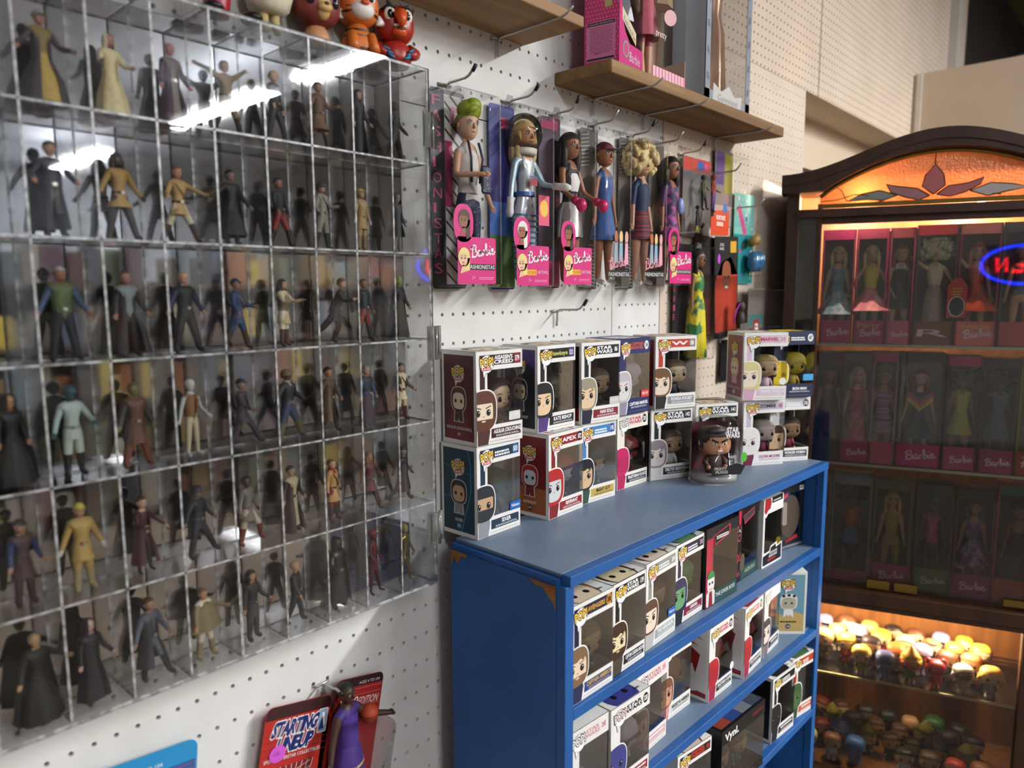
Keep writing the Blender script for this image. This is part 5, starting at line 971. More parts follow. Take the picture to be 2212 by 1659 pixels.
for x, y, a, lb, n in ((31.85, -11.35, -1, 'figure box with red splashed side and red ribbed helmet, nearer of two alike', '200'), (37.25, -11.85, 3, 'figure box with red splashed side and red ribbed helmet, farther of two alike', '201')):
    popbox((x, y, Z4), a, lb, '#f0ece6', 'STAR', n, 'PRAETORIAN GUARD', ('#b5242c', '#b5242c', '#a01f3f', 'cyl'), '#f7f6f2', '#151515', ('#dedbd4', '#8f1d20', SPL, 1), None, title2='WARS', tcol='#c8324a', band='#161616', logo='#f3d06a', sticker=('c', 3.95, 1.75, '#f2efe9', '') if n == '200' else None, W=4.1, inner='#54413c', fig=dict(label='red guard vinyl figure in the %s red splashed box' % ('nearer' if n == '200' else 'farther'), skin='#7a2420', hairc='#8a2622', body_='#6d201e', style='mask'))
popbox((41.8, -11.6, Z4), 3, 'figure box with black slicked hair portrait beside the sandy side panel box', '#e8e5df', '', '', '', ('#e4d2ca', '#1b191b', '#7a6a72', 'quiff'), '#ffffff', None, None, None, band='#1b1d1f', W=4.0, logo='#efeae0')
def d_sand(b):
    b.rect(.2, .3, 3.2, 6.0, M('#6fa0b4'), 1); b.poly([(.2, .3), (3.2, .3), (3.2, 2.0), (2.2, 2.3), (1.2, 1.9), (.2, 2.2)], M('#c9ad66'), 2); poplogo(b, 1.65, 5.0, .62, 'ANIMATION', 4)
    b.poly(sup2(1.7, 3.3, .85, .8, .7), M('#e4e2da'), 5); b.poly(sup2(1.7, 3.15, .68, .55, .6), M('#b9b79a'), 6); b.poly(clip(sup2(1.7, 3.3, .78, .75, .7), y0=3.62), M('#efeeea'), 6)
    for e in (-.5, 0, .5): b.poly(ell2(1.7+e, 3.95-.15*abs(e), .16, .14, 12), BLACK, 7)
    for e in (-.3, .3): b.poly(ell2(1.7+e, 3.15, .11, .12, 12), M('#3a3a36'), 7)
    b.poly([(1.2, 1.7), (1.6, 2.0), (1.7, 1.7), (1.8, 2.0), (2.2, 1.7), (2.15, 2.5), (1.25, 2.5)], M('#efeeea'), 5); tinylines(b, .9, 1.2, 2.6, 1, BLACK, 4, .1, .14); b.poly(ell2(1.7, .8, .26, .24, 16), M('#3a4468'), 4); b.text('1196', 1.7, .73, .14, WHITE, 5, .34, 'c', .02)
t = thing('figure_box', 'figure box turned aside to show its sandy blue panel, number 1196', 'box', (46.9, -10.1, Z4), RAD(-48), 'boxed vinyl figures')
b = MB(); b.box(0, 0, 0, 3.4, 3.0, 6.3, CARD, .02); obj('carton', b, t); b = MB(); b.face((0, 0, 0), (1, 0, 0), (0, 0, 1)); d_sand(b); obj('front_print', b, t)
b = MB(); b.face((0, 0, 6.3), (1, 0, 0), (0, 1, 0)); b.poly(sup2(1.7, 1.4, 1.1, 1.1, .7), M('#8f9a80'), 1); obj('top_print', b, t)
# fourth board
Z5 = SH[3]+.002
popbox((26.9, -11.5, Z5), -8, 'figure box with red on black header at the lowest visible board', '#141214', 'STRANGER', '428', '', ('#dcc2a6', '#3a2a24', '#b9b6ae', 'short'), '#d8402c', None, None, 'TELEVISION', title2='THINGS', tcol='#d8402c')
def d_vynl(b):
    b.rect(0, 4.9, 7.2, 6.2, BLACK, 1); b.text('Vynl.', .5, 5.15, .62, WHITE, 2, 2.2, bold=.03); b.rect(0, 0, 7.2, .75, BLACK, 1); b.text('LUCAS', 4.2, .25, .28, M('#d9d4c8'), 2, 1.3); b.text('STRANGER THINGS', 5.0, 5.4, .3, M('#a33028'), 2, 1.9)
t = darkbox((32.2, -12.5, Z5), -3.8, 'long black topped double figure box with white lettering', 7.2, 3.4, 6.2, '#19181a', d_vynl, (.1, .75, None, 4.9))
b = MB(); b.face((0, 0, 6.2), (1, 0, 0), (0, 1, 0))
for i, c in enumerate(('#8d3a2c', '#28407d', '#6d747d', '#3d4450')): b.rect(.3+i*1.7, .25, 1.95+i*1.7, 2.0, M(c, .5), 1)
obj('top_print', b, t)
for dx, lb, hc_ in ((2.0, 'nearer vinyl figure inside the double box', '#1a1210'), (5.0, 'farther vinyl figure inside the double box', '#5a4030')): pop((32.2+dx, -11.0-dx*.066, Z5+.04), 0, lb, skin='#b09070', hairc=hc_, body_='#2f5a62', k=1.0, group='vinyl figures seen through box windows')
popbox((42.6, -12.35, Z5), -5, 'figure box with black side panel and black portrait on the fourth board', '#1a1516', '', '', '', ('#1d1b20', '#1b191e', '#141317', 'mask'), '#ffffff', None, ('#0e0d0f', '#141315', [], 1), None, band='#1d1c1d', inner='#6a5f50')
popbox((47.3, -12.3, Z5), -10, 'figure box with orange header and green portrait by the unit side', '#b8441f', '', '', '', ('#4c6a3f', '#3a5a34', '#2c4a2c', 'hood'), '#ffffff', None, None, None, band='#c05a34', W=3.9, inner='#6a6a5a')
# rounded blister pack on the unit top
t = thing('blister_pack', 'rounded clear blister pack with scowling brown haired toy on the blue unit', 'toy pack', (38.1, -8.1, Z1), RAD(-37))
BL = clear('#fcfcfc', .03, 1.4, .6, .004, 'blister')
b = MB(); b.rings([(0, 2.15, 1.75), (.1, 2.2, 1.8), (.75, 2.2, 1.8), (.8, 2.08, 1.66), (4.6, 2.08, 1.66), (5.3, 1.95, 1.55), (5.65, 1.55, 1.2), (5.75, .8, .6), (5.76, .02, .02)], BL, 32, (True, False)); obj('shell', b, t)
b = MB(); b.rings([(.8, 2.0, 1.6), (5.0, 2.0, 1.6)], M('#5a1a20', .45), 24, (False, False), True, RAD(25), RAD(155)); b.rings([(.12, 2.05, 1.65), (.75, 2.05, 1.65)], M('#a9a9a4', .4), 32); obj('backing_card', b, t)
b = MB(); b.face((-2.05, -1.9, 0), (1, 0, 0), (0, 0, 1)); b.poly([(.9, .95), (3.6, .95), (4.0, 1.7), (3.2, 1.95), (2.2, 1.65), (1.0, 1.6)], M('#131316'), 1); b.otext('MIGHTY', 1.2, 1.4, .24, M('#e4e0d0'), M('#3a5a2c'), 2, 1.1); b.otext('MUGGS', 1.3, 1.1, .24, M('#e4e0d0'), M('#3a5a2c'), 2, 1.1); b.text('STAR', 2.2, 4.6, .42, WHITE, 2, 1.1, bold=.04); b.text('WARS', 2.1, 4.15, .42, WHITE, 2, 1.3, bold=.04)
b.poly(ell2(3.85, 2.45, .28, .42, 20), M('#58c83a'), 3); obj('front_print', b, t)
t2 = thing('vinyl_toy', 'scowling square headed brown haired toy inside the rounded blister', 'toy', (38.1, -8.1, Z1+.76), RAD(-37))
b = MB(); b.ell((0, 0, 2.75), (1.3, 1.05, 1.15), M('#c08a62', .4), 24, 14, .6); hd_ = obj('head', b, t2)
b = MB(); b.ell((0, .1, 3.05), (1.38, 1.13, 1.02), M('#2a1b16', .5), 24, 12, .62, -.1); b.box(-1.38, -.5, 2.2, -1.1, .8, 3.2, M('#2a1b16', .5), .1); b.ell((-.2, -.6, 3.75), (1.0, .5, .4), M('#2a1b16', .5), 14, 8); obj('hair', b, t2)
for s in (-1, 1):
    b = MB(); b.ell((s*.45, -1.02, 2.72), (.22, .05, .1), M('#efeae4'), 10, 6); b.ell((s*.45, -1.06, 2.72), (.09, .03, .09), M('#161210'), 8, 5); obj('eye', b, hd_)
    b = MB(); b.tube([(s*.15, -1.06, 2.83), (s*.7, -1.05, 3.08)], .09, M('#1c120e'), 6); obj('brow', b, hd_)
    b = MB(); b.ell((s*1.32, .05, 2.65), (.14, .2, .28), M('#c08a62', .4), 10, 7); obj('ear', b, hd_)
b = MB(); b.ell((.0, -1.05, 2.45), (.14, .12, .14), M('#c08a62', .4), 8, 6); b.box(-.2, -1.08, 2.02, .3, -1.0, 2.14, M('#e9e2da'), .02); obj('nose_and_mouth', b, t2)
b = MB(); b.rings([(0, .75, .5), (.3, .8, .55), (1.2, .7, .5), (1.75, .5, .4)], M('#3a231c', .55), 18)
for s in (-1, 1): b.tube([(s*.6, 0, 1.35), (s*.95, -.25, .95), (s*.8, -.55, .65)], [.25, .24, .2], M('#3f261d', .55), 10); b.ell((s*.78, -.62, .6), (.2, .2, .2), M('#c08a62', .4), 10, 7)
obj('body', b, t2)
# ---------------------------------------------------------------- hanging doll packs
PINK = '#d8357f'
def doll(loc, rz, label, pal, H=11.4, hs='long', hcol='#3a2418', wear=(), group='fashion dolls in their packs', name='fashion_doll', lips='#c0566a', eye='#3a4a5a', brow='#5a3a22', turn=0, **pose):
    t = thing(name, label, 'doll', loc, rz, group); p = dict(la=(9, 0, 6), ra=(9, 0, 6), ll=(2, 0, 0), rl=(2, 0, 0)); p.update(pose)
    hc, hr, V = body(t, H, pal, True, hr=.084, face=dict(eye=eye, lips=lips, brow=brow), turn=turn, **p)
    if hs: hair(t, H, hc, hr, hcol, hs, .5, turn)
    z = V[0].z
    for w in wear:
        kd, c, *a = w; m = c if not isinstance(c, str) else M(c, .65, vary=.1, scale=80)
        if kd == 'dress': dress(t, H, 'dress', m, [(z+.27, .07, .055), (z+.2, .074, .07), (z+.1, .056, .052), (z, .078, .07), (a[0], a[1], a[1]*.85)], folds(8, a[2] if len(a) > 2 else .04), n=32)
        elif kd == 'skirt': dress(t, H, 'skirt', m, [(z+.08, .058, .053), (z, .08, .072), (a[0], a[1], a[1]*.85)], folds(8, a[2] if len(a) > 2 else .03), n=32)
        elif kd == 'top': dress(t, H, 'top', m, [(z+.285, .05, .045), (z+.26, .078, .058), (z+.2, .076, .072), (z+.1, .058, .054), (z+a[0], .062, .058)], None, n=24)
        elif kd == 'gown': dress(t, H, 'gown', m, [(z+.22, .075, .068), (z+.1, .058, .054), (z, .085, .078), (.25, .105, .09), (.02, .135, .1)], folds(9, .06), n=36)
        elif kd == 'dots':
            b = MB(); r = random.Random(3); b.at(Matrix.Scale(H, 4))
            for sd in (-1, 1):
                for i in range(46):
                    zc = r.uniform(.16, z); x = sd*(.05+.01*(1-zc/z)); rad = .056-.02*(1-zc/z); q = r.uniform(-pi, 0); b.ell((x+rad*cos(q), rad*sin(q), zc), (.0028, .0028, .0028), M('#d9dde6', .5), 5, 4)
            obj('polka_dots', b, t)
    return t, hc, hr, V
def shell_of(x0, y0, x1, y1, d, r, m, n=4):
    """thin formed film: rounded tray standing d off the card (frame: card plane, normal outward)"""
    b = MB(); P = [(rr(x0-.06, y0-.06, x1+.06, y1+.06, r, n), .02), (rr(x0, y0, x1, y1, r, n), .03), (rr(x0, y0, x1, y1, r, n), d-.22), (rr(x0+.05, y0+.05, x1-.05, y1-.05, r, n), d-.06), (rr(x0+.2, y0+.2, x1-.2, y1-.2, max(.05, r-.1), n), d)]
    vs = [(x, y, z) for p, z in P for x, y in p]; k = len(P[0][0]); fs = [(i*k+j, i*k+(j+1) % k, (i+1)*k+(j+1) % k, (i+1)*k+j) for i in range(len(P)-1) for j in range(k)]
    fs.append(tuple(4*k+j for j in range(k))); b.vs_ = vs; return b, vs, fs
FILM2 = clear('#fefefe', .03, 1.35, .5, .003, 'blister_film')
def girl(b, cx, cy, r, skin, hr, lay, long=1):
    """printed cartoon head with long hair"""
    b.poly(ell2(cx+.1*r, cy+.1*r, 1.15*r, 1.35*r, 20), M(hr, .45), lay)
    b.poly([(cx+.1*r, cy), (cx+1.25*r, cy), (cx+1.2*r, cy-2.4*r*long), (cx+.5*r, cy-2.7*r*long), (cx+.2*r, cy-1.2*r)], M(hr, .45), lay)
    b.poly(ell2(cx-.08*r, cy-.15*r, .85*r, 1.05*r, 20), M(skin, .45), lay+1); b.poly([(cx-.3*r, cy-1.0*r), (cx+.3*r, cy-1.0*r), (cx+.4*r, cy-1.9*r), (cx-.7*r, cy-2.2*r)], M(skin, .45), lay+1)
    for e in (-.42, .25): b.poly(ell2(cx+e*r, cy-.05*r, .17*r, .12*r, 10), M('#2a2028'), lay+2); b.line([(cx+(e-.22)*r, cy+.2*r), (cx+e*r, cy+.3*r), (cx+(e+.22)*r, cy+.2*r)], .07*r, M('#5a3a22'), lay+2)
    b.poly(ell2(cx-.08*r, cy-.65*r, .25*r, .1*r, 10), M('#c8405a'), lay+2); b.poly(clip(ell2(cx+.1*r, cy+.1*r, 1.15*r, 1.35*r, 24), y0=cy+.55*r), M(hr, .45), lay+3)
def barbie_label(b, x0, y0, w, h, kind, skin2='#8a5a3c', hair2='#4a2a1c'):
    """pink die-cut label: script logo, line name and two cartoon heads"""
    b.poly(rr(x0, y0, x0+w, y0+h, .12), M(PINK, .35), 1); script_logo(b, x0+w*.33, y0+h*.56, w*.66, WHITE, 4)
    if kind == 'F': b.rect(x0+w*.24, y0+h*.3, x0+w*.98, y0+h*.43, BLACK, 3); b.text('FASHIONISTAS', x0+w*.27, y0+h*.325, h*.085, WHITE, 4, w*.69)
    elif kind == 'A': b.rect(x0+w*.3, y0+h*.26, x0+w*.6, y0+h*.4, M('#f2b92c'), 3); b.text('YOU CAN BE', x0+w*.32, y0+h*.295, h*.075, M('#b3302a'), 4, w*.26); b.text('ANYTHING', x0+w*.63, y0+h*.295, h*.09, M('#f6d3dd'), 4, w*.34)
    b.text('3+', x0+w*.36, y0+h*.1, h*.08, M('#f0b9cf'), 4, w*.08); tinylines(b, x0+w*.52, y0+h*.13, x0+w*.93, 2, M('#f0b9cf'), 4, .1, .04)
    b.poly(clip(sup2(x0+w*.16, y0+h*1.28, w*.25, h*.4, .8), y0=y0), M(PINK, .35), 1)
    girl(b, x0+w*.16, y0+h*1.35, w*.13, skin2, hair2, 5); girl(b, x0+w*.14, y0+h*.55, w*.13, '#ecc09a', '#ecd98a', 9, .7)
def dollpack(x, z0, w, label, kind, cardc, draw, dollspec, cw=.6, h=12.9, d=2.35, y=-.35, lab=(0, .45, 3.3, 3.0), skin2='#8a5a3c', hair2='#4a2a1c', yaw=0):
    t = thing('doll_pack', label, 'doll pack', (x, y, z0), yaw, 'hanging doll packs')
    b = MB(); b.face((-w/2, 0, 0), (1, 0, 0), (0, 0, 1)); b.prism(rr(0, 0, w*cw, h, .25), -.03, 0, M(cardc, .45)); obj('backing_card', b, t)
    if draw: b = MB(); b.face((-w/2, 0, 0), (1, 0, 0), (0, 0, 1)); draw(b, w*cw, h); obj('card_print', b, t)
    b, vs, fs = shell_of(.12, .1, w-.12, h-.35, d, .3, FILM2); b.face((-w/2, 0, 0), (1, 0, 0), (0, 0, 1)); b.add(vs, fs, FILM2, False); obj('blister', b, t)
    b = MB(); b.face((-.6, -.04, h-.15), (1, 0, 0), (0, 0, 1)); b.prism([(0, 0), (1.2, 0), (1.2, .35), (.9, 1.0), (.3, 1.0), (0, .35)], -.02, .0, FILM2); obj('hang_tab', b, t)
    if kind:
        b = MB(); b.face((-w/2+lab[0], -d-.01, lab[1]), (1, 0, 0), (0, 0, 1))
        if kind in 'FA': barbie_label(b, 0, 0, lab[2], lab[3], kind, skin2, hair2)
        else:
            script_logo(b, .2, lab[3]*.55, lab[2]*.8, M('#f29aa8', .4), 3); b.rect(.1, lab[3]*.25, lab[2], lab[3]*.5, BLACK, 2); b.text('FASHIONISTAS', .2, lab[3]*.29, .32, WHITE, 3, lab[2]-.3); b.rect(lab[2]*.62, -.2, lab[2], lab[3]*.25, M('#4a4038'), 2)
            for i, (c, dxx) in enumerate((('#9aa7b4', .9), ('#8fb2c4', 1.6), ('#e8a9b6', 2.4))): b.poly([(dxx, 1.6), (dxx+.6, 1.6), (dxx+.5, 3.4), (dxx+.1, 3.4)], M(c), 1); b.poly(ell2(dxx+.3, 3.8, .25, .5, 14), M(('#b9673f', '#e6c98f', '#d9a98f')[i]), 1)
        obj('label_card', b, t)
    return t
def d_fash(b, w, h):
    b.rect(0, .3, w*.4, h-.3, M('#26262a', .4), 1)
    for i, ch in enumerate('FASHIONISTAS'): b.text(ch, w*.06, h-1.1-i*.98, .66, M('#d45a86', .4), 2, .08*w if ch == 'I' else .24*w, rot=0)
    b.rect(w*.4, .3, w-.05, h-.3, M('#dad6ce', .45), 1)
    for i in range(17):
        y = .4+i*.85; q = clip([(w*.3, y), (w*.3, y+.2), (w-.1, y-1.5), (w-.1, y-1.7)], w*.41, .35, w-.1, h-.35)
        if q: b.poly(q, M('#33312f', .45), 2)
    b.rect(w*.4, h*.42, w*.62, h*.75, M('#b02a66', .4), 3); b.poly([(w*.55, h-2.1), (w*.85, h-2.1), (w*.85, h-1.0), (w*.6, h-1.0)], M('#e59aae', .4), 3); b.text('174', w*.6, h-1.7, .35, WHITE, 4, .8)
def d_space(b, w, h):
    b.rect(.02, h*.3, w-.02, h-.05, M('#2b2f8f', .4), 1); b.rect(.02, h*.3, w-.02, h*.48, M('#3f73c9', .4), 2); b.rect(.02, .1, w-.02, h*.3, M('#4c7a25', .5), 1); b.rect(w*.45, h-1.6, w*.75, h-.8, M('#c23a6a', .4), 2)
    
def d_plum(b, w, h): b.rect(.02, .1, w-.02, h-.1, M('#3a1f3a', .45), 1); b.rect(.3, h-.9, w-.3, h-.3, M('#c22a66', .4), 2); b.rect(.02, .1, w-.02, h*.16, M('#b8265c', .4), 2); [b.text(c, w*.78, h*.75-i*.75, .5, M('#c9306a', .4), 3, .45) for i, c in enumerate('FASHIONISTAS'[:9])]
def d_grey(b, w, h):
    b.rect(.05, .1, w-.05, h-.1, M('#5d564e', .45), 1)
    for i in range(9): b.line([(.15, h-.6-i*.3), (w*.5, h-.4-i*.3)], .07, M('#c9c3b8', .45), 2)
    for i in range(12): b.line([(w*.5, .4+i*.3), (w-.15, .2+i*.3)], .09, M('#ddd8cf', .45), 2)
    for i, ch in enumerate('FASHIONISTAS'): b.text(ch, w*.84, h-2.4-i*.78, .5, M('#b8325f', .4), 3, .35)
NAVY = '#232a45'
dollpack(15.05, 21.75, 4.3, 'doll pack with pink on black lettering and green haired doll', 'F', '#1a1a1c', d_fash, None, lab=(-.05, .3, 3.5, 3.0), d=2.45, cw=.72)
t, hc, hr, V = doll((15.1, -1.5, 21.95), .05, 'pale fashion doll with lime green swept up hair and navy dotted trousers', dict(top='#d9cfc6', slv='#c99a78', fore='#c99a78', hand='#c99a78', pants=NAVY, shin=NAVY, boot=NAVY, skin='#d6ab8b', foot='#d9d3cc'), 11.1, 'updo', '#8a9a24', [('top', '#ddd4ca', .04), ('dots', '#d9dde6')], lips='#c78a80', eye='#6a86a0', turn=-.22, la=(14, 4, 10), ra=(20, 14, 75, 46))
b = MB(); b.at(Matrix.Scale(11.1, 4)); b.box(-.03, -.145, .53, .055, -.13, .69, M(NAVY, .4), .01); r_ = random.Random(2)
for i in range(26): b.ell((r_.uniform(-.022, .047), -.146, r_.uniform(.54, .68)), (.003, .0015, .003), M('#d9dde6'), 5, 4)
obj('dotted_phone', b, None, (15.1, -1.5, 21.95), .05, label='navy dotted phone case held by the green haired doll', cat='phone')
b = MB(); b.at(Matrix.Scale(11.1, 4))
for s in (-1, 1): b.tube([(s*.045, -.05, .835), (s*.05, -.078, .74), (s*.035, -.066, .6)], .008, M('#3a3d48'), 5)
obj('suspenders', b, t)
dollpack(20.55, 21.7, 4.4, 'doll pack with blue and green card and astronaut doll', 'A', '#2b2f8f', d_space, None, lab=(.05, .25, 3.5, 2.8), d=2.5, skin2='#96603f', hair2='#e9e6e0')
SILV = dict(top='#c9cdd0', slv='#9fb6bd', fore='#a9c0c6', hand='#e9e7e2', pants='#b9bdc2', shin='#b4b9bf', boot='#c9cdd0', foot='#8a8f96', skin='#d9a27c', metal=.35, rough=.3)
t, hc, hr, V = doll((20.75, -1.5, 21.95), .0, 'blond astronaut doll in silver striped suit and clear helmet', SILV, 11.3, 'long', '#d9bf86', [], lips='#c85a62', turn=-.1, la=(12, 25, 55, 10), ra=(13, 0, 6))
b = MB(); b.at(Matrix.Scale(11.3, 4)); b.ell((hc.x, hc.y+.01, hc.z+.012), (.118, .125, .128), clear('#efe9dc', .03, 1.45, 1.4, .02, 'helmet_dome'), 24, 16); obj('helmet_dome', b, t)
b = MB(); b.at(Matrix.Scale(11.3, 4)); b.rings([(hc.z-.12, .075, .075), (hc.z-.11, .082, .08), (hc.z-.085, .082, .08), (hc.z-.06, .075, .075)], M('#d8d2c4', .5), 20); obj('helmet_collar', b, t)
b = MB(); b.at(Matrix.Scale(11.3, 4))
for i in range(11): zc = .1+i*.034; [b.rings([(zc, .034+.0022*i, .034+.0022*i, s*(.062-.0012*i), 0), (zc+.008, .034+.0022*i, .034+.0022*i, s*(.062-.0012*i), 0)], M('#3a6a9a', .4), 14, (False, False)) for s in (-1, 1)]
b.rings([(V[0].z+.06, .07, .066), (V[0].z+.085, .068, .064)], M('#2a5a9a', .35), 20, (False, False)); b.face((-.04*11.3, -.083*11.3, .62*11.3), (1, 0, 0), (0, 0, 1)); b.rect(0, 0, .8, .5, M('#a03038'), 2); b.rect(0, .55, .8, .65, M('#3a5aa0'), 2)
obj('suit_stripes', b, t)
for s, (i, ) in ((1, (7,)), (-1, (11,))):
    b = MB(); b.at(Matrix.Scale(11.3, 4)); w_, h_ = V[i], V[i+1]; d_ = (h_-w_).normalized(); b.tube([w_-d_*.05, w_-d_*.0, h_, h_+d_*.03], [.024, .022, .026, .016], M('#e2dfd8', .6), 10); obj('glove', b, t)
b = MB(); b.face((20.75, -2.88, 26.2), (1, 0, 0), (0, 0, 1)); b.prism([(0, 0), (1.15, 0), (1.15, 2.1), (0, 2.1)], -.02, 0, M('#e05a7a', .4)); b.poly(ell2(.57, 1.2, .45, .6, 18), M('#f2c34a', .4), 1); obj('hang_tag', b, None, label='pink tag with yellow sun in front of the astronaut doll', cat='tag')
dollpack(25.85, 21.8, 4.3, 'doll pack with plum card and boxer doll in white top', 'A', '#3a1f3a', d_plum, None, lab=(.05, .25, 3.5, 2.8), d=2.4, skin2='#96603f', hair2='#3a2018')
t, hc, hr, V = doll((26.0, -1.5, 21.95), .0, 'brown skinned boxer doll with pink gloves and silver shorts', dict(top='#1c1b1e', slv='#96603f', fore='#96603f', hand='#96603f', pants='#96603f', shin='#96603f', skin='#96603f', boot='#96603f', foot='#c23a6a'), 11.3, 'long', '#1a1413', [], lips='#a34a4a', turn=-.1, la=(10, 15, 45, 10), ra=(12, 15, 40, 10))
b = MB(); b.at(Matrix.Scale(11.3, 4)); b.rings([(V[0].z+.25, .06, .052), (V[0].z+.2, .077, .073), (V[0].z+.13, .062, .057)], M('#e6e2dc', .5), 24, (False, False), True, RAD(-130), RAD(-50)); b.rings([(V[0].z+.25, .06, .052), (V[0].z+.2, .076, .072), (V[0].z+.13, .061, .056)], M('#17161a', .5), 24, (False, False)); obj('crop_top', b, t)
dress(t, 11.3, 'shorts', M('#cfc9c0', .22, .7), [(V[0].z+.06, .062, .057), (V[0].z, .086, .08), (.33, .1, .085)], folds(7, .06))
for i in (7, 11): b = MB(); b.at(Matrix.Scale(11.3, 4)); w_, h_ = V[i], V[i+1]; d_ = (h_-w_).normalized(); b.ell(tuple(h_+d_*.01), (.036, .036, .045), M('#c2265c', .3), 14, 9); b.tube([w_-d_*.02, w_+d_*.02], .027, M('#c2265c', .3), 10); obj('boxing_glove', b, t)
dollpack(30.85, 21.7, 4.0, 'doll pack with grey striped card and doll in denim dress', 'P', '#5d564e', d_grey, None, lab=(.4, .4, 3.2, 2.2), d=2.5)
doll((30.75, -1.35, 21.95), .0, 'brown skinned fashion doll in blue denim dress and maroon cap', dict(top='#3f5f92', slv='#a06a45', fore='#a06a45', pants='#a06a45', shin='#a06a45', boot='#a06a45', skin='#a06a45', foot='#d8d2c8'), 11.3, 'cap', '#5a1f2c', [('dress', M('#3b5c94', .7, vary=.25, scale=60), .33, .11, .03)], turn=-.15)
dollpack(36.45, 21.75, 4.2, 'doll pack with grey striped card and curly blond doll', 'P', '#5d564e', d_grey, None, lab=(.3, .4, 3.3, 2.2), d=2.5)
plaid = noisy('plaid_cloth', '#1c1c26', '#8d2a35', scale=(.2, .2, 60), ns=4, rough=.7, p0=.45, p1=.55, detail=1)
doll((36.3, -1.35, 21.95), .0, 'fashion doll with huge curly blond hair and plaid skirt', dict(top='#1f3350', slv='#1f3350', fore='#c9977a', pants='#c9977a', shin='#c9977a', boot='#c9977a', skin='#c9977a', foot='#e2ddd6'), 11.2, 'curly', '#d6bd84', [('top', '#1f3350', .0), ('skirt', plaid, .36, .1)], turn=-.15)
dollpack(41.3, 21.9, 4.2, 'doll pack with pink label and doll in purple patterned dress', 'F', '#6d665e', None, None, lab=(-.1, .3, 3.9, 2.9), d=2.4, skin2='#a06a44', hair2='#2a1c18')
purp = noisy('purple_print', '#2f1a4a', '#a83f86', ns=60, rough=.6, p0=.45, p1=.55, detail=1)
t, hc, hr, V = doll((41.2, -1.35, 21.95), .0, 'dark haired fashion doll in purple print dress', dict(top='#4a2358', slv='#4a2358', fore='#9a6444', pants='#9a6444', shin='#9a6444', boot='#9a6444', skin='#9a6444', foot='#caa9b4'), 11.5, 'long', '#120f12', [('dress', purp, .34, .11, .03)], turn=-.1)
b = MB(); b.ell((41.95, -2.1, 29.3), (.45, .3, .75), M('#7f97cf', .35), 14, 9); b.tube([(41.7, -2.0, 29.9), (41.6, -1.9, 31.0)], .04, M('#7f97cf', .4), 6); obj('doll_handbag', b, None, label='small blue handbag beside the purple dress doll', cat='handbag')
b = MB(); b.face((36.9, -2.86, 31.3), (1, 0, 0), (0, 0, 1))
# doll hanging lower, in yellow leaf print
leaf = noisy('leaf_print', '#e3d21f', '#2f7a3a', ns=26, rough=.55, p0=.5, p1=.56, detail=2)
t = thing('doll_pack', 'doll pack hanging lowest with black and pink edge', 'doll pack', (46.0, -.5, 14.6), 0, 'hanging doll packs')
b = MB(); b.face((-2.3, 0, 0), (1, 0, 0), (0, 0, 1)); b.prism(rr(0, 0, 4.6, 11.5, .2), -.03, 0, M('#17151a', .45)); [b.text(c, .1, 8.6-i*.9, .55, M('#c9407a', .4), 1, .35) for i, c in enumerate('BARBIE')]; obj('backing_card', b, t)
b, vs, fs = shell_of(.1, .1, 4.5, 11.2, 2.2, .2, FILM2); b.face((-2.3, 0, 0), (1, 0, 0), (0, 0, 1)); b.add(vs, fs, FILM2); obj('blister', b, t)
doll((46.3, -1.6, 14.75), .1, 'brown skinned doll in yellow tropical leaf print skirt', dict(top='#e0d02a', slv='#8a5a3c', fore='#8a5a3c', pants='#8a5a3c', shin='#8a5a3c', boot='#8a5a3c', skin='#8a5a3c'), 10.6, 'long', '#1a1412', [('top', leaf, .05), ('gown', leaf)])
# ---------------------------------------------------------------- other carded toys beyond the dolls
def carded(x, y, z0, w, h, d, label, cardc, draws, shell=None, toy=None, yaw=0, card_top=0, tilt=0):
    t = thing('toy_pack', label, 'toy pack', (x, y, z0), 0, 'carded toys beyond the dolls', rot=(0, tilt, yaw))
    b = MB(); b.face((-w/2, 0, 0), (1, 0, 0), (0, 0, 1)); b.prism(rr(0, 0, w, h, .2), -.03, 0, M(cardc, .45)); obj('backing_card', b, t)
    b = MB(); b.face((-w/2, 0, 0), (1, 0, 0), (0, 0, 1)); draws(b, w, h)
    if b.v: obj('card_print', b, t)
    if shell: b, vs, fs = shell_of(*shell, d, .2, FILM2); b.face((-w/2, 0, 0), (1, 0, 0), (0, 0, 1)); b.add(vs, fs, FILM2); obj('blister', b, t)
    if toy: toy(t)
    return t
def d_orange(b, w, h): b.rect(.05, h-1.3, w-.05, h-.05, M('#c4341f'), 1); b.rect(w*.5, h-1.1, w*.72, h-.25, M('#2a5aa8'), 2); b.poly(ell2(w*.82, h-.7, .3, .42), M('#c84aa0'), 2); b.rect(.05, 1.4, w-.05, h-1.3, M('#7d7a76'), 1)
def toy_small(c1, c2, z, s=1.0, x=0, label=None):
    def f(t): pass
    return f
t = carded(47.9, -.5, 26.9, 5.6, 7.6, 2.2, 'clamshell pack with orange base, red top card and small soldier toys', '#8a8680', d_orange, (.1, .1, 5.5, 6.2))
b = MB(); b.face((-2.8, -2.22, 0), (1, 0, 0), (0, 0, 1)); b.poly([(1.6, 0), (5.4, .1), (5.4, 2.6), (2.4, 2.4), (2.3, 1.9), (1.6, 1.7)], M('#d8491f', .45), 1); b.text('FORTNITE', 2.7, 1.55, .42, WHITE, 2, 1.9, bold=.03); b.rect(2.8, .95, 4.2, 1.35, M('#f0c9b8'), 2); b.poly([(3.9, 2.3), (5.1, 2.3), (4.8, 3.2), (4.2, 3.2)], M('#2f6ab0'), 2); obj('label_card', b, t)
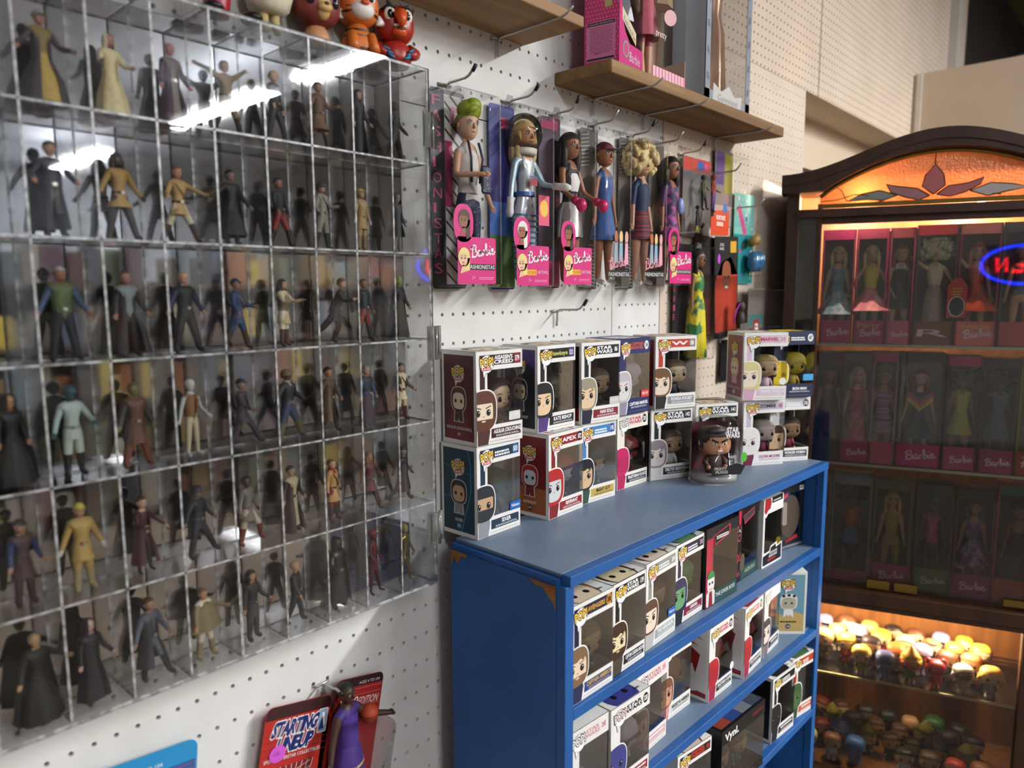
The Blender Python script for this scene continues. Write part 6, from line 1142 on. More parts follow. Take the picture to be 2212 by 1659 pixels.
def soldier(x, y, z, label, pal, H, **k):
    t = thing('action_figure', label, 'figure', (x, y, z), .2, 'carded action figures'); hc, hr, V = body(t, H, pal, **k); hair(t, H, hc, hr, pal.get('hat', '#2a2a2a'), 'helmet')
soldier(47.2, -1.6, 29.3, 'green soldier figure inside the orange based clamshell', dict(top='#4a5a2c', pants='#1c1c20', boot='#111111', skin='#5a5a3a', hat='#2a3420'), 3.4, ll=(22, 10, 10), la=(60, 0, 30))
soldier(49.2, -1.6, 29.3, 'red and purple soldier figure inside the orange based clamshell', dict(top='#8f2a20', pants='#4a3a8a', boot='#3a2a6a', skin='#a05a3a', hat='#a3301f'), 3.6, la=(20, 0, 60))
soldier(45.9, -1.7, 27.1, 'black and yellow soldier figure low in the orange based clamshell', dict(top='#17171a', pants='#1b1b20', boot='#b9b02a', skin='#2a2a2c', hat='#17171a'), 2.6)
carded(53.6, -.5, 28.2, 4.0, 7.8, 2.0, 'grey clamshell pack with yellow corner beside the orange based one', '#8d8a84', lambda b, w, h: (b.rect(w*.55, h*.45, w-.1, h-.3, M('#a9a03a'), 1), b.rect(.2, h*.55, w*.5, h-.2, M('#6a4a8a'), 2), b.rect(.1, .1, w-.1, 2.2, M('#c9b9a8'), 1), b.poly(ell2(1.5, 1.2, .9, .9), M('#d9a98f'), 2)), (.1, .1, 3.9, 7.0))
def d_teal(b, w, h):
    b.rect(.02, .05, w-.02, h*.55, M('#1f8a8a'), 1); r = random.Random(5)
    for i in range(26): b.poly(ell2(r.uniform(.3, w-.3), r.uniform(.3, h-.3), r.uniform(.12, .3), r.uniform(.1, .3), 10), M(r.choice(['#d9548a', '#e0d25a', '#4fb9a5', '#e9e0d6', '#3a6ab0'])), 2)
    b.poly([(.6, h-1.5), (1.4, h-1.2), (3.2, h-4.2), (2.4, h-4.6)], M('#cf4f86'), 3)
t = carded(59.0, -.4, 22.3, 5.0, 9.8, 1.8, 'teal and pink patterned card with round blue toy pods', '#7fc0b4', d_teal)
for i, (dx, dz) in enumerate(((.6, 2.4), (1.8, 2.5))): b = MB(); b.ell((dx, -1.0, dz), (.85, .75, 1.15), M('#3f6f9a', .2, coat=.5), 16, 10); b.ell((dx, -1.62, dz+.3), (.3, .14, .35), M('#8fd0ec', .15), 10, 7); obj('toy_pod', b, t)
b = MB(); b.tube([(0, -.8, 4.4), (.9, -1.1, 4.9), (1.2, -1.2, 4.4)], [.5, .6, .3], M('#9a7a3a', .5), 8); obj('toy_puppy', b, t)
carded(61.2, -1.2, 17.2, 4.4, 4.6, 2.6, 'grey clear tray pack hanging below the teal card', '#8f877c', lambda b, w, h: b.rect(.3, .4, w-.3, 1.6, M('#4f8a8c'), 1), (.1, .1, 4.3, 4.4))
def d_sw(b, w, h):
    b.rect(.05, h*.62, w-.05, h-.05, M('#151314'), 1); b.poly([(.2, .6), (w-.2, .6), (w-.1, h*.62), (w*.7, h*.8), (w*.3, h*.75), (.1, h*.55)], M('#b83a1c'), 1); b.poly(sup2(w*.5, h*.62, 1.0, 1.5, .8), M('#8a4a2c'), 2)
    for e in (-.4, .4): b.poly(ell2(w*.5+e, h*.6, .22, .2), M('#1a1412'), 3)
    b.poly(ell2(w*.5, h*.5, .4, .14), M('#d9d2c8'), 3); b.text('STAR', w*.22, h-1.0, .3, WHITE, 3, .9); b.text('WARS', w*.2, h-1.4, .3, WHITE, 3, 1.0); b.rect(w*.66, h-1.7, w*.92, h-.5, M('#d9a62a'), 3); b.poly(ell2(w*.18, h-2.3, .3, .5), M('#c84ad0'), 4)
carded(49.3, -.6, 16.9, 4.6, 10.2, 1.8, 'black and orange movie toy card nearer the dolls', '#151314', lambda b, w, h: (b.rect(.05, .1, w-.05, h*.6, M('#5a1a14'), 1), b.text('STAR', .5, h-1.2, .3, WHITE, 2, .9), b.text('WARS', .45, h-1.6, .3, WHITE, 2, 1.0), b.poly(sup2(w*.62, h*.55, 1.1, 1.8, .8), M('#2a1712'), 2)), (.4, .3, 4.2, 6.2), tilt=.06)
t = carded(54.2, -1.0, 16.6, 5.4, 10.6, 2.6, 'black and orange movie toy card with wide clear tray', '#151314', d_sw, (.3, .2, 5.3, 6.4), tilt=-.05)
b = MB(); b.face((-2.7, -2.64, 0), (1, 0, 0), (0, 0, 1)); b.rect(.5, .5, 2.4, 1.6, M('#5a544c'), 1); b.rect(3.6, .3, 5.1, 1.8, M('#7d1f1d'), 1); b.text('STAR', 4.0, 1.05, .3, WHITE, 2, .8, bold=.03); b.text('WARS', 3.95, .65, .3, WHITE, 2, .9, bold=.03); obj('label_card', b, t)
b = MB(); b.tube([(-1.6, -1.6, 1.6), (-1.2, -1.7, 2.9), (-.2, -1.7, 3.6)], .06, M('#b03ac8', .3), 6); obj('plastic_whip', b, t)
b = MB(); b.ell((.5, -1.4, 3.2), (.55, .5, .6), M('#3a2c22', .6), 12, 8); b.rings([(.9, .5, .4, .5, -1.4), (2.0, .6, .5, .5, -1.4), (2.8, .35, .3, .5, -1.4)], M('#33261d', .6), 12); obj('tray_figure', b, t)
t = carded(56.8, -.5, 11.6, 5.2, 4.6, 1.0, 'black movie toy card with red flame print standing behind the boxes', '#120f10', lambda b, w, h: (b.text('WARS', w*.3, h-1.3, .55, WHITE, 2, 1.7, bold=.03), b.text('EPISODE I', w*.3, h-1.9, .36, M('#d9a9a0'), 2, 1.8), b.poly([(w*.3, 0), (w*.5, h-2.2), (w*.7, 0)], M('#a32a1c'), 1)))
# ---------------------------------------------------------------- basketball and hockey cards
t = thing('sports_card', 'red carded basketball toy with white and blue lettering hanging below the case', 'toy pack', (1.1, -.85, -13.9), rot=(0, RAD(12), 0))
b = MB(); b.face((-4.1, 0, 0), (1, 0, 0), (0, 0, 1)); h = 11.6; P = rr(0, 0, 8.2, h, .45); P = [(x, y) for x, y in P]
b.prism(rr(0, 0, 4.35, h, .4), -.03, 0, M('#b5281f', .4)); b.prism(rr(4.6, 0, 8.2, h+.7, .4), -.03, 0, M('#9a221d', .4)); b.prism([(4, .4), (5, .4), (5, h-1.2), (4, h-1.2)], -.03, 0, M('#b5281f', .4)); obj('backing_card', b, t)
b = MB(); b.face((-4.1, 0, 0), (1, 0, 0), (0, 0, 1))
b.poly(clip(rr(.02, 0, 4.33, h-.02, .4), y0=h-.75), M('#33100f', .4), 1); b.poly(clip(rr(4.62, 0, 8.18, h+.68, .4), y0=h+.1), M('#2c0f0f', .4), 1)
for i in range(6): b.rect(.1, h-1.3-i*.38, 4.3, h-1.26-i*.38, M('#7a1a15'), 1); b.rect(4.65, h-.1-i*.38, 8.1, h-.05-i*.38, M('#c65a4a'), 1)
b.otext('STARTING', .45, h-1.75, .78, M('#1d2a6a', .4), WHITE, 3, 3.0, o=.06, bold=.05, shear=.25); b.otext('LINEUP', .85, h-2.75, .78, M('#1d2a6a', .4), WHITE, 3, 2.4, o=.06, bold=.05, shear=.25)
b.text('SPORTS SUPERSTAR COLLECTIBLES', .25, h-3.2, .2, WHITE, 3, 3.7)
b.poly(rr(3.55, h-2.2, 4.2, h-.75, .1), WHITE, 3); b.poly(rr(3.6, h-2.15, 4.15, h-.8, .08), M('#8fa4c2'), 4); b.poly([(3.65, h-2.0), (4.0, h-2.0), (3.85, h-1.2)], M('#1f3a7a'), 5); b.poly([(3.9, h-1.9), (4.1, h-1.7), (3.95, h-1.0), (3.8, h-1.0)], WHITE, 5)
b.text('1998', 5.0, h-1.25, .7, WHITE, 3, 1.35, shear=.1); b.text('EDITION', 6.4, h-1.15, .5, M('#e9d9d0'), 3, 1.5, shear=.2); b.text('AGES 4 TO 104', 6.3, h+.2, .18, M('#e9d9d0'), 3, 1.6)
b.poly([(1.4, h-3.6), (3.6, h-3.6), (3.2, h-6.2), (1.7, h-6.4)], M('#7d2019'), 2)
for i in range(7): b.line([(1.4+i*.36, h-3.6), (1.2+i*.32+(.5 if i < 3 else 0), h-6.0)], .05, M('#e6c9bd'), 3); b.line([(1.5, h-3.8-i*.36), (2.5, h-4.0-i*.36), (3.4, h-3.7-i*.36)], .04, M('#e6c9bd'), 3)
b.poly(sup2(2.3, h-5.9, .75, .55, .9), M('#5a1512'), 4); b.poly([(1.4, h-9.6), (2.2, h-9.6), (2.1, h-6.3), (1.7, h-6.1)], M('#8a3a28'), 4); b.poly(ell2(2.3, h-9.0, .7, .9), M('#4a1f18'), 5)
obj('card_print', b, t)
b = MB(); b.face((-4.1, -.04, 0), (1, 0, 0), (0, 0, 1)); b.poly(ell2(1.05, h-2.75, .52, .5, 24), M('#d65ad0', .5), 5); b.text('15-', .85, h-2.85, .26, M('#6a2a7a'), 6, .4); obj('price_sticker', b, t)
b, vs, fs = shell_of(4.3, .2, 7.9, h-1.4, 2.3, .5, FILM2); b.face((-4.1, 0, 0), (1, 0, 0), (0, 0, 1)); b.add(vs, fs, FILM2); obj('blister', b, t)
t2 = thing('basketball_player', 'basketball player figurine in purple and gold kit inside the red card blister', 'figure', (4.2, -1.6, -9.9), .3)
hc, hr, V = body(t2, 8.2, dict(top='#4a2f7d', slv='#4a2f24', fore='#4a2f24', hand='#3f271d', pants='#4a2f7d', shin='#3f2a22', boot='#3f2a22', skin='#4a2e22', foot='#d8d2c6'), la=(38, 25, 60), ra=(24, 0, 10), ll=(12, 10, 20), rl=(10, -6, 10)); hair(t2, 8.2, hc, hr, '#15100e', 'crew')
dress(t2, 8.2, 'shorts', M('#4a2f86', .6), [(V[0].z+.05, .075, .07), (V[0].z, .1, .09), (V[0].z-.13, .13, .1)], folds(6, .05)); dress(t2, 8.2, 'jersey', M('#51358c', .6), [(V[0].z+.27, .09, .07), (V[0].z+.15, .09, .085), (V[0].z+.03, .083, .078)])
b = MB(); b.at(Matrix.Scale(8.2, 4)); b.rings([(V[0].z+.04, .079, .074), (V[0].z+.06, .079, .074)], M('#d9b23f', .5), 18, (False, False)); b.rings([(V[0].z-.135, .136, .106), (V[0].z-.118, .133, .103)], M('#d9c06a', .5), 24, (False, False)); obj('gold_trim', b, t2)
b = MB(); b.ell((0, 0, 0), (.58, .58, .58), M('#b5451f', .55), 18, 12); b.rings([(-.02, .585, .585), (.02, .585, .585)], M('#3a1a10'), 20, (False, False)); obj('toy_basketball', b, None, (5.75, -1.75, -4.4), label='small orange basketball beside the purple kit figurine', cat='ball')
t = thing('sports_card', 'blue carded hockey toy corner at the foot of the picture', 'toy pack', (-9.4, -.5, -12.2), rot=(0, RAD(6), 0))
b = MB(); b.face((-4, 0, 0), (1, 0, 0), (0, 0, 1)); b.prism(rr(0, 0, 8, 11, .5), -.03, 0, M('#2b8fc4', .4))
b.rect(.1, .2, 7.9, 9.9, M('#2a5f8f'), 1)
for i in range(9): b.rect(.1, 9.7-i*.3, 7.9, 9.76-i*.3, M('#8a3f8a'), 2)
b.text('AGES 4 TO 104', 4.3, 10.1, .22, WHITE, 3, 1.9); b.otext('Hockey', 4.0, 8.8, .8, WHITE, M('#1f4a7a'), 3, 3.2, shear=.2); obj('backing_card', b, t)
# ---------------------------------------------------------------- vinyl animals on top of the case
ZT = 34.72+.02
def toy(name, label, x, y, rz): return thing(name, label, 'toy', (x, y, ZT), rz, 'vinyl toys on top of the case')
RB = M('#a3291a', .35); OR = M('#d8571f', .35); BLU = M('#2f7fa8', .4); CRM = M('#e6dcc0', .5)
def eyes(t, z, y, sx, r, m1='#efe9d6', look=0):
    for s in (-1, 1):
        b = MB(); b.ell((s*sx, y, z), (r, r*.45, r*1.15), M(m1, .3), 14, 9); obj('eye', b, t)
        b = MB(); b.ell((s*sx+look, y-r*.42, z-.02), (r*.55, r*.25, r*.7), M('#0c0c0c', .15), 12, 8); b.ell((s*sx+look+r*.2, y-r*.66, z+r*.25), (r*.14, r*.06, r*.14), M('#ffffff', .2), 6, 4); obj('pupil', b, t)
t = toy('vinyl_parrot', 'glossy red vinyl parrot with orange beak and blue wing tips', 9.35, -1.35, -.35)
b = MB(); b.rings([(0, .8, .75), (.5, 1.05, .9), (1.1, .9, .8), (1.5, .5, .5)], RB, 20); obj('body', b, t)
b = MB(); b.ell((0, 0, 2.35), (1.15, .95, 1.1), RB, 24, 14, .8); obj('head', b, t)
b = MB(); b.tube([(0, -.75, 2.75), (0, -1.3, 2.6), (0, -1.45, 2.15), (0, -1.3, 1.85)], [.3, .36, .24, .05], OR, 14); b.ell((0, -.95, 1.75), (.45, .35, .3), OR, 14, 8); b.ell((0, -1.12, 1.85), (.3, .22, .16), M('#4a1410'), 12, 7); b.box(-.4, -1.2, 1.98, .4, -1.05, 2.1, M('#efe6da'), .03); obj('beak', b, t)
for s in (-1, 1):
    b = MB(); b.tube([(s*.9, .1, 1.2), (s*1.1, -.3, .8), (s*.75, -.75, .55)], [.3, .38, .2], RB, 12); w = obj('wing', b, t)
    for i in range(3): b = MB(); b.tube([(s*(.95-.15*i), -.55-.1*i, .95-.22*i), (s*(.6-.15*i), -.9, .75-.22*i)], [.12, .05], BLU, 8); obj('feather_tip', b, w)
    b = MB(); b.tube([(s*.2, -.85, 3.1), (s*.55, -.85, 3.22), (s*.95, -.6, 2.95)], [.09, .12, .05], M('#120d0c'), 8); obj('brow', b, t)
eyes(t, 2.72, -.78, .5, .36)
t = toy('vinyl_tiger', 'orange vinyl tiger cub with black stripes and white muzzle', 6.75, -1.3, -.25); TG = M('#d9752c', .4); BK = M('#17120f', .5); WT = M('#efe8de', .4)
b = MB(); b.rings([(0, .95, .85), (.5, 1.05, .95), (1.2, .75, .7), (1.7, .5, .5)], TG, 20); obj('body', b, t)
b = MB(); b.ell((0, 0, 2.7), (1.2, 1.0, 1.05), TG, 24, 14, .8); b.ell((0, -.75, 2.35), (.72, .5, .5), WT, 16, 10); b.ell((0, -1.22, 2.62), (.25, .14, .16), M('#c8502c', .3), 12, 7); obj('head', b, t)
for s in (-1, 1):
    b = MB(); b.ell((s*.9, .1, 3.65), (.35, .2, .35), TG, 12, 8); obj('ear', b, t); b = MB(); b.tube([(s*1.1, -.2, 2.2), (s*1.3, -.3, 2.0), (s*1.0, -.4, 1.85)], [.3, .22, .05], WT, 8); obj('cheek_ruff', b, t)
    b = MB(); b.tube([(s*.55, -.55, 1.1), (s*.6, -.85, .5), (s*.6, -.95, .15)], [.3, .3, .32], TG, 12); obj('paw', b, t)
    for i in range(3): b = MB(); b.tube([(s*1.12, -.35, 2.75-.28*i), (s*.85, -.72, 2.7-.26*i), (s*.62, -.9, 2.72-.25*i)], [.04, .07, .02], BK, 6); obj('stripe', b, t)
for i in range(4): b = MB(); b.rings([(.25+i*.35, 1.03-.1*i, .93-.08*i), (.36+i*.35, 1.03-.1*i, .93-.08*i)], BK, 14, (False, False), True, RAD(180), RAD(300)); obj('stripe', b, t)
eyes(t, 3.0, -.82, .48, .3)
t = toy('vinyl_bear', 'reddish brown vinyl bear cub with cream face patch', 4.0, -1.35, -.15); BR = M('#7d3024', .55, vary=.12, scale=70)
b = MB(); b.rings([(0, .7, .65), (.4, .75, .7), (.9, .5, .5)], M('#c98f62', .5), 18); obj('body', b, t)
b = MB(); b.ell((0, 0, 2.1), (1.3, 1.1, 1.2), BR, 24, 14, .82); obj('head', b, t)
b = MB(); b.ell((.05, -.78, 1.9), (.48, .4, .8), M('#c9a362', .5), 16, 10); b.ell((.05, -1.1, 1.7), (.4, .25, .26), M('#d3ae6d', .5), 14, 8); b.ell((.05, -1.33, 1.82), (.14, .08, .09), M('#3a1d14', .3), 10, 6); obj('face_patch', b, t)
for s in (-1, 1): b = MB(); b.ell((s*1.0, .1, 3.15), (.4, .25, .4), BR, 14, 9); obj('ear', b, t)
eyes(t, 2.05, -.95, .66, .28, '#120f0e')
t = toy('vinyl_owl', 'cream shaggy vinyl toy with tan legs beside the bear cub', 1.25, -1.3, 0)
b = MB(); b.rings([(.9, .5, .5), (1.1, 1.0, .9), (1.9, 1.25, 1.05), (2.8, 1.0, .9), (3.3, .5, .5)], CRM, 26, fold=lambda tt, k: 1+.05*sin(11*tt)); obj('body', b, t)
for s in (-1, 1): b = MB(); b.tube([(s*.3, 0, 1.0), (s*.33, -.05, .35), (s*.35, -.25, .1)], [.26, .22, .26], M('#c9b27d', .5), 10); obj('leg', b, t); b = MB(); b.ell((s*.4, -.85, 2.2), (.3, .25, .3), M('#5a3a1c', .4), 12, 8); obj('eye', b, t)
t = toy('vinyl_toy', 'red and black vinyl toy standing nearest the viewer above the case', -1.6, -1.5, 0)
b = MB(); b.rings([(0, .55, .5), (.4, .6, .55), (1.2, .7, .6), (2.2, .5, .5)], M('#a3182c', .35), 18); obj('body', b, t)
for s in (-1, 1): b = MB(); b.ell((s*1.0+.6, -.3, .25), (.5, .7, .28), M('#151214', .4), 14, 8); obj('shoe', b, t)
# ---------------------------------------------------------------- gift boxes on the plank
ZP = 37.22+.955
t = thing('doll_gift_box', 'pink spotted doll box with clear front on the plank shelf', 'doll box', (27.5, -4.9, ZP), RAD(9))
b = MB(); m = M('#c9286c', .45); b.box(0, 0, 0, .04, 2.9, 13, m); b.box(0, 2.86, 0, 4.3, 2.9, 13, m); b.box(0, 0, 0, 4.3, 2.9, .04, m); b.box(0, 0, 12.96, 4.3, 2.9, 13, m); b.box(0, 0, 0, 4.3, .04, 1.9, M('#d63a84', .4)); obj('carton', b, t)
b = MB(); b.face((0, 2.9, 0), (0, -1, 0), (0, 0, 1))
for i in range(11):
    for j in range(26): b.poly(ell2(.18+i*.26+(j % 2)*.13, .2+j*.3, .05, .05, 8), M('#e88ab4', .4), 1)
b.rect(.2, .5, 2.6, 3.3, M('#d977a6', .4), 2); b.rect(.25, 3.0, 2.55, 3.25, BLACK, 3); b.text('CONSUMER INFORMATION', .32, 3.06, .12, M('#e6b4cc'), 4, 2.1); tinylines(b, .45, 2.8, 2.4, 14, M('#8a3a62'), 3, .13, .05); b.rect(.25, .55, 2.5, .7, BLACK, 3); b.text('1-800-524-TOYS', .8, .95, .13, M('#5a1f3f'), 4, 1.3)
b.rect(1.7, 4.2, 2.3, 6.5, M('#b9b06a', .4), 2); obj('side_print', b, t)
b = MB(); b.face((0, 0, 0), (1, 0, 0), (0, 0, 1)); b.poly([(0, 1.9), (0, 5.5), (.35, 4.8), (.5, 3.6), (1.0, 2.6), (1.9, 1.9)], M('#d63a84', .4), 1); b.poly([(.5, 3.3), (3.0, 2.0), (3.0, 2.9), (.5, 4.2)], M('#e9d9b0', .4), 2); b.text('Fashion', .65, 3.3, .4, M('#4a3a9a', .4), 3, 1.5, rot=-.46); b.text('Fun', 2.1, 2.55, .4, M('#7a5a2a', .4), 3, .75, rot=-.46); b.poly(ell2(1.2, 1.35, .55, .6), M('#6ac08a', .4), 3); b.poly(ell2(1.2, 1.35, .42, .48), M('#d84a8a', .4), 4); b.text('Barbie', 1.8, .65, .7, M('#f4d9e6', .4), 4, 1.9, shear=.1); obj('front_print', b, t)
b = MB(); b.box(.04, .01, 1.9, 4.28, .03, 12.96, FILM); b.box(4.26, .01, .04, 4.29, 2.86, 12.96, FILM); obj('window', b, t)
doll((29.2, -3.5, ZP+.1), .1, 'blond doll in white outfit inside the pink spotted box', dict(top='#e6e2e0', slv='#d9a582', fore='#d9a582', pants='#e0dcdc', shin='#d9a582', boot='#d9a582', skin='#d9a582'), 11.4, 'long', '#d9bb78', [('dress', '#e3e2ea', .3, .13, .06)])
t = thing('doll_gift_box', 'clear fronted doll box with pink striped base beside the spotted box', 'doll box', (32.0, -5.0, ZP), RAD(1))
b = MB(); b.box(0, 2.7, 0, 5.2, 2.75, 13, M('#dcb08c', .45)); b.box(0, 0, 0, 5.2, 2.75, .05, M('#e6b4bd')); b.box(0, 0, 0, 5.2, .04, .9, M('#e88ba0', .4)); b.box(5.16, 2.2, 0, 5.2, 2.75, 13, M('#e9d4bd', .35)); b.box(5.16, 0, 0, 5.2, 2.75, 2.2, M('#e9d4bd', .35)); b.box(5.17, 0, 2.2, 5.19, 2.2, 13, FILM2); obj('carton', b, t)
b = MB(); b.face((0, 0, 0), (1, 0, 0), (0, 0, 1)); [b.rect(.1+i*.5, .03, .33+i*.5, .87, M('#f6d5da', .4), 1) for i in range(10)]; b.text('pretty', .4, 3.2, .5, M('#f2e2da', .4), 3, 1.6, shear=.1); b.poly(ell2(2.6, 5.0, 1.0, .6, 20, .3), M('#e6b4b4', .4), 1); obj('front_print', b, t)
b = MB(); b.box(.02, .01, .9, 5.16, .03, 12.9, FILM2); obj('window', b, t)
b = MB(); b.rings([(0, 1.3, .9), (2.2, 1.1, .8), (3.4, .7, .5)], M('#c9a97a', .6), 7, smooth=False); obj('cardboard_insert', b, t, (3.4, 1.4, 6.3))
doll((33.4, -3.3, ZP+.1), .1, 'doll in pink plaid outfit inside the striped base box', dict(top='#c9707c', slv='#d0a080', fore='#d0a080', pants='#b9606e', shin='#d0a080', boot='#d0a080', skin='#d0a080'), 11.3, 'long', '#c9a766', [('skirt', '#c4616f', .3, .12, .05)])
t = thing('doll_gift_box', 'tall silver scroll framed box with large gowned doll on the plank end', 'doll box', (41.6, -4.4, ZP), RAD(0))
SIL = M('#aab2bc', .3, .4); b = MB(); b.box(0, 3.3, 0, 9.0, 3.35, 15, M('#7a7f8c', .4)); b.box(0, 0, 0, 9, 3.35, .06, SIL); b.box(0, 0, 0, .06, 3.35, 15, SIL); b.box(8.94, 0, 0, 9, 3.35, 1.2, SIL); b.box(8.95, 0, 1.2, 8.98, 3.35, 15, FILM2); b.box(0, 0, 0, 9.0, .05, 1.2, SIL); b.box(0, 0, 0, .9, .05, 15, SIL); b.box(8.1, 0, 0, 9, .05, 15, SIL); obj('carton', b, t)
b = MB(); b.face((0, 0, 0), (1, 0, 0), (0, 0, 1))
for s, x in ((1, .45), (-1, 8.55)):
    for i in range(6): c = [(x+s*.22*cos(a)*(1-a/9), 1.8+i*2.2+.5*sin(a)+a*.15) for a in (k*.6 for k in range(11))]; b.line(c, .08, M('#3d4654'), 1)
b.poly([(1.5, .1), (7, .1), (7.4, 1.6), (5.8, 1.3), (4.6, 2.1), (3.2, 1.4), (1.6, 1.9)], M('#d2d0cc', .3), 2); b.text('Genevieve', 2.4, .5, .6, M('#8f8a86', .3), 3, 4.0, shear=.15); b.rect(6.4, 12.3, 7.9, 13.6, WHITE, 3); tinylines(b, 6.6, 13.0, 7.7, 2, BLACK, 4, .3, .12); obj('front_print', b, t)
b = MB(); b.box(.9, .01, 1.2, 8.1, .03, 14.9, FILM2); obj('window', b, t)
doll((46.0, -2.6, ZP+.1), 0, 'large doll in peach and gold gown inside the silver scroll box', dict(top='#b98f74', slv='#c99f80', fore='#c99f80', pants='#a98268', shin='#a98268', boot='#a98268', skin='#c99f80'), 14, 'long', '#4a342a', [('gown', M('#b58a6e', .3, .3, vary=.2, scale=20))])
# ---------------------------------------------------------------- lit curio cabinet
CO = (68.38, -16.79, -37.5); CR = math.atan2(-.95, .32)
def C(u, y, z): return (CO[0]+u*cos(CR)-y*sin(CR), CO[1]+u*sin(CR)+y*cos(CR), z)
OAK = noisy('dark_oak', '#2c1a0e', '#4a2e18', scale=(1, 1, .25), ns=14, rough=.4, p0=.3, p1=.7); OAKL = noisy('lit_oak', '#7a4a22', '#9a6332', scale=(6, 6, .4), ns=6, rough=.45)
BRASS = M('#8a7436', .3, .8); GLS = clear('#f4f5f3', .01, 1.5, 1.0, .006, 'cabinet_glass'); GEDGE = M('#c9c3a4', .2)
cab = thing('curio_cabinet', 'dark oak curio cabinet with arched stained glass top full of boxed dolls', 'cabinet', CO, CR); z_ = lambda z: z+37.5
def cpart(nm, *a, parent=None, mat=OAK, c=.05):
    b = MB(); b.box(a[0], a[1], z_(a[2]), a[3], a[4], z_(a[5]), mat, c); return obj(nm, b, parent or cab)
cpart('stile', -14.3, -.2, -37.5, -13.0, 1.2, 33); cpart('stile', -11.1, -.2, -37.5, -10.6, 1.2, 31); cpart('side_glass', -13.0, .1, -36, -11.1, .25, 30, mat=clear('#b9b070', .05, 1.6, 1.6, .05, 'reflection_tinted_glass'), c=0); cpart('side_reflection', -13.0, 1.0, -36, -11.1, 1.15, 30, mat=noisy('green_gold_reflection', '#3a3a1c', '#8a7a34', ns=2, rough=.4), c=0)  # green-gold reflection painted as glass tint and a coloured sheet behind it
cpart('side_panel', -14.3, 1.2, -37.5, -13.6, 14, 33); cpart('side_panel', 15.4, 1.2, -37.5, 16.1, 14, 33); cpart('stile', 11.3, -.2, -37.5, 13.4, 1.2, 31); cpart('stile', 13.4, -.2, -37.5, 16.1, 1.2, 33)
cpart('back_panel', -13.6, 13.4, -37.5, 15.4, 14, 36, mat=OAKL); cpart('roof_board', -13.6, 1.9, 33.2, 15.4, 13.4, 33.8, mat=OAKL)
xc, hw = .9, 15.7
zo = lambda u: 34.2+3.85*(.5+.5*cos(pi*min(1, abs(u-xc)/hw))); zi = lambda u: 31.0+4.9*(max(0, cos(pi/2*min(1, abs(u-xc)/12.6)))**.8)
b = MB(); b.face((0, -1.3, z_(0)), (1, 0, 0), (0, 0, 1)); N = 36; us = [-14.9+31.6*i/N for i in range(N+1)]
b.prism([(u, zo(u)) for u in us]+[(u, max(32.2, zi(u)+.25)) for u in us[::-1]], -3.2, 0, OAK); b.prism([(u, zo(u)-.9) for u in us]+[(u, zo(u)-1.15) for u in us[::-1]], 0, .22, OAK); obj('arched_crown', b, cab)
ul = [-10.9+23.6*i/28 for i in range(29)]
am = bpy.data.materials.new('amber_glass'); am.use_nodes = True; nt = am.node_tree; nt.nodes.clear()
o_ = nt.nodes.new('ShaderNodeOutputMaterial'); mx = nt.nodes.new('ShaderNodeMixShader'); tr = nt.nodes.new('ShaderNodeBsdfTranslucent'); gl = nt.nodes.new('ShaderNodeBsdfGlossy'); no = nt.nodes.new('ShaderNodeTexNoise'); bp = nt.nodes.new('ShaderNodeBump'); tc = nt.nodes.new('ShaderNodeTexCoord')
no.inputs['Scale'].default_value = 160; bp.inputs['Strength'].default_value = .8; bp.inputs['Distance'].default_value = .003; tr.inputs[0].default_value = lin('#d9a67c'); gl.inputs['Roughness'].default_value = .25; gl.inputs[0].default_value = (.8, .6, .45, 1); mx.inputs[0].default_value = .2
nt.links.new(tc.outputs['Object'], no.inputs['Vector']); nt.links.new(no.outputs['Fac'], bp.inputs['Height']); nt.links.new(bp.outputs[0], gl.inputs['Normal']); nt.links.new(bp.outputs[0], tr.inputs['Normal']); nt.links.new(tr.outputs[0], mx.inputs[1]); nt.links.new(gl.outputs[0], mx.inputs[2]); nt.links.new(mx.outputs[0], o_.inputs[0])
b = MB(); b.face((0, .5, z_(0)), (1, 0, 0), (0, 0, 1)); b.prism([(ul[-1], 30.9), (ul[0], 30.9)][::-1]+[(u, zi(u)) for u in ul[::-1]], -.12, 0, am); lun = obj('stained_glass', b, cab)
b = MB(); b.face((0, .1, z_(0)), (1, 0, 0), (0, 0, 1)); b.tube([(u, zi(u), .1) for u in ul], .22, BRASS, 6); b.box(-10.9, 30.5, -.1, 12.7, 30.95, .35, BRASS, .05); obj('brass_rim', b, cab)
PT = {'#cf7a78': [[(.1, 31.5), (-1.0, 32.4), (-.75, 33.5), (.15, 34.6), (.95, 33.5), (1.15, 32.4)], [(.4, 31.5), (1.4, 32.3), (3.2, 32.5), (4.6, 33.0), (4.3, 32.3), (3.0, 31.6), (1.6, 31.2)]], '#b9898a': [[(-.2, 31.4), (-1.4, 32.2), (-3.2, 32.5), (-4.4, 32.8), (-3.9, 31.9), (-2.4, 31.3), (-1.2, 31.0)]], '#9aa39c': [[(-3.3, 31.6), (-5.0, 32.2), (-6.8, 31.9), (-8.2, 31.2), (-6.2, 31.3), (-4.6, 31.1)]], '#d9d4cc': [[(3.4, 31.7), (5.2, 32.4), (7.0, 32.2), (8.6, 31.8), (6.8, 31.5), (5.0, 31.1)]]}
for c, ps in PT.items():
    for p in ps:
        b = MB(); b.face((0, .42, z_(0)), (1, 0, 0), (0, 0, 1)); b.prism(p, 0, .08, M(c, .3)); b.tube([(x, y, .06) for x, y in p+[p[0]]], .07, M('#5a4a26', .4, .6), 5); obj('petal', b, lun)
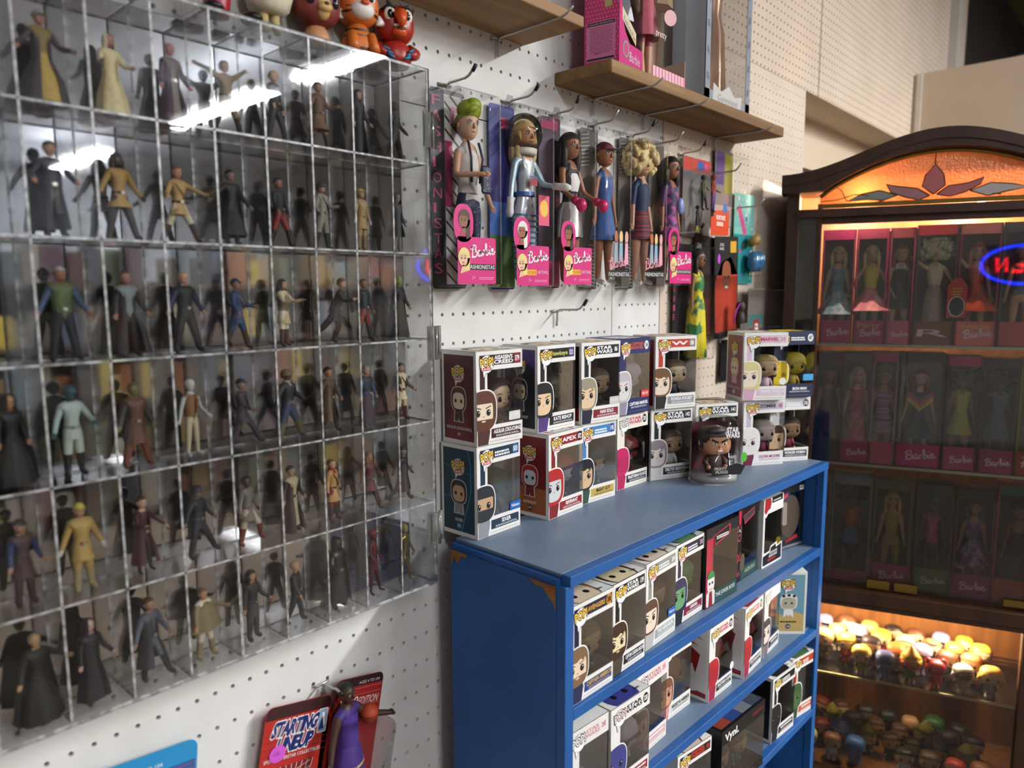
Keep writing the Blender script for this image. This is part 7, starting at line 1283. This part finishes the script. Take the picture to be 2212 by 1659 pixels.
for p in ([(.1, 34.6), (.1, 35.8)], [(-8.2, 31.2), (-8.8, 32.4), (-9.6, 33.0)], [(-10.8, 31.3), (-9.2, 31.4), (-7.4, 31.9), (-6.0, 31.7)], [(-4.6, 31.1), (-5.2, 30.95)], [(8.6, 31.8), (9.4, 32.8), (9.8, 33.6)], [(8.6, 31.8), (10.4, 32.0), (12.4, 31.5)], [(5.4, 31.3), (6.2, 31.2), (6.0, 30.95)]):
    b = MB(); b.face((0, .4, z_(0)), (1, 0, 0), (0, 0, 1)); b.tube([(x, y, .05) for x, y in p], .06, M('#5a4a26', .4, .6), 5); obj('lead_line', b, lun)
cpart('cornice', -13.2, -.7, 29.5, 14.6, .9, 30.4); cpart('door_rail', -10.6, 0, 28.8, 11.3, .8, 29.5)
for a, e in ((-10.6, -1.45), (-1.35, 11.3)):
    d = cpart('glass_door', a, .3, -12.4, e, .45, 28.8, mat=GLS, c=0)
    cpart('door_hinge', e-2.6 if a < -5 else a+.1, .1, -12.5, e-.3 if a < -5 else a+2.4, .3, -11.5, parent=d, mat=BRASS)
    if a > -5: cpart('door_hinge', 9.2, .1, -12.4, 11.2, .3, -11.6, parent=d, mat=BRASS)
for z in (15.2, 1.5):
    b = MB(); b.box(-13.4, 1.0, z_(z), 15.2, 13.2, z_(z+.3), GLS); b.box(-10.9, .9, z_(z), 12, 1.02, z_(z+.3), GEDGE); obj('glass_shelf', b, cab)
cpart('cabinet_floor', -13.6, .6, -13.6, 15.4, 13.4, -12.4, mat=noisy('oak_floor', '#4a3220', '#5f432c', scale=(.3, 4, 4), ns=4, rough=.45)); cpart('mid_rail', -14.3, -.9, -14.2, 16.1, .6, -12.7); cpart('mid_rail', -14.3, -.5, -14.9, 16.1, .6, -14.2)
b = MB(); b.box(-13.4, 1.0, z_(-24.2), 15.2, 13.2, z_(-23.95), GLS); b.box(-13.0, .85, z_(-24.2), 12, 1.02, z_(-23.95), M('#d8c98a', .2)); obj('glass_shelf', b, cab)
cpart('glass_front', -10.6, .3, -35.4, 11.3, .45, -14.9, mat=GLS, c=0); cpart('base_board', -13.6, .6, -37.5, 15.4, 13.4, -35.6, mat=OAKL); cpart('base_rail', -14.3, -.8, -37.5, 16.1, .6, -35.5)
for u, y, z, w, nm in ((-6.6, 1.75, 31.7, 30, 'bulb'), (5.5, 7.0, 31.6, 26, 'bulb'), (-6.5, 4.6, -16.2, 9, 'bulb'), (5.5, 4.6, -16.2, 9, 'bulb')):
    b = MB(); b.ell((u, y, z_(z)), (.55, .55, .7), emit('#ffd9a0', 12, 'warm_bulb'), 12, 8); obj(nm, b, cab); bpy.data.materials['warm_bulb'].cycles.emission_sampling = 'NONE'
    l = bpy.data.lights.new('bulb_glow', 'POINT'); l.energy = w*BULB_POWER; l.color = (1, .8, .56); l.shadow_soft_size = .03; link(bpy.data.objects.new('bulb_glow', l), cab, (u, y, z_(z)-.95 if z < 0 else z_(z)))
def cbox(u, z, w, h, label, shell, top, base, text, spec, tcol='#f6d9e4', d=2.6, y=1.4, yaw=0, topw=1.1, baseh=2.6, inner='#4a2a3a', txt2=None):
    """boxed doll with window, header strip and printed base, standing in the cabinet"""
    t = thing('doll_gift_box', label, 'doll box', C(u, y, z), CR+yaw, 'boxed dolls in the cabinet'); m = M(shell, .45)
    b = MB(); b.box(0, 0, 0, .05, d, h, m); b.box(w-.05, 0, 0, w, d, h, m); b.box(0, d-.05, 0, w, d, h, M(inner, .5)); b.box(0, 0, 0, w, d, .05, m); b.box(0, 0, h-.05, w, d, h, m); b.box(0, 0, h-topw, w, .05, h, M(top, .45)); b.box(0, 0, 0, w, .05, baseh, M(base, .45)); b.box(0, 0, 0, .22, .05, h, m); b.box(w-.22, 0, 0, w, .05, h, m); obj('carton', b, t)
    b = MB(); b.box(.22, .01, baseh, w-.22, .03, h-topw, FILM); obj('window', b, t)
    b = MB(); b.face((0, 0, 0), (1, 0, 0), (0, 0, 1))
    if text == 'Barbie': script_logo(b, w*.22, baseh*.3, w*.7, M(tcol, .4), 2)
    elif text: b.text(text, w*.12, baseh*.35, baseh*.3, M(tcol, .4), 2, w*.76, shear=.1)
    if txt2: b.text(txt2, w*.15, baseh*.7, baseh*.2, M('#e6c95a', .4), 2, w*.7)
    if b.v: obj('front_print', b, t)
    if spec:
        lb, pal, hs, hcol, wear = spec[:5]; cu, sy = w/2, 1.25; ca, sa = cos(CR+yaw), sin(CR+yaw); p = C(u, y, z)
        doll((p[0]+cu*ca-sy*sa, p[1]+cu*sa+sy*ca, z+.1), CR+yaw, lb, pal, 10.6 if h > 12 else 9.6, hs, hcol, wear, 'dolls in the cabinet boxes', **(spec[5] if len(spec) > 5 else {}))
    return t
def PA(top, skin='#d9a582', legs=None): return dict(top=top, slv=skin, fore=skin, hand=skin, pants=legs or skin, shin=legs or skin, boot=legs or skin, skin=skin)
fl1 = noisy('blue_floral', '#5f86a8', '#a0b7c4', ns=50, rough=.7, p0=.42, p1=.58, c3='#c98a9a'); fl2 = noisy('pink_floral', '#c9657f', '#e08a98', ns=45, rough=.7, p0=.42, p1=.58, c3='#d9c27a'); sat = M('#d2553a', .25, .2, vary=.2, scale=30)
ZA = 15.52
cbox(-10.4, ZA, 3.4, 12.7, 'maroon doll box with white swirl and blue flowered dress doll', '#a8245c', '#b02a66', '#c02a70', 'Barbie', ('blond doll in blue flowered dress in the maroon box', PA('#7f9ab0'), 'long', '#d9c08a', [('dress', fl1, .3, .2, .08)]), inner='#6a2038')
cbox(-6.9, ZA, 3.2, 12.7, 'magenta doll box with yellow sleeved doll against green', '#b8306a', '#a83a5e', '#c4407c', 'Barbie', ('blond doll in yellow top and pink flared skirt', PA('#d9c23a'), 'long', '#d9c08a', [('top', '#e0cb4a', .08), ('skirt', fl2, .34, .22, .1)], dict(la=(26, 0, 20), ra=(26, 0, 20))), inner='#3f6a34', txt2='Party')
cbox(-3.6, ZA, 2.5, 12.7, 'rose doll box with doll in black dress and cream collar', '#b04a62', '#b0505f', '#d0627c', 'Barbie', ('auburn haired doll in black dress with cream collar', PA('#e0c9b4'), 'long', '#9a5a34', [('dress', '#22262a', .36, .11)]), inner='#8a4a3a')
cbox(-1.0, ZA, 3.9, 12.9, 'red topped doll box with brown base and posing doll in cream furs', '#4a3a44', '#d83a48', '#7d4f26', 'R', ('posing doll in cream fur top and pale skirt', PA('#e6d9ba'), 'curly', '#d9cda9', [('top', '#ead9b4', .1), ('gown', '#b09a8a')], dict(ra=(130, 0, 60), la=(30, 0, 40))), inner='#2f2a3a')
cbox(3.0, ZA, 3.8, 12.9, 'coral heart based doll box with doll in orange satin dress', '#8a2a4a', '#e08a86', '#e8746c', 'Barbie', ('strawberry blond doll in orange satin dress with raised arm', PA('#d9604a'), 'long', '#b8663a', [('dress', sat, .34, .22, .1)], dict(ra=(140, 0, 40))), inner='#7a4020', txt2='Valentine')
cbox(6.9, ZA, 4.2, 12.9, 'grey collector doll box at the edge of the picture', '#55525e', '#4a4854', '#c9505a', '', ('doll in grey suit in the grey collector box', PA('#6a7078'), 'short', '#33302e', []), inner='#4a4a56')
b = MB(); b.face(C(2.1, .9, ZA+3.0), (cos(CR), sin(CR), 0), (0, 0, 1)); b.prism([(0, 0), (1.8, 0), (1.8, 3.4), (1.2, 4.2), (.6, 4.2), (0, 3.4)], -.04, 0, M('#d8362c', .4)); b.poly(ell2(.9, 1.2, .8, 1.1, 20), M('#e9e0dc'), 1); b.poly(ell2(.9, 1.2, .7, 1.0, 20), M('#3a4048'), 2); tinylines(b, .4, 3.0, 1.4, 3, M('#e6b93a'), 1, .3, .15); obj('shop_card', b, None, label='red tag with oval picture leaning on the boxed cream fur doll', cat='card')
ZB = 1.82
stripes = noisy('stripe_cloth', '#7a3f6a', '#b07aa0', scale=(.1, .1, 40), ns=5, rough=.7, p0=.45, p1=.55, detail=0)
redp = noisy('red_print', '#a8303c', '#d0606a', ns=50, rough=.7, p0=.42, p1=.6); navyd = M('#1f2c40', .75)
cbox(-10.5, ZB, 3.0, 12.6, 'dark doll box with dark haired doll in plum dress', '#3a2a2e', '#5a2438', '#33262a', '', ('dark haired doll in sleeveless plum dress', PA('#5a1f3c', '#9a6040'), 'long', '#1a1312', [('dress', '#5c1f40', .3, .11)]), inner='#221a1c')
cbox(-7.6, ZB, 3.1, 12.7, 'clear doll box with striped back and doll in red print dress', '#6a4a4c', '#5d4a4c', '#c0306c', 'Barbie', ('grey blond doll in long red print dress', PA('#b0404a'), 'long', '#b9a48c', [('dress', redp, .22, .12)]), inner='#8a8480')
cbox(-4.6, ZB, 2.6, 12.8, 'dusty pink sided doll box with doll in lilac stripes', '#b08490', '#b02a5c', '#d85a70', '', ('doll in lilac striped dress beside a pink panel', PA('#8a4a78', '#a8754e'), 'updo', '#7a5a3a', [('dress', stripes, .32, .11)]), inner='#181418')
cbox(-1.9, ZB, 4.4, 12.8, 'doll box with black and white striped back and rainbow yoked navy dress doll', '#2a2226', '#3a2a34', '#c9306f', 'Barbie', ('red haired doll in navy dress with rainbow yoke', PA('#1f2c40', '#d9a98a'), 'long', '#7a2f22', [('dress', navyd, .3, .14)], dict(la=(14, 0, 10), ra=(14, 0, 10))), inner='#b9b4ac')
p = C(.3, 1.0, ZB+8.0); b = MB()
for i, c in enumerate(('#6a4a7a', '#d0446a', '#e08a3a', '#d9cf4a')): b.face(C(-.3, 1.9-.02*i, ZB+8.6), (cos(CR), sin(CR), 0), (0, 0, 1)); k = .9-.0*i; b.poly([(-.7, -.35*i), (-.7, .25-.35*i), (.6, -1.0-.35*i), (1.9, .25-.35*i), (1.9, -.35*i), (.6, -1.3-.35*i)], M(c, .6), 1+i)
yo = obj('dress_yoke', b, None); dl = [o for o in SC.objects if o.get('label') == 'red haired doll in navy dress with rainbow yoke'][0]; yo.parent = dl; yo.matrix_parent_inverse = Matrix.LocRotScale(dl.location, dl.rotation_euler, None).inverted()
cbox(2.7, ZB, 3.2, 12.6, 'pink topped doll box with doll in olive yellow dress', '#2a2024', '#b8285c', '#c04a74', 'Barbie', ('dark haired doll in olive yellow dress', PA('#a8a02a', '#8a5434'), 'curly', '#1a1210', [('dress', '#b0a52c', .36, .12)]), inner='#1c1516')
cbox(6.0, ZB, 3.3, 12.4, 'dark doll box with doll in grey denim coat', '#4a2a36', '#3a2a30', '#a03a68', 'Barbie', ('dark doll in grey denim coat dress', PA('#5a6270', '#4a342c'), 'curly', '#17120f', [('dress', M('#565f6e', .75, vary=.2, scale=60), .34, .13)], dict(ra=(60, 0, 40))), inner='#2a2022', yaw=-.12)
cbox(9.4, ZB, 4.4, 12.6, 'lime and red fruit printed doll box', '#8a8a2c', '#8f6a2c', '#a8281f', 'fruit', ('doll in red shirt and cherry print trousers', PA('#a8221f', '#b9845e', '#22304a'), 'cap', '#a05a4a', []), inner='#7a7a2c', txt2='style', yaw=-.1)
ZD = -12.35
cbox(-11.4, ZD, 3.2, 12.6, 'white and green sport doll box with red base', '#8a8c84', '#8a9a3c', '#b0302c', '', ('doll in lime top and white trousers', PA('#8fae2c', '#c99a78', '#b9b4ae'), 'long', '#5a3a28', []), inner='#7d8078', baseh=1.2)
cbox(-8.1, ZD, 4.2, 12.6, 'clear sport doll box with red base and doll in orange top', '#97968c', '#8f8e84', '#b0302c', '', ('dark skinned doll in orange top and denim shorts', PA('#c9502c', '#5a3626', '#3a3a3e'), 'curly', '#15100e', [('top', '#cf5a30', .1), ('skirt', '#5f7f96', .4, .1)]), inner='#5a5c50', baseh=1.2)
cbox(-3.7, ZD, 3.9, 12.4, 'clear doll box with pink label and blond doll in gold outfit', '#7d6a4a', '#6a5a40', '#c03070', 'Barbie', ('blond doll in gold jacket holding a yellow bag', PA('#b8983c', '#d0a06e', '#b8944a'), 'long', '#c9a95a', [('top', '#b8983c', .0)]), inner='#5a4a38', yaw=-.04)
cbox(.6, ZD, 3.6, 12.4, 'green based doll box with doll in pink shirt', '#4a4230', '#33402e', '#5a7a34', 'Barbie', ('doll in pink tee and dark jeans with teal band', PA('#b83a78', '#5a4438', '#2f2c2c'), 'cap', '#2a7a78', []), inner='#3a3c2c')
cbox(4.4, ZD, 3.7, 12.2, 'brown doll box with doll in mauve flowered dress', '#5a4434', '#4a382c', '#a0306a', 'Barbie', ('doll in mauve flowered dress', PA('#7a5570', '#a07050'), 'long', '#33241c', [('dress', noisy('mauve_floral', '#5a3a58', '#a98aa8', ns=45, rough=.7, p0=.45, p1=.58), .3, .2, .08)]), inner='#2c221c', yaw=-.1)
cbox(8.2, ZD, 4.4, 13.0, 'red and green ribbon framed doll box with dark gown', '#b0482c', '#2a5a3c', '#b0482c', '', ('dark haired doll in black evening gown', PA('#8a5a44', '#8a5a44'), 'updo', '#2a1a14', [('gown', '#1f221e')]), inner='#2a2a22', yaw=-.14)
# ---------------------------------------------------------------- unboxed vinyl figures on the two lowest shelves
rnd = random.Random(11)
PALS = [('honey blond', '#d9b05a', 'short', '#d9ad86', '#6a5a4a'), ('ginger', '#c8703a', 'short', '#d9ad86', '#3a4a5a'), ('tan brown', '#a8754a', 'quiff', '#d9ad86', '#4a3a30'), ('yellow haired', '#dbb83a', 'short', '#dcb48c', '#8a2a2a'), ('chestnut', '#6a4026', 'long', '#d9ad86', '#2f3a4a'), ('cream hooded', '#e0c79a', 'hood', '#caa07a', '#c9a97a'), ('grey mauve', '#8a86a8', 'mask', '#8a86a8', '#6a6688'), ('orange topped', '#cf7a3a', 'helmet', '#d9ad86', '#5a4a3a'), ('sandy', '#c9a06a', 'short', '#d9ad86', '#7a6a52'), ('dark haired', '#2a1c16', 'short', '#c99f7a', '#1f1f24')]
PALD = [('black haired', '#17120f', 'short', '#b98f6c', '#17171a'), ('brown haired', '#4a2c1a', 'short', '#c39a74', '#1d1c1f'), ('olive pointed hat', '#7d7a2c', 'point', '#b98f6c', '#2f3a22'), ('green capped', '#2f5a2a', 'helmet', '#a98a66', '#2a3a24'), ('navy capped', '#1f2f5f', 'hat', '#d0c9c0', '#20284a'), ('dark hooded', '#1f1c1a', 'hood', '#6a5a4a', '#141414'), ('auburn', '#7a2f1a', 'long', '#c9a07a', '#4a1f1c'), ('charcoal masked', '#26262a', 'mask', '#26262a', '#1a1a1c'), ('bald', '#c39a74', 'bald', '#c39a74', '#3a2a22')]
RW = ('front', 'second', 'third', 'back'); ORD = ['first', 'second', 'third', 'fourth', 'fifth', 'sixth', 'seventh', 'eighth', 'ninth', 'tenth']
FR1 = {2: ('blond fringed', '#d9b84a', 'short', '#d0a27a', '#6f6a3a'), 3: ('slate blue smooth headed', '#5a5f8a', 'mask', '#5a5f8a', '#4a4f7a'), 4: ('gold and red crested', '#d9a23a', 'point', '#c85a3a', '#4a4a3c'), 5: ('glossy red horned', '#a8181f', 'bun', '#b3202a', '#b01f2c'), 6: ('white haired', '#e2dccb', 'long', '#7a553a', '#b8a98a'), 7: ('golden curled', '#d9a94a', 'long', '#e0b88c', '#8a8a82')}
FR2 = {0: ('pale blond', '#e6dcb4', 'short', '#c9a88a', '#17171a'), 1: ('light brown haired bow tied', '#7a4f30', 'short', '#cf9f78', '#d8d4cc'), 2: ('round blue', '#3a6aa8', 'helmet', '#3a6aa8', '#2f5a98'), 4: ('slick black haired white shirted', '#1c1412', 'quiff', '#d0a286', '#e0dcd6'), 5: ('cropped brown haired', '#4a3222', 'short', '#c99a78', '#3a2a22'), 6: ('bright red haired', '#b0341c', 'long', '#d9ac8a', '#6a2a1f'), 7: ('red coated', '#8a5a34', 'short', '#c9987a', '#8f241f')}
for zl, pals, fr, word in ((-23.94, PALS, FR1, 'upper'), (-35.58, PALD, FR2, 'bottom')):
    for j in range(4):
        for i in range(8 if j % 2 == 0 else 7):
            u = -9.4+i*2.62+(1.3 if j % 2 else 0)+rnd.uniform(-.15, .15); y = 2.0+j*2.65
            q = fr.get(i) if j == 0 else None
            if j == 0 and q is None: continue
            q = q or rnd.choice(pals)
            kk = .95+rnd.uniform(-.05, .08)
            pop(C(u, y, zl), CR+rnd.uniform(-.35, .3), '%s figure, %s in the %s row of the %s cabinet shelf' % (q[0], ORD[i], RW[j], 'lit glass' if word == 'upper' else 'bottom'), skin=q[3], hairc=q[1], body_=q[4], legs=q[4], style=q[2], group='loose vinyl figures in the cabinet', k=kk)
# ---------------------------------------------------------------- neon OPEN sign, mirrored in the cabinet glass
NR = Vector((-.95, -.32, 0)).normalized(); RT = Vector((.32, -.95, 0)).normalized()
def ray(x, y): return _f+_r*((x-1106)/1574.6)-_u*((y-829.5)/1574.6)
v = Vector(CAMP)+ray(2214, 571)*250; v = v-2*(v-Vector((CO[0], CO[1], v.z))).dot(NR)*NR
KS = Matrix.Scale(1.15, 4)
sign = thing('neon_sign', 'red neon OPEN lettering inside a blue neon oval', 'sign', (v.x, v.y, v.z), CR+pi)
b = MB(); b.box(-13, .9, -7, 13, 1.3, 7, M('#121214', .5), .1); obj('back_board', b, sign)
b = MB(); b.at(KS); b.tube([(11*cos(a), 0, 5.7*sin(a)) for a in (2*pi*i/40 for i in range(41))], .32, emit('#1030ff', 22, 'neon_blue'), 8, False); obj('oval_tube', b, sign)
LT = {'O': [(0, 0), (0, 4), (2.6, 4), (2.6, 0), (0, 0)], 'P': [(0, 0), (0, 4), (2.5, 4), (2.5, 2), (0, 2)], 'E': [(2.5, 0), (0, 0), (0, 2), (2.1, 2), (0, 2), (0, 4), (2.5, 4)], 'N': [(0, 0), (0, 4), (2.5, 0), (2.5, 4)]}
for k, ch in enumerate('OPEN'):
    b = MB(); b.at(KS); b.tube([(-7.6+k*4+x, -.05, -2+y) for x, y in LT[ch]], .34, emit('#ff1420', 22, 'neon_red'), 8); obj('letter_tube', b, sign)
for n_ in ('neon_blue', 'neon_red'): bpy.data.materials[n_].cycles.emission_sampling = 'NONE'
